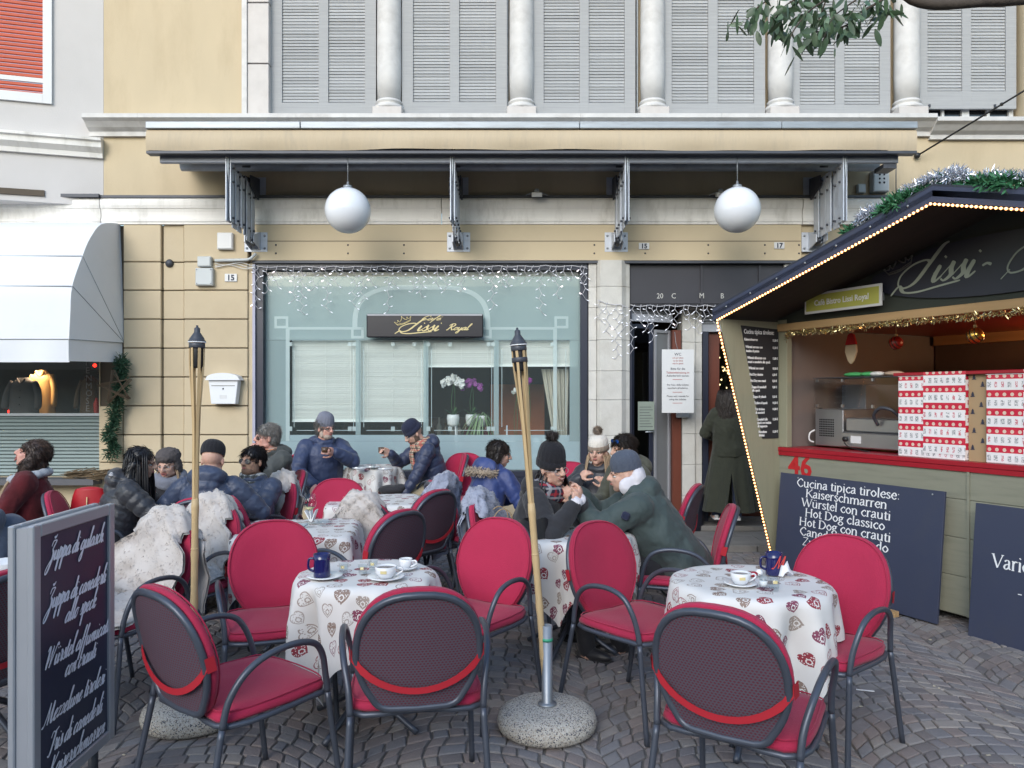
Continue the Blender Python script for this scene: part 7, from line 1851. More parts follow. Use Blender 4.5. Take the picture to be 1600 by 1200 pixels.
rb3 = empty('handbag', P(140, 788, 5.6)-Vector((0,0,.02)), .2, label='red leather handbag hanging behind the woman in the black puffer jacket', cat='handbag')
MB().grid(lambda i, j: (math.cos(2*PI*i/20)*.13*(1-.25*(j/8)**3), math.sin(2*PI*i/20)*.06*(1-.3*(j/8)), -.1+.23*j/8), 20, 9, closed_u=True).ball((0,0,.12),(.10,.042,.03),14,6).build('bag', mat('red_leather', (.40,.012,.02), .4), rb3)
MB().tube([(0,-.062,-.05),(0,-.058,.08)], .004, 5).build('zip', M_gold, rb3)
MB().tube(smooth_pts([(.10,0,.1),(.2,-.02,.16),(.3,0,.05)], 4), .008, 6, flat=.4).build('strap', mat('red_leather', (.40,.012,.02), .4), rb3)
# ---- overhanging branch
tb = empty('tree_branch', P(1500, -6, 5.0), label='leafy branch hanging in from the top right corner before the shutters', cat='branch')
o0 = Vector(tb.location); M_bark = mat('bark', (.07,.055,.045), .95, var=.4, scale=12, bump=.6, bscale=30)
def B(px, py, z=5.0): return P(px, py, z)-o0
MB().tube(smooth_pts([B(2900,60,4.6),B(2300,-60,5.2),B(1760,-40,5.3),B(1640,-8,5.15),B(1540,2,5.05),B(1450,6,5),B(1390,-14,5.0),B(1300,-20,5)], 5), [.10,.098,.095,.09,.085,.08,.075,.07,.065,.06]+[.040]*10+[.034]*8+[.026]*8, 10).build('trunk_limb', M_bark, tb)
tws = []
def twig(pts, r=.006):
    q = smooth_pts([B(*p) for p in pts], 4); MB().tube(q, [r*(1-.6*i/len(q)) for i in range(len(q))], 6).build('twig', M_bark, tb); tws.append(q)
twig([(1395,-10),(1370,5),(1345,20),(1325,38),(1305,45),(1275,50)], .010)
twig([(1370,5,5.05),(1380,10,5.05),(1385,22,5.1)], .005)
twig([(1330,-20,4.9),(1290,0,4.9),(1262,20,4.9),(1240,48,4.85),(1232,68,4.85)], .008)
twig([(1300,-20,5.1),(1250,-5,5.1),(1215,20,5.1),(1205,45,5.1)], .007)
twig([(1260,-20,4.8),(1210,-5,4.8),(1180,15,4.8),(1165,35,4.8)], .007)
twig([(1290,2,4.9),(1280,30,4.95),(1268,60,4.95)], .006)
twig([(1345,-5,4.8),(1320,12,4.8),(1300,30,4.75),(1285,66,4.75)], .006)
twig([(1240,10,5.2),(1225,30,5.2),(1200,35,5.2)], .005)
M_lv = mat('evergreen_leaf', (.060,.105,.055), .45, var=.35, scale=12, rnd=.35)
lv = []
for k in range(3):
    m_ = MB(); vs = []; w2 = (.014,.012,.016)[k]
    for i in range(6):
        t = i/5; wd = 1.25*w2*math.sin(PI*min(1,t*.92+.04))**.8; vs += [(wd, .006*t-.004*(t*t), -t*.105), (0, .004, -t*.105), (-wd, .006*t-.004*(t*t), -t*.105)]
    m_.add(vs, [(3*i+a, 3*i+1+a, 3*i+4+a, 3*i+3+a) for i in range(5) for a in (0,1)], smooth=True); lv.append(m_.mesh('leaf', M_lv))
r_ = random.Random(5)
for k in range(290):
    q = r_.choice(tws) if k > 20 else tws[0]; t = r_.random()**.7; p = q[min(len(q)-1, int(t*(len(q)-1)))]
    if q is tws[1] and r_.random() < .6: continue
    off = Vector((r_.gauss(0,.055), r_.gauss(0,.06), r_.gauss(.0,.035)))
    link('leaf', r_.choice(lv), None, tb, p+off, (r_.gauss(0,.5), r_.gauss(0,.6), r_.uniform(0,6.28))).scale = (1,1,r_.uniform(.75,1.15))
for px, py in ((1332,42),(1342,38),(1325,48),(1384,22),(1390,14),(1377,26),(1399,20),(1408,12),(1330,30)):
    link('leaf', r_.choice(lv), None, tb, B(px,py-6), (r_.gauss(0,.3), r_.gauss(0,.3), r_.uniform(0,6.28)))

# ---- small litter on the paving
lt = MB(); r_ = random.Random(77)
for k in range(170):
    y_ = r_.uniform(2.6, 7.6); x_ = r_.uniform(-.62, .66)*y_; a = r_.uniform(0, 3.14); l_ = r_.choice((.006,.008,.012,.02)); 
    lt.box((x_, y_, .006), (l_, l_*r_.uniform(.3,.9), .003), rot=Matrix.Rotation(a, 3, 'Z'))
o = lt.build('ground_litter', mat('pale_litter', (.42,.38,.30), .9, var=.5, scale=3)); tag(o, 'tiny pale crumbs, butts and leaf bits scattered over the cobbles', 'litter', kind='stuff')
# ---- the far side of the square, behind the camera (added and kept dark to block low sky light; seen only in reflections)
ob = empty('added_opposite_building', (0, -15, 0), label='plain dark row of houses added behind the viewer to block low light', cat='building')
hs = [(a+1.0, a+2.3, 1.0+2.8*f, 2.6+2.8*f) for a in range(-26, 26, 4) for f in range(2)]
hollow(-26, 26, 0, 5.8, hs, 0, .4).build('wall', mat('dark_render_wall', (.13,.12,.10), .9, var=.2), ob)
MB().bb(-25.9, 25.9, -.3, -.02, 0.1, 5.7).build('window_dark', M_room, ob)
MB().prism([(.5,5.8),(-4,6.8),(-4,5.8)], -26.2, 26.2, 'x').build('roof', mat('roof_tile', (.20,.09,.06), .9, var=.3), ob)
# ================================================================ people
def remesh(mb, voxel, name, m, smooth=1, post=None, it=1, dec=None):
    me = mb.mesh('tmp'); o = bpy.data.objects.new('tmp', me); COL.objects.link(o)
    md = o.modifiers.new('r', 'REMESH'); md.mode = 'VOXEL'; md.voxel_size = voxel; md.use_smooth_shade = True
    if smooth:
        sm = o.modifiers.new('s', 'SMOOTH'); sm.factor = .5; sm.iterations = smooth
    if dec:
        dm = o.modifiers.new('d', 'DECIMATE'); dm.ratio = dec
    dg = bpy.context.evaluated_depsgraph_get()
    m2 = bpy.data.meshes.new_from_object(o.evaluated_get(dg)); bpy.data.objects.remove(o); bpy.data.meshes.remove(me)
    n = len(m2.vertices); co = np.empty(n*3); m2.vertices.foreach_get('co', co); co = co.reshape(-1,3)
    no = np.empty(n*3); m2.vertices.foreach_get('normal', no); no = no.reshape(-1,3)
    if post is not None:
        co = post(co, no); m2.vertices.foreach_set('co', co.ravel()); m2.update()
    m2.polygons.foreach_set('use_smooth', [True]*len(m2.polygons)); m2.materials.clear(); m2.materials.append(m); m2.name = name
    return m2
def snz(co, scale, seed, oct=5):
    r = np.random.RandomState(seed); s = np.zeros(len(co))
    for k in range(oct):
        d = r.normal(size=3); d /= np.linalg.norm(d); f = scale*(1+.5*r.rand())
        d2 = r.normal(size=3); d2 /= np.linalg.norm(d2)
        s += np.sin(co@d*f+r.rand()*6.28+1.2*np.sin(co@d2*f*.7+r.rand()*6.28))
    return s/oct
def limb(mb, pts, rad, n=14, flat=None):
    """tapered rounded tube through points, capped by balls"""
    mb.tube(pts, rad, n, flat=flat); mb.ball(pts[0], rad[0]*.99, 12, 8); mb.ball(pts[-1], rad[-1]*.99, 12, 8)
def lerp(a, b, t): return a+(b-a)*t
def ik(a, b, l1, l2, hint):
    d = b-a; D = min(d.length, (l1+l2)*.995); dn = d.normalized(); x = (l1*l1-l2*l2+D*D)/(2*D); h = math.sqrt(max(0, l1*l1-x*x))
    hp = (hint-dn*hint.dot(dn)); hp = hp.normalized() if hp.length > 1e-5 else Vector((0,0,-1))
    return a+dn*x+hp*h, a+dn*D
SK = {}
def skin(t):
    cols = {'fair': (.56,.34,.26), 'rosy': (.58,.31,.25), 'tan': (.42,.25,.17), 'mid': (.48,.29,.21)}
    m = mat('skin_'+t, cols[t], .6, var=.14, scale=16, bump=.35, bscale=110, dirt=(cols[t][0]*.95, cols[t][1]*.72, cols[t][2]*.68, .5), dscale=7)
    m.node_tree.nodes['Principled BSDF'].inputs['Subsurface Weight'].default_value = .08
    return m
M_eye = mat('eye_white', (.62,.60,.58), .3, var=.02); M_iris = mat('iris', (.03,.018,.012), .2); M_lip = mat('lips', (.36,.12,.11), .5); M_teeth = mat('teeth', (.68,.66,.60), .3); M_mouth = mat('mouth_inside', (.10,.015,.015), .5)
def hand(mb, wrist, d, n, curl, side, spread=.2, s=1.0):
    """palm + five fingers. d: direction of the fingers, n: palm normal (facing), side: +1 thumb along +cross"""
    d = d.normalized(); n = (n-d*n.dot(d)).normalized(); x = d.cross(n).normalized()*side
    R = Matrix((x, d, n)).transposed()
    c = wrist+d*.048*s
    mb.ball(c, (.040*s,.052*s,.019*s), 12, 8, rot=R)
    mb.ball(wrist+d*.01, (.026*s,.03*s,.020*s), 10, 6, rot=R)
    for k, (L_, off) in enumerate(((.068,.030),(.076,.011),(.071,-.009),(.055,-.028))):
        r = (.0092-.0006*k)*s; base = wrist+d*(.085-.003*k*k)*s+x*off*s
        dd = (d+x*off*spread*12*.35).normalized(); p = [wrist+d*.05*s+x*off*.8*s, base]; cu = curl*(1+.12*k)
        ang = 0; L1 = [L_*.48, L_*.30, L_*.24]
        for q, l in enumerate(L1):
            ang += cu*(.8, 1.0, .7)[q]; v = (dd*math.cos(ang)+n*math.sin(ang)).normalized(); p.append(p[-1]+v*l*s)
        mb.tube(p, [r*1.1, r*1.08, r, r*.92, r*.8], 8); mb.ball(p[-1], r*.82, 8, 6)
        for q in p[1:-1]: mb.ball(q, r*1.02, 8, 6)
    t0 = wrist+d*.02*s+x*.022*s; t1 = t0+(d*.5+x*.75+n*.25).normalized()*.038*s; t2 = t1+(d*.85+x*.35+n*(.2+curl*.6)).normalized()*.032*s; t3 = t2+(d*.9+x*.05+n*(.2+curl*.7)).normalized()*.026*s
    mb.tube([t0,t1,t2,t3], [.015*s,.0125*s,.0105*s,.009*s], 8); mb.ball(t3, .0092*s, 8, 6); mb.ball(t1, .0125*s, 8, 6)
def person(lab, loc, face, sk='fair', pelvis=.55, lean=8, twist=0, side_lean=0, head=(0,0,0), hands=((-.16,.36,.62),(.16,.36,.62)), hdir=((.5,.8,0),(-.5,.8,0)), hn=((0,0,-1),(0,0,-1)), curl=(.5,.5),
           elb=((-1,-.6,-.8),(1,-.6,-.8)), knees=((-.11,.44,.50),(.11,.44,.50)), feet=((-.12,.40,.07),(.12,.42,.07)), stand=False,
           jacket=None, puffer=0, jr=1.0, hood=None, trousers=None, shoe=None, neckz=0, hem=.0, female=False, collar=None, sz=1.0, legs=True, neck_extra=0, show_hands=(1,1), longcoat=0, coatfn=None):
    e_loc = Vector(loc); th_ = math.atan2(-face[0], face[1])
    al = math.radians(lean); sl_ = math.radians(side_lean); Pv = Vector((0,0,pelvis)); sd_ = Vector((math.sin(sl_), math.sin(al)*math.cos(sl_), math.cos(al)*math.cos(sl_)))
    al2 = al*1.15; chest = Pv+sd_*.30; N = Pv+sd_*.47
    rt = Quaternion(sd_, math.radians(twist)) @ Vector((1,0,0))
    sw = (.158 if female else .178); fwd = sd_.cross(rt)*-1
    if fwd.y < 0: fwd = -fwd
    shl = {-1: Pv+sd_*.435-rt*sw, 1: Pv+sd_*.435+rt*sw}
    hy, hp, hr = [math.radians(a) for a in head]
    HR = (Matrix.Rotation(hy, 3, 'Z') @ Matrix.Rotation(hp, 3, 'X') @ Matrix.Rotation(hr, 3, 'Y'))
    Hc = N+sd_*.045+Vector((0,.015,.0))+HR @ Vector((0,.02,.105))
    hw = lambda v: Hc+HR @ Vector(v)
    # --- body
    mb = MB()
    mb.ball(hw((0,-.014,.030)), (.074,.092,.082), 20, 14, rot=HR)
    mb.ball(hw((0,.022,-.028)), (.060,.066,.074), 18, 12, rot=HR)
    mb.ball(hw((0,.046,-.078)), (.030,.030,.024), 12, 8, rot=HR)       # chin
    for s_ in (-1,1):
        mb.ball(hw((s_*.036,.048,-.018)), (.024,.026,.026), 10, 8, rot=HR)  # cheek
        mb.ball(hw((s_*.048,.01,-.062)), (.018,.032,.020), 10, 8, rot=HR)   # jaw
        mb.ball(hw((s_*.076,-.008,-.006)), (.010,.017,.029), 10, 8, rot=HR) # ear
    mb.ball(hw((0,.074,.020)), (.046,.016,.012), 12, 8, rot=HR)        # brow
    mb.tube([hw((0,.080,.022)), hw((0,.094,.002)), hw((0,.106,-.016)), hw((0,.100,-.022))], [.010,.011,.0125,.010], 8)
    mb.ball(hw((0,.104,-.018)), .0125, 8, 6)
    for s_ in (-1,1): mb.ball(hw((s_*.012,.094,-.022)), .0085, 8, 6)
    mb.ball(hw((0,.078,-.048)), (.024,.012,.013), 10, 6, rot=HR)       # mouth mound
    limb(mb, [N-sd_*.06, N+sd_*.02, hw((0,-.02,-.05))], [.062,.056,.055])
    up = [(Pv-sd_*.04,.15,.11),(Pv+sd_*.08,.135,.10),(Pv+sd_*.22,.135,.10),(Pv+sd_*.34,.15,.11),(Pv+sd_*.43,.13,.085),(Pv+sd_*.48,.07,.06)]
    yx = fwd
    def torso(mb, secs, n=20):
        vs = []
        for c, rx, ry in secs:
            for k in range(n): a = 2*PI*k/n; vs.append(c+rt*math.cos(a)*rx+yx*math.sin(a)*ry)
        fs = [(i*n+k, i*n+(k+1)%n, (i+1)*n+(k+1)%n, (i+1)*n+k) for i in range(len(secs)-1) for k in range(n)]
        fs += [tuple(range(n-1,-1,-1)), tuple((len(secs)-1)*n+k for k in range(n))]
        mb.add(vs, fs, smooth=True)
    torso(mb, up)
    el, wr = {}, {}
    for i, s_ in enumerate((-1,1)):
        if hands[i] is None: tgt = shl[s_]+Vector((s_*.06, .05, -.5))
        else: tgt = Vector(hands[i])
        E_, W_ = ik(shl[s_], tgt, .285, .255, Vector(elb[i])); el[s_], wr[s_] = E_, W_
        limb(mb, [shl[s_], lerp(shl[s_], E_, .5), E_], [.052,.045,.038]); limb(mb, [E_, lerp(E_, W_, .4), W_], [.038,.036,.025])
        hand(mb, W_, Vector(hdir[i]), Vector(hn[i]), curl[i], 1 if i == 0 else -1, s=.95 if female else 1.05)
    hip = {s_: Pv+rt*s_*.085-sd_*.03 for s_ in (-1,1)}
    if legs:
        for i, s_ in enumerate((-1,1)):
            K_ = Vector(knees[i]); A_ = Vector(feet[i])
            limb(mb, [hip[s_], lerp(hip[s_], K_, .5), K_], [.085,.075,.055]); limb(mb, [K_, lerp(K_, A_, .35), A_], [.055,.055,.036])
            f_ = Vector((A_.x-K_.x, max(.1, .2), 0)).normalized() if stand else Vector((s_*.15,1,0)).normalized()
            mb.ball(A_+f_*.06-Vector((0,0,.03)), (.04,.11,.035), 12, 8)
    me = remesh(mb, .0065, 'body', skin(sk), 2)
    # sculpt: eye sockets, lips line
    n = len(me.vertices); co = np.empty(n*3); me.vertices.foreach_get('co', co); co = co.reshape(-1,3)
    HM = np.array(HR); l = (co-np.array(Hc))@HM
    dz = np.zeros(n)
    for s_ in (-1,1): dz -= .011*np.exp(-(((l[:,0]-s_*.030)/.016)**2+((l[:,2]-.002)/.010)**2))*(l[:,1] > .03)
    dz -= .006*np.exp(-((l[:,0]/.024)**2+((l[:,2]+.048)/.0035)**2))*(l[:,1] > .05)
    dz -= .005*np.exp(-((l[:,0]/.020)**2+((l[:,2]+.066)/.006)**2))*(l[:,1] > .05)
    l[:,1] += dz; co = l@HM.T+np.array(Hc); me.vertices.foreach_set('co', co.ravel()); me.update()
    body = link('person', me, None, None, e_loc, (0,0,th_)); body.scale = (sz,)*3
    tag(body, lab, 'person')
    # face parts
    eb = MB(); ir = MB()
    for s_ in (-1,1):
        eb.ball(hw((s_*.030,.0685,.002)), (.0135,.011,.0075), 10, 8, rot=HR); ir.ball(hw((s_*.030,.0765,.002)), (.0058,.004,.0058), 8, 6, rot=HR)
    F_ = dict(body=body, hw=hw, HR=HR, Hc=Hc, Pv=Pv, sd=sd_, rt=rt, fwd=fwd, N=N, shl=shl, el=el, wr=wr, hip=hip, chest=chest)
    F_['eyes'] = (eb, ir)
    # --- trousers
    if trousers and legs:
        mb = MB(); mb.ball(Pv+Vector((0,0,.0)), (.175,.14,.13), 16, 10)
        for i, s_ in enumerate((-1,1)):
            K_ = Vector(knees[i]); A_ = Vector(feet[i])
            limb(mb, [hip[s_], lerp(hip[s_], K_, .5), K_], [.100,.092,.072]); limb(mb, [K_, lerp(K_, A_, .4), A_+Vector((0,0,.0))], [.072,.066,.056])
        def post(co, no): return co+no*(snz(co, 38, 3)*.004)[:,None]
        link('trousers', remesh(mb, .012, 'trousers', trousers, 2, post), None, body)
    if shoe and legs:
        for i, s_ in enumerate((-1,1)):
            A_ = Vector(feet[i]); f_ = Vector((s_*.12,1,0)).normalized(); R = Matrix((Vector((f_.y,-f_.x,0)), f_, Vector((0,0,1)))).transposed(); z0 = A_.z-.07
            mb = MB(); mb.ball((A_.x+f_.x*.05, A_.y+f_.y*.05, z0+.045), (.046,.125,.04), 16, 10, rot=R); mb.ball((A_.x, A_.y, z0+.075), (.045,.05,.055), 12, 8, rot=R)
            link('shoe', remesh(mb, .01, 'shoe', shoe, 1), None, body)
            MB().box((A_.x+f_.x*.05, A_.y+f_.y*.05, z0+.014), (.085,.245,.024), rot=R).build('sole', M_napk if shoe is M_wshoe else M_bshoe, body, bevel=.01)
    # --- jacket
    if jacket:
        mb = MB(); g = jr
        secs = [(Pv-sd_*(.10+hem),.178*g,.155*g),(Pv-sd_*.02,.182*g,.158*g),(Pv+sd_*.10,.172*g,.148*g),(Pv+sd_*.25,.180*g,.150*g),(Pv+sd_*.36,.180*g,.142*g),(Pv+sd_*.43,.150*g,.115*g),(Pv+sd_*.475,.095*g,.088*g),(Pv+sd_*(.50+neckz),.082,.080)]
        torso(mb, secs, 24)
        bones = [(Pv-sd_*.1, Pv+sd_*.5)]
        for s_ in (-1,1):
            W2 = lerp(el[s_], wr[s_], .93)
            limb(mb, [shl[s_]+Vector((0,0,-.005)), lerp(shl[s_], el[s_], .5), el[s_]], [.078*g,.072*g,.062*g], 16); limb(mb, [el[s_], lerp(el[s_], W2, .5), W2], [.062*g,.056*g,.045*g], 16)
            bones += [(shl[s_], el[s_]), (el[s_], W2)]
        if hood == 'down':
            c = Pv+sd_*.47-fwd*.105
            mb.ball(c, (.135,.075,.085), 18, 12); mb.ball(c+sd_*.02+rt*.07+fwd*.06, (.06,.09,.05), 12, 8); mb.ball(c+sd_*.02-rt*.07+fwd*.06, (.06,.09,.05), 12, 8)
            mb.ball(c-sd_*.07-fwd*.01, (.10,.05,.07), 14, 10)
        if collar != 'none':
            cpts = [N+sd_*.0+rt*math.cos(a)*.085+fwd*math.sin(a)*.085+sd_*(.028 if math.sin(a) < .6 else .012) for a in [2*PI*k/20 for k in range(20)]]
            mb.tube(cpts, .030, 8, closed=True)
        B_ = [(np.array(a), np.array(b_)) for a, b_ in bones]
        def post(co, no):
            best = np.full(len(co), 1e9); S_ = np.zeros(len(co)); J = np.zeros(len(co))
            for bi, (a, b_) in enumerate(B_):
                ab = b_-a; L2 = ab@ab; t = np.clip((co-a)@ab/L2, 0, 1); d = np.linalg.norm(co-(a+t[:,None]*ab), axis=1)-(0.10 if bi == 0 else 0)
                w_ = d < best; best[w_] = d[w_]; S_[w_] = (t*math.sqrt(L2))[w_]; J[w_] = bi
            if puffer:
                wv = np.abs(np.sin(PI*(S_+.006*snz(co, 20, 5))/puffer)); dsp = .009*wv**.5-.006+.0035*snz(co, 75, 9)+.003*snz(co, 150, 19)
            else:
                f1 = snz(co, 26, 11); f2 = snz(co, 55, 12)
                # creases gather near elbows and hem
                cre = np.zeros(len(co))
                for s_ in (-1,1):
                    d = np.linalg.norm(co-np.array(el[s_]), axis=1); cre += np.exp(-(d/.10)**2)*np.sin(d*130+f1*2)*.006
                rg_ = 1-2.2*np.abs(snz(co, 21, 31)); dsp = .009*f1*np.abs(f1)**.3+.005*f2+cre*1.3+.007*np.clip(rg_, -.6, 1)+.002*snz(co, 120, 14)
            return co+no*dsp[:,None]
        jm = remesh(mb, .0095, 'jacket', jacket, 2, post)
        link('jacket', jm, None, body)
        # cuffs and zip
        for s_ in (-1,1):
            W2 = lerp(el[s_], wr[s_], .93); dv = (wr[s_]-el[s_]).normalized()
            MB().tube([W2-dv*.02, W2+dv*.012], [.044*g,.040*g], 14).build('cuff', jacket, body)
    return F_
def face_bits(F_, open_mouth=0, smile=0, closed=False, brow=None, beard=None, brow_d=0):
    body, hw, HR = F_['body'], F_['hw'], F_['HR']
    eb, ir = F_['eyes']
    if not closed:
        for s_ in (-1,1):
            m1 = MB().ball(hw((s_*.030,.0675,.001)), (.0135,.011,.0070), 10, 8, rot=HR).build('eye', M_eye, body)
            MB().ball(hw((s_*.030,.0760,.001)), (.0056,.004,.0056), 8, 6, rot=HR).build('iris', M_iris, m1)
            MB().tube([hw((s_*.030+dx*.015,.0775-abs(dx)*.004,.0085-.003*dx*dx)) for dx in (-1,-.5,0,.5,1)], .0018, 5).build('eyelid', M_iris, body)
    else:
        for s_ in (-1,1): MB().tube([hw((s_*.030+dx*.014,.0745-abs(dx)*.004,-.003+.004*dx*dx)) for dx in (-1,-.5,0,.5,1)], .0022, 5).build('eyelid', M_iris, body)
    bc = brow or mat('brow_dark', (.05,.03,.02), .9)
    for s_ in (-1,1): MB().tube([hw((s_*(.014+.009*k),.0885-.0028*k*k*.9,.0195+.005*math.sin(k*.9)+brow_d)) for k in range(5)], [.0022,.003,.003,.0025,.0015], 5).build('eyebrow', bc, body)
    if open_mouth:
        MB().ball(hw((0,.0835,-.052)), (.020,.010,.018*open_mouth), 14, 10, rot=HR).build('mouth', M_mouth, body)
        MB().tube([hw((dx*.022,.090-.007*dx*dx,-.052+.018*open_mouth*math.sqrt(max(0,1-dx*dx)))) for dx in (-1,-.8,-.4,0,.4,.8,1)], .0042, 6).build('lip', M_lip, body)
        MB().tube([hw((dx*.022,.089-.007*dx*dx,-.052-.018*open_mouth*math.sqrt(max(0,1-dx*dx)))) for dx in (-1,-.8,-.4,0,.4,.8,1)], .0046, 6).build('lip', M_lip, body)
        MB().box(hw((0,.0885,-.052+.011*open_mouth)), (.026,.004,.007), rot=HR).build('teeth', M_teeth, body)
    else:
        w_ = .022+.008*smile
        for s_, r in ((1,.0034),(-1,.0040)):
            MB().tube([hw((dx*w_,.0905-.010*dx*dx,-.0485+s_*.0035*(1-dx*dx)+smile*.009*dx*dx)) for dx in (-1,-.7,-.35,0,.35,.7,1)], [.001,r*.7,r,r,r,r*.7,.001], 6).build('lip', M_lip, body)
        if smile > .5: MB().tube([hw((dx*w_*.75,.0925-.009*dx*dx,-.0480+smile*.007*dx*dx)) for dx in (-1,-.5,0,.5,1)], .0026, 5).build('teeth', M_teeth, body)
    if beard:
        mb = MB(); mb.ball(hw((0,.040,-.070)), (.050,.048,.040), 16, 10, rot=HR); mb.ball(hw((0,.084,-.036)), (.026,.009,.006), 10, 6, rot=HR)
        for s_ in (-1,1): mb.ball(hw((s_*.056,.010,-.045)), (.014,.032,.046), 10, 8, rot=HR)
        def post(co, no): return co+no*(snz(co, 220, 4)*.0025)[:,None]
        link('beard', remesh(mb, .006, 'beard', beard, 1, post), None, body)
def glasses(F_, m, lens=None, rim=True, z=.0, r=.019):
    body, hw, HR = F_['body'], F_['hw'], F_['HR']
    g = empty('glasses', (0,0,0)); g.parent = body
    g.location = (0,0,0)
    for s_ in (-1,1):
        c = (s_*.031,.0915,z)
        pts = [hw((c[0]+math.cos(a)*r*1.12, c[1]-.006*abs(c[0]+math.cos(a)*r)/.05, c[2]+math.sin(a)*r*.86)) for a in [2*PI*k/20 for k in range(20)]]
        if rim: MB().tube(pts, .0018, 5, closed=True).build('rim', m, g)
        if lens: 
            mb = MB(); mb.add([tuple(p) for p in pts], [tuple(range(20))]); mb.build('lens', lens, g)
        MB().tube([hw((s_*.053,.083,z+.004)), hw((s_*.074,.04,z+.004)), hw((s_*.078,-.006,z+.0)), hw((s_*.078,-.02,z-.012))], .0018, 5).build('temple', m, g)
    MB().tube([hw((-.012,.095,z+.004)), hw((0,.098,z+.007)), hw((.012,.095,z+.004))], .0018, 5).build('bridge', m, g)
    return g
def hair_fuzz(F_, me, m, n, seed=1, L_=.035, w_=.0011):
    r_ = random.Random(seed); hb = MB(); vs_ = me.vertices; HRi = F_['HR'].transposed()
    for k in range(n):
        v = vs_[r_.randrange(len(vs_))]; p = v.co; nr = v.normal
        d = Vector((r_.gauss(0,.25), r_.gauss(0,.25), -1))+F_['HR'] @ Vector((0,-.5,0)); d = (d-nr*d.dot(nr)); 
        if d.length < .1: continue
        d = (d.normalized()+nr*r_.uniform(-.05,.30)).normalized(); l_ = L_*r_.uniform(.5,1.3); sd_ = d.cross(nr).normalized()*w_
        hb.add([p-sd_, p+sd_, p+d*l_*.6+nr*.003+sd_*.7, p+d*l_, p+d*l_*.6+nr*.003-sd_*.7], [(0,1,2,3,4)])
    o = hb.build('loose_hair', m, F_['body']); o['kind'] = 'stuff'
def hair_cap(F_, m, length=0, back=.012, fringe=.0, seed=1, bun=None, side=1, top=.0, name='hair', style=None):
    body, hw, HR = F_['body'], F_['hw'], F_['HR']; mb = MB()
    mb.ball(hw((0,-.022,.042+top)), (.084,.096,.082), 20, 14, rot=HR)
    mb.ball(hw((0,-.045,.0)), (.078,.066,.075), 16, 10, rot=HR)
    if fringe:
        for k in range(5): mb.ball(hw((-.045+.0225*k,.064-.006*abs(k-2),.055-fringe*.02)), (.017,.014,.020+fringe*.012), 8, 6, rot=HR)
    if length:
        Lh = length; Zd = Vector((0,0,-1))
        for s_ in (-1,-.5,0,.5,1):
            a = hw((s_*.072, -.030-.035*(1-abs(s_)), .01)); b_ = hw((s_*.088, -.045-.04*(1-abs(s_)), -.07)); c = b_+Zd*Lh*.55+HR @ Vector((s_*.02,-.05*(1-abs(s_))-.02,0)); d = b_+Zd*Lh+HR @ Vector((s_*.01,-.05,0))
            mb.tube(smooth_pts([a, b_, c, d], 4), [.036]*5+[.042]*5+[.036,.028,.018][:3], 10)
    if style: style(mb, hw, HR)
    fr = np.array(HR) ; Hc = np.array(F_['Hc'])
    def post(co, no):
        l = (co-Hc)@fr
        st = np.sin(l[:,0]*260+3*np.sin(l[:,2]*30+seed)+l[:,1]*120)*.0022+.003*snz(co, 60, seed)
        co2 = co+no*st[:,None]; return co2
    me = remesh(mb, .0075, 'hair', m, 1, post); o = link(name, me, None, body); hair_fuzz(F_, me, m, 2400, seed, .045); return o
def strands(F_, m, n, L_, rad=.08, seed=1, curl=0, zrange=(-.05,.10), front=.03, name='hair_strands', yaw_gap=.9):
    """loose locks falling from the head"""
    body, hw, HR = F_['body'], F_['hw'], F_['HR']; r_ = random.Random(seed); mb = MB()
    for k in range(n):
        a = r_.uniform(-PI+yaw_gap, PI-yaw_gap)-PI/2; z_ = r_.uniform(*zrange)
        p = hw((rad*math.cos(a), rad*1.1*math.sin(a)-.02, z_)); out = (HR @ Vector((math.cos(a), math.sin(a), 0))); pts = [p]; ph = r_.random()*6
        for i in range(1, 9):
            t = i/8; q = p+Vector((0,0,-L_*t))+out*(.03*math.sin(PI*t*.7)+.01); 
            if curl: q = q+Vector((math.sin(t*18+ph), math.cos(t*15+ph), 0))*curl*t
            pts.append(q)
        mb.tube(pts, [.004]+[.006]*6+[.004,.001], 4)
    o = mb.build(name, m, body); o['kind'] = 'stuff'; return o
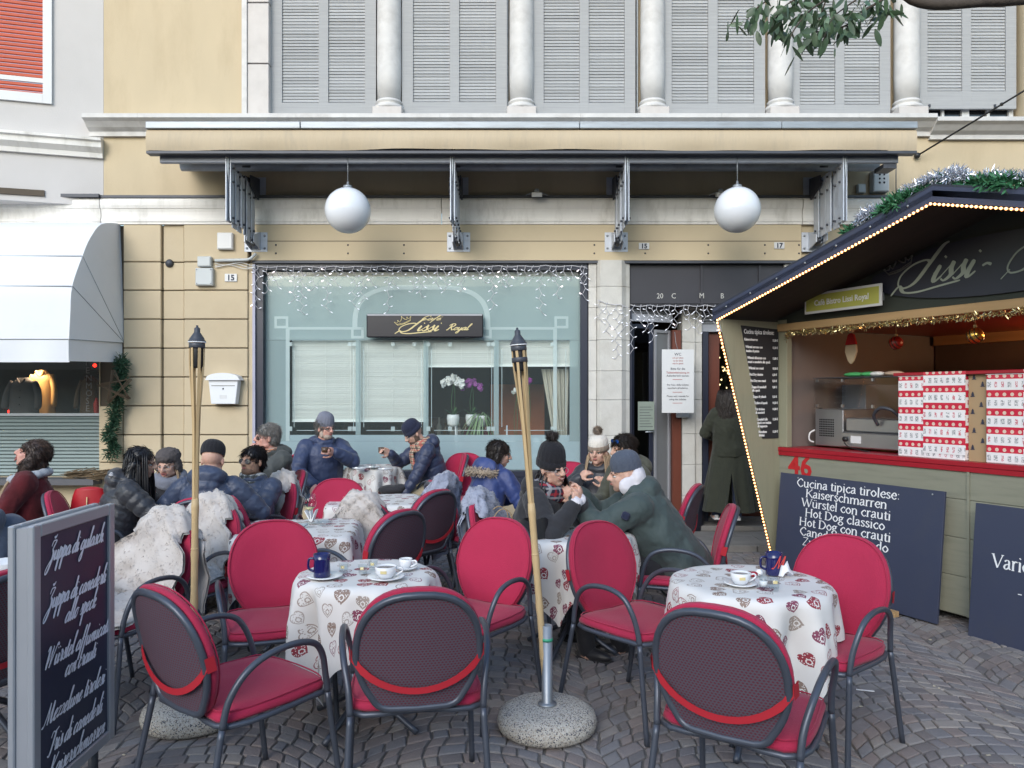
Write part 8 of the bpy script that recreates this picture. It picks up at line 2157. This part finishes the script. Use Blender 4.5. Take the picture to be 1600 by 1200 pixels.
def beanie(F_, m, m2=None, pom=None, fold=True, tilt=0, tall=.0, seed=1, back=-.0, down=0):
    body, hw, HR = F_['body'], F_['hw'], F_['HR']; R = HR @ Matrix.Rotation(math.radians(-10+tilt), 3, 'X'); c = hw((0,-.016+back,.040-down))
    h = empty('beanie', (0,0,0)); h.parent = body
    prof = [(.091,.0),(.094,.03),(.092,.06),(.080,.088+tall*.6),(.056,.108+tall*.9),(.025,.118+tall),(0,.120+tall)]
    P2 = smooth_pts([(a, 0, b_) for a, b_ in prof], 3); n = 72; mb = MB()
    vs = []
    for q in P2:
        for k in range(n):
            a = 2*PI*k/n; rr = q.x*(1+.018*math.cos(k*PI*.5*1.0)*(1)); vs.append(c+R @ Vector((rr*math.cos(a)*.90, rr*math.sin(a)*1.06, q.z+.0015*math.sin(k*3+q.z*200))))
    mb.add(vs, [(i*n+k, i*n+(k+1)%n, (i+1)*n+(k+1)%n, (i+1)*n+k) for i in range(len(P2)-1) for k in range(n)], smooth=True)
    mb.build('cap', m, h)
    if fold:
        pr = [(.090,-.022),(.098,-.020),(.100,0),(.098,.026),(.092,.030)]; mb = MB(); vs = []
        for q in pr:
            for k in range(n):
                a = 2*PI*k/n; rr = q[0]*(1+.02*math.cos(k*PI*.5)); vs.append(c+R @ Vector((rr*math.cos(a)*.90, rr*math.sin(a)*1.06, q[1])))
        mb.add(vs, [(i*n+k, i*n+(k+1)%n, (i+1)*n+(k+1)%n, (i+1)*n+k) for i in range(len(pr)-1) for k in range(n)], smooth=True)
        mb.build('folded_band', m2 or m, h)
    if pom:
        r_ = random.Random(seed); t = MB(); pc = c+R @ Vector((0,-.01,.125+tall+.022))
        t.ball(pc, .03, 10, 6)
        for k in range(1100):
            d = Vector((r_.gauss(0,1), r_.gauss(0,1), r_.gauss(0,1))).normalized(); q = pc+d*.022; sd_ = d.orthogonal().normalized()*.0025
            t.add([q-sd_, q+sd_, q+d*r_.uniform(.016,.036)], [(0,1,2)])
        o = t.build('pompom', pom, h); o['kind'] = 'stuff'
    return h
def scarf(F_, m, r=.078, th_=.036, drop=.0, seed=1, name='scarf', ends=None, back=0):
    N, sd_, rt, fwd, body = F_['N'], F_['sd'], F_['rt'], F_['fwd'], F_['body']; mb = MB()
    for k, dz in enumerate((-.005,.035)):
        pts = [N+sd_*(dz+.012*math.sin(a*2+k))+rt*math.cos(a)*(r+.008)+fwd*(math.sin(a)*(r+.012)+back+.012) for a in [2*PI*j/22 for j in range(22)]]
        mb.tube(pts, th_, 10, closed=True)
    if ends:
        for (sx, L_) in ends:
            a = N+fwd*(r+.04)+rt*sx*.04; mb.tube(smooth_pts([a, a+fwd*.035-sd_*.05, a+fwd*.055-sd_*L_*.6+rt*sx*.02, a+fwd*.06-sd_*L_+rt*sx*.03], 4), .034, 10, flat=.5)
    def post(co, no): return co+no*(snz(co, 60, seed)*.006+snz(co, 140, seed+1)*.002)[:,None]
    return link(name, remesh(mb, .009, 'scarf', m, 1, post), None, body)
def plaid(name, base, c1, c2, sc=22):
    m = mat(name, base, .9, var=.08, scale=20); nt = m.node_tree; N = nt.nodes; L = nt.links; b = N['Principled BSDF']
    tc = N.new('ShaderNodeTexCoord'); sp_ = N.new('ShaderNodeSeparateXYZ'); L.new(tc.outputs['Object'], sp_.inputs[0])
    out = b.inputs['Base Color'].links[0].from_socket
    for ax, col, off in (('X', c1, 0), ('Z', c1, .2), ('X', c2, .5), ('Z', c2, .6)):
        f = math_node(nt, 'FRACT', math_node(nt, 'MULTIPLY_ADD', sp_.outputs[ax], sc, off)); k = math_node(nt, 'MULTIPLY', math_node(nt, 'LESS_THAN', f, .22), .8)
        mx = N.new('ShaderNodeMix'); mx.data_type = 'RGBA'; L.new(k, mx.inputs[0]); L.new(out, mx.inputs[6]); mx.inputs[7].default_value = (*col, 1); out = mx.outputs[2]
    L.new(out, b.inputs['Base Color']); return m
def furring(F_, pts, rad, n, m, name='fur_trim', ln=.03, seed=2, closed=True):
    body = F_['body']; q = list(pts)+([pts[0]] if closed else [])
    MB().tube(q, rad*.6, 8).build(name+'_core', m, body)
    o = fir(name, q, rad, n, m, '', parent=body, ln=ln, wd=.003, seed=seed, dens_fn=lambda s: 1); o['kind'] = 'stuff'; return o
def strap_tube(F_, pts, r, m, name, n=8, flat=None):
    return MB().tube(smooth_pts(pts, 4), r, n, flat=flat).build(name, m, F_['body'])
def at_person(F_, v):
    b = F_['body']; return Vector(b.location)+Matrix.Rotation(b.rotation_euler[2], 3, 'Z') @ (Vector(v)*b.scale[0])
# fabrics
def cloth(name, c, r=.8, v=.22, bump=.55, bs=26, sheen=.1): return mat(name, c, r, var=v, scale=8, bump=bump, bscale=bs, sheen=sheen)
M_navyp = cloth('navy_nylon', (.030,.045,.105), .55); M_navyp2 = cloth('deep_navy_puffer', (.026,.036,.080), .5); M_steelb = cloth('steel_blue_puffer', (.035,.050,.095), .5)
M_blackp = cloth('black_puffer', (.028,.030,.038), .5); M_blackw = cloth('black_wool', (.024,.024,.029), .95, sheen=.15); M_greenc = cloth('grey_green_coat', (.040,.060,.060), .75)
M_olivec = cloth('olive_long_coat', (.030,.033,.022), .9); M_olivej = cloth('olive_jacket', (.060,.062,.045), .8); M_charg = cloth('dark_grey_green_jacket', (.055,.060,.058), .75)
M_denim = cloth('denim', (.04,.055,.11), .85); M_blackt = cloth('black_trousers', (.010,.010,.014), .85); M_beige = cloth('beige_trousers', (.38,.31,.20), .85); M_redfur = cloth('red_plush', (.085,.006,.010), .98, v=.6, sheen=.12)
M_greyk = cloth('grey_knit', (.17,.18,.23), .95, bs=120, bump=.5); M_navyk = cloth('navy_knit', (.014,.018,.045), .95, bs=120, bump=.5); M_blackk = cloth('black_knit', (.009,.009,.013), .95, bs=120, bump=.6); M_whitek = cloth('white_knit', (.66,.62,.56), .95, bs=90, bump=.6); M_taupek = cloth('taupe_knit', (.23,.18,.14), .95, bs=90, bump=.6); M_slatek = cloth('slate_knit', (.07,.085,.12), .95, bs=90, bump=.5)
M_greyh = cloth('light_grey_hood', (.34,.36,.40), .9); M_whiteh = cloth('white_hoodie', (.60,.58,.62), .9)
M_wshoe = cloth('white_shoe', (.62,.62,.64), .6); M_bshoe = cloth('black_shoe', (.012,.012,.016), .5)
M_hbrown = mat('brown_hair', (.060,.038,.030), .5, var=.4, scale=60, stretch=(1,1,.15)); M_hblack = mat('black_hair', (.008,.007,.009), .4, var=.4, scale=60, stretch=(1,1,.15)); M_hgrey = mat('grey_hair', (.22,.21,.20), .6, var=.4, scale=80); M_hblond = mat('blond_hair', (.30,.21,.13), .6, var=.3, scale=60); M_hdbrown = mat('dark_brown_hair', (.018,.012,.010), .5, var=.4, scale=60)
M_gframe = mat('glasses_frame', (.02,.02,.02), .3); M_gclear = mat('clear_frame', (.35,.30,.30), .3); M_lensm = mat('mirror_lens', (.55,.55,.60), .08, metal=.9); M_lensd = mat('dark_lens', (.012,.010,.010), .08); M_lensc = glass_mat('spectacle_lens', (.94,.94,.95), 0); M_lensb = mat('blue_mirror_lens', (.03,.12,.45), .1, metal=.5)
M_furt = mat('beige_fur', (.38,.31,.24), .95, var=.4, scale=40); M_furg = mat('dark_grey_fur', (.075,.065,.065), .95, var=.6, scale=30); M_stub = mat('stubble', (.10,.065,.05), .9, var=.3); M_gstub = mat('grey_stubble', (.40,.32,.27), .9, var=.2)
SEAT = .56
# 1 man in navy coat, grey beanie, lifting a brown cup (left of the window table)
f = person('man in navy coat and grey beanie lifting a brown cup by the window', (-1.95,7.92,.06), (.50,-.87), 'rosy', pelvis=.58, lean=2, head=(22,-4,0), hands=((-.02,.32,.98),(.17,.30,.66)), hdir=((.8,.5,.15),(.3,.7,-.5)), hn=((.3,-.9,0),(-.6,.2,-.8)), curl=(.75,.5),
    jacket=M_navyp, jr=1.13, hood='down', trousers=M_denim, shoe=M_bshoe, elb=((-1,-.1,-.6),(1,-.3,-.8)), feet=((-.14,.42,.07),(.14,.42,.07)))
face_bits(f, beard=M_gstub, brow=M_hgrey); beanie(f, M_greyk, tall=.02, fold=False); glasses(f, M_gframe, M_lensc); hair_cap(f, M_hgrey).scale = (1,1,1)
q = at_person(f, f['wr'][-1]+Vector((.10,.03,.02))); e = empty('brown_cup', q, label='brown cup in the right hand of the man with grey beanie', cat='cup')
M_bcup = mat('brown_glaze', (.09,.05,.03), .25); MB().lathe([(.022,-.025),(.032,-.02),(.036,.03),(.032,.03),(.028,-.015),(0,-.015)], n=18).build('body', M_bcup, e); MB().tube(smooth_pts([(.03,0,.015),(.052,0,.015),(.052,0,-.01),(.03,0,-.015)], 3), .005, 6).build('handle', M_bcup, e)
# 2 reading man leaning down, navy beanie, plaid scarf
f = person('man in navy beanie and beige plaid scarf leaning down beside the window table', (-.78,8.06,.06), (-.93,-.37), 'fair', pelvis=.58, lean=20, head=(8,-32,0), hands=((-.16,.50,.36),(.02,.50,.95)), hdir=((0,.4,-1),(-.1,.9,.3)), hn=((.5,-.6,0),(-.8,.1,.1)), curl=(.4,.8),
    elb=((-1,-.6,-.4),(1,-.3,-1)), jacket=M_navyp2, puffer=.085, jr=1.02, hood='down', trousers=M_beige, shoe=M_bshoe, feet=((-.14,.44,.07),(.14,.40,.07)))
face_bits(f, beard=M_stub); glasses(f, M_gclear, M_lensc); beanie(f, M_navyk, fold=True, tall=.0)
scarf(f, plaid('beige_plaid', (.45,.36,.26), (.04,.035,.04), (.40,.10,.08)), .075, .036, ends=((-.6,.30),(.5,.34)))
q = at_person(f, f['wr'][1]+Vector((0,.09,.03))); e = empty('brown_cup', q, label='brown cup held over the table by the man with navy beanie', cat='cup')
MB().lathe([(.024,-.03),(.032,-.025),(.034,.03),(.030,.03),(.028,-.02),(0,-.02)], n=18).build('body', M_bcup, e)
dg_ = empty('black_bag', P(612, 765, 7.75), label='black bundle under the hand of the man leaning down', cat='bag')
MB().ball((0,0,0),(.14,.10,.05),16,8).ball((.08,0,.02),(.07,.07,.04),12,8).build('bag', M_blackw, dg_)
# 3 grey haired man with orange scarf and sunglasses, hand at mouth
f = person('grey haired man with sunglasses and orange scarf touching his lips, in dark green coat', (-2.15,6.92,0), (-.62,-.78), 'rosy', pelvis=.60, lean=4, head=(-22,2,0), hands=((.02,.20,1.05),(.20,.20,.62)), hdir=((-.1,.1,1),(-.6,.6,-.1)), hn=((0,-1,.1),(0,0,-1)), curl=(.9,.4),
    elb=((-1,.3,-1),(1,-.2,-.6)), jacket=M_charg, jr=1.08, hood='down', trousers=M_blackt, shoe=M_bshoe)
face_bits(f, brow=M_hgrey); glasses(f, M_gframe, M_lensd, r=.020); hair_cap(f, M_hgrey, top=.008, fringe=.2, seed=4)
scarf(f, plaid('orange_plaid', (.50,.20,.10), (.32,.26,.22), (.12,.08,.06)), .074, .030)
# 4 man with mirrored sunglasses in navy puffer
f = person('man with mirrored sunglasses in navy puffer jacket facing the camera, hand in lap', (-2.06,6.0,-.10), (-.30,-.95), 'tan', pelvis=.56, lean=-8, head=(-6,6,0), hands=((-.12,.30,.60),(.10,.28,.60)), hdir=((.6,.6,-.1),(-.8,.4,0)), curl=(.5,.5),
    elb=((-1,-.3,-.6),(1.0,-.3,-.6)), jacket=M_steelb, puffer=.075, jr=1.05, hood=None, trousers=M_denim, shoe=M_bshoe)
face_bits(f, brow=M_hblack, beard=mat('short_stubble', (.20,.12,.085), .9)); glasses(f, M_gframe, M_lensm, r=.021, z=.002); hair_cap(f, M_hblack, fringe=.3, seed=3, top=.004)
scarf(f, plaid('grey_check', (.10,.11,.11), (.35,.36,.36), (.03,.03,.03)), .07, .024)
nf = MB(); c_ = f['Pv']+f['sd']*.38+f['fwd']*.165+f['rt']*.09
for k in range(3): nf.tube([c_+f['rt']*(-.022-.0*k)+f['sd']*(.010-k*.008), c_+f['rt']*.0+f['sd']*(.014-k*.009), c_+f['rt']*.022+f['sd']*(.004-k*.006)], .0035, 5)
nf.build('white_chest_mark', M_napk, f['body'])
# 5 man in blue puffer seen from the back
f = person('broad man in blue jacket and black beanie seen from behind at the left table', (-2.18,5.42,0), (-.12,.99), 'fair', pelvis=.54, lean=22, head=(-6,-10,0), hands=((-.16,.36,.74),(.16,.36,.74)), jacket=M_steelb, puffer=.13, jr=1.02, hood='down', trousers=M_denim, shoe=M_bshoe, elb=((-1,-.3,-.5),(1,-.3,-.5)))
face_bits(f); beanie(f, M_blackk, fold=False)
# 6 woman in black puffer, long black hair
f = person('woman in black puffer jacket with long black hair leaning on the left table', (-2.90,5.50,0), (.93,.36), 'mid', pelvis=.52, lean=20, head=(-10,-8,0), hands=((-.05,.52,.80),(.06,.52,.80)), hdir=((.2,1,0),(-.2,1,0)), curl=(.5,.5), jacket=M_blackp, puffer=.065, jr=1.06, hood='down', trousers=M_denim, shoe=M_wshoe, female=True)
face_bits(f); hair_cap(f, M_hblack, length=.34, seed=7); strands(f, M_hblack, 130, .42, seed=5)
MB().tube([f['N']-f['fwd']*.14+f['rt']*a*.12+f['sd']*(.045-.02*a*a) for a in (-1,-.5,0,.5,1)], .018, 8).build('hood_lining', plaid('letter_lining', (.45,.45,.48), (.05,.05,.05), (.6,.6,.6), 60), f['body'])
# 7 woman with fur hat and glasses
f = person('woman with grey fur hat, glasses and grey scarf, facing the camera at the left table', (-2.82,6.45,-.08), (.10,-.99), 'fair', pelvis=.52, lean=14, head=(-8,-14,0), hands=((-.05,.34,.80),(.05,.36,.80)), hdir=((.7,.5,0),(-.7,.5,0)), curl=(.7,.7), jacket=M_blackw, jr=1.02, trousers=M_blackt, shoe=M_bshoe, female=True)
face_bits(f, open_mouth=.5); glasses(f, M_gclear, M_lensc, r=.021)
hw, HR = f['hw'], f['HR']
mb = MB(); mb.ball(hw((0,-.018,.066)), (.098,.108,.070), 20, 12, rot=HR); mb.ball(hw((0,.068,.070)), (.066,.026,.032), 14, 8, rot=HR)
for s_ in (-1,1): mb.ball(hw((s_*.082,-.012,-.015)), (.024,.045,.075), 12, 10, rot=HR)
post = lambda co, no: co+no*(snz(co, 150, 4)*.007)[:,None]
link('fur_hat', remesh(mb, .008, 'fur_hat', M_furg, 0, post), None, f['body'])
scarf(f, cloth('grey_scarf', (.17,.18,.22), .95), .085, .042)
strands(f, M_hblond, 16, .22, rad=.078, seed=9, zrange=(-.05,0), yaw_gap=.55)
# 8 laughing woman in red plush vest
f = person('laughing woman in red plush vest with grey hood, head thrown back, at the left', (-3.58,5.65,-.04), (-.93,-.36), 'rosy', pelvis=.58, lean=-4, head=(0,22,0), hands=((-.14,.34,.72),(.14,.34,.72)), jacket=M_redfur, jr=1.06, trousers=M_blackt, shoe=M_bshoe, female=True, collar='none')
face_bits(f, open_mouth=1.1, closed=True, brow_d=.004); 
def bob(mb, hw, HR):
    for s_ in (-1,1):
        for k in range(4): mb.ball(hw((s_*(.074+.003*k),-.035+.012*k,.01-.03*k)), (.022,.040,.050), 10, 8, rot=HR)
    for k in range(5): mb.ball(hw((-.05+.025*k,.062-.005*abs(k-2),.058)), (.018,.018,.026), 8, 6, rot=HR)
    mb.ball(hw((0,-.07,-.04)), (.075,.05,.06), 12, 8, rot=HR)
hair_cap(f, M_hbrown, seed=8, style=bob)
mb = MB(); c = f['N']
for k in range(12):
    a = 2*PI*k/12; mb.ball(c+f['rt']*math.cos(a)*.105+f['fwd']*math.sin(a)*.10+f['sd']*(.0-.03*math.sin(a)), (.05,.05,.035), 10, 8)
link('grey_hood', remesh(mb, .01, 'hood', M_greyh, 2, lambda co, no: co+no*(snz(co, 45, 4)*.008)[:,None]), None, f['body'])
mb = MB(); 
for k in range(8): mb.tube(smooth_pts([f['N']+f['fwd']*(.10+.004*k)+f['rt']*(-.05+.014*k), f['N']+f['fwd']*(.15)+f['rt']*(-.06+.016*k)-f['sd']*.10, f['N']+f['fwd']*.16+f['rt']*(-.05+.014*k)-f['sd']*.2], 3), .012, 6)
mb.build('fringed_scarf', M_hblond, f['body'])
# 9 person at the left edge in grey hat and denim jacket
f = person('person in grey knit hat and blue jacket cut by the left photo edge', (-2.98,4.30,-.03), (-.75,.66), 'mid', pelvis=.44, lean=16, head=(-30,-6,0), hands=((-.14,.36,.74),(.14,.36,.74)), jacket=cloth('slate_blue_jacket', (.075,.095,.14), .8), jr=1.08, hood='down', trousers=M_denim, shoe=M_bshoe)
face_bits(f, closed=True); beanie(f, mat('grey_green_knit', (.16,.16,.14), .95, bump=.5, bscale=90), tall=.01)
# 10 child / person in blue hooded jacket with fur trim, back
f = person('person in royal blue hooded jacket with beige fur trim seen from behind', (-.28,6.30,0), (.70,.71), 'fair', pelvis=.56, lean=22, head=(-30,-10,0), hands=((.0,.44,.74),(.14,.44,.76)), jacket=cloth('royal_blue_nylon', (.025,.045,.16), .55), jr=.98, hood='down', trousers=M_denim, shoe=M_bshoe, female=True, sz=.97)
face_bits(f); hair_cap(f, M_hdbrown, length=.03, seed=12)
c = f['N']-f['fwd']*.09; furring(f, [c+f['rt']*math.cos(a)*.13+f['fwd']*math.sin(a)*.09-f['fwd']*.03-f['sd']*(.02+.05*(1-math.sin(a))*.5) for a in [PI+2*PI*k/16 for k in range(17)]], .035, 1500, M_furt, closed=False)
# 11 woman with pompom hat and glasses, smiling
f = person('smiling woman in black coat, black pompom beanie and glasses, hands at her chin', (.09,5.05,-.02), (.86,-.51), 'fair', pelvis=.56, lean=20, head=(-22,-4,6), hands=((.07,.43,.965),(.115,.42,.955)), hdir=((-.25,-.15,.9),(-.35,-.1,.9)), hn=((.3,-.9,0),(-.3,-.9,0)), curl=(1.0,1.0),
    elb=((-.6,.3,-1),(.6,.3,-1)), jacket=M_blackw, jr=1.02, hood='down', trousers=M_blackt, shoe=M_bshoe, female=True, feet=((-.12,.25,.07),(.12,.50,.07)))
face_bits(f, smile=1.0); glasses(f, M_gclear, M_lensc, r=.023, z=-.001); beanie(f, M_blackk, pom=M_furg, tall=.03, fold=True)
for s_ in (-1,1):
    W2 = lerp(f['el'][s_], f['wr'][s_], .93); dv = (f['wr'][s_]-f['el'][s_]).normalized()
    MB().tube([W2-dv*.0, W2+dv*.05], [.040,.036], 12).build('white_cuff', M_whiteh, f['body'])
scarf(f, plaid('red_navy_plaid', (.02,.02,.04), (.30,.02,.03), (.30,.30,.33), 16), .08, .036, back=-.02, ends=((-1.2,.25),))
strands(f, M_hblack, 30, .14, rad=.072, seed=19, zrange=(-.05,0), yaw_gap=.9)
# 12 woman with white and taupe beanie eating
f = person('woman in white and taupe bobble hat and black jacket eating behind the plate', (.77,6.70,-.07), (-.35,-.94), 'fair', pelvis=.56, lean=4, head=(-4,-2,0), hands=((-.13,.36,.93),(.10,.30,.98)), hdir=((.2,.6,.7),(-.7,.1,.6)), hn=((.6,-.5,0),(-.6,-.6,0)), curl=(.9,.9),
    jacket=M_blackp, jr=1.0, puffer=0, trousers=M_blackt, shoe=M_bshoe, female=True, elb=((-1,-.3,-1),(1,-.3,-1)))
face_bits(f); beanie(f, M_whitek, M_taupek, pom=M_taupek, tall=.0); strands(f, M_hblond, 60, .26, rad=.080, seed=14, zrange=(-.06,0), yaw_gap=.75)
ph_ = empty('smartphone', at_person(f, (-.20,.42,.98)), .6, label='dark smartphone held up before the woman with white bobble hat', cat='phone'); MB().box((0,0,0), (.075,.008,.15), rot=Matrix.Rotation(.5,3,'Y')).build('case', M_black, ph_, bevel=.004)
MB().box((0,-.0048,0), (.068,.001,.14), rot=Matrix.Rotation(.5,3,'Y')).build('screen', mat('phone_screen', (.28,.25,.25), .15), ph_)
# 13 bearded man with sunglasses on head
f = person('bearded man in olive jacket with blue sunglasses pushed up on his dark hair', (.99,6.08,-.04), (-.93,-.36), 'mid', pelvis=.60, lean=10, head=(4,-4,0), hands=((-.12,.42,.80),(.12,.36,.80)), jacket=M_olivej, jr=1.08, trousers=M_blackt, shoe=M_bshoe, hood='down')
face_bits(f, beard=M_stub, brow=M_hblack); hair_cap(f, M_hdbrown, top=.006, fringe=.2, seed=13)
hw_old = f['hw']; g13 = dict(f); g13['hw'] = lambda v: f['hw']((v[0]*1.05, (v[1]-.02), v[2]+.075)); glasses(g13, M_gframe, M_lensb, r=.021)
# 14 big man in green coat, slate beanie, white hood, leaning forward
f = person('large man in grey green coat and slate beanie, bent forward and gesturing', (1.05,4.92,-.03), (-.90,.10), 'fair', pelvis=.58, lean=34, head=(6,-2,0), hands=((-.10,.64,.98),(.08,.62,.99)), hdir=((.2,.8,.5),(-.15,.8,.55)), hn=((.9,0,0),(-.9,0,0)), curl=(.45,.40),
    elb=((-.5,0,-1),(.6,0,-1)), jacket=M_greenc, jr=1.22, hood='down', trousers=M_blackt, shoe=M_bshoe, hem=.05, feet=((-.16,.36,.07),(.14,.20,.07)))
face_bits(f); beanie(f, M_slatek, fold=False, tall=.01)
mb = MB(); N_, rt_, fw_, sd2 = f['N'], f['rt'], f['fwd'], f['sd']; hw, HR = f['hw'], f['HR']
mb.ball(hw((0,-.075,-.01)), (.098,.062,.085), 18, 12, rot=HR); mb.ball(hw((0,-.05,-.06)), (.105,.075,.06), 16, 10, rot=HR)
for s_ in (-1,1): mb.ball(hw((s_*.075,-.01,-.055)), (.03,.06,.06), 12, 10, rot=HR)
link('white_hood', remesh(mb, .009, 'hood', M_whiteh, 2, lambda co, no: co+no*(snz(co, 48, 4)*.009)[:,None]), None, f['body'])
mb = MB(); c = f['Pv']-f['sd']*.12
def hemf(i, j):
    a = 2*PI*i/40; return c+f['rt']*math.cos(a)*.215+Vector((0,1,0))*math.sin(a)*.19-Vector((0,0,.035*j+.008*math.sin(a*6)*j))
mb.grid(hemf, 40, 3, closed_u=True); mb.build('white_sweater_hem', M_whiteh, f['body'])
c = lerp(f['shl'][-1], f['el'][-1], .45); dn_ = Vector((-1,-.3,.2)).normalized(); MB().box(c+dn_*.092, (.05,.05,.05), rot=Matrix.Rotation(.4,3,'X')).build('sleeve_patch', M_navyk, f['body'], bevel=.01)
# 15 standing woman in long olive coat, back
f = person('standing woman in long olive coat with dark curly hair, seen from behind', (2.46,8.70,.19), (.18,.98), 'fair', pelvis=.90, lean=2, head=(0,-6,0), hands=((-.16,.30,1.02),(.16,.30,1.02)), stand=True, female=True,
    knees=((-.09,.03,.48),(.10,.02,.48)), feet=((-.16,.0,.075),(.10,-.02,.075)), jacket=M_olivec, jr=1.12, trousers=M_denim, shoe=M_wshoe, sz=.90, elb=((-1,-.6,-.6),(1,-.6,-.6)))
face_bits(f); hair_cap(f, M_hdbrown, length=.22, seed=22); strands(f, M_hdbrown, 520, .46, rad=.125, seed=31, curl=.026, zrange=(-.06,.12))
mb = MB()
def lc(i, j):
    n = 72; a = 2*PI*i/n-PI/2+.03; t = j/14; r1 = .19+.155*t; fold = 1+.08*math.sin(a*7+t)*t+.045*math.sin(a*13+2*t)*t
    vent = .0
    if t > .45 and (i <= 1 or i >= 71): vent = .04*(t-.45)*(1 if i <= 1 else -1)
    return Vector((math.cos(a)*r1*fold+vent*3, math.sin(a)*r1*.72*fold, .98-t*.86))
mb.grid(lambda i, j: lc(i, j), 73, 15)
sk_ = mb.build('coat_skirt', M_olivec, f['body']); 
mb = MB(); mb.grid(lambda i, j: lc(i, j)*1.0-Vector((lc(i,j).x*.02, lc(i,j).y*.02, 0)), 73, 15); mb.build('coat_lining', M_olivec, f['body'])
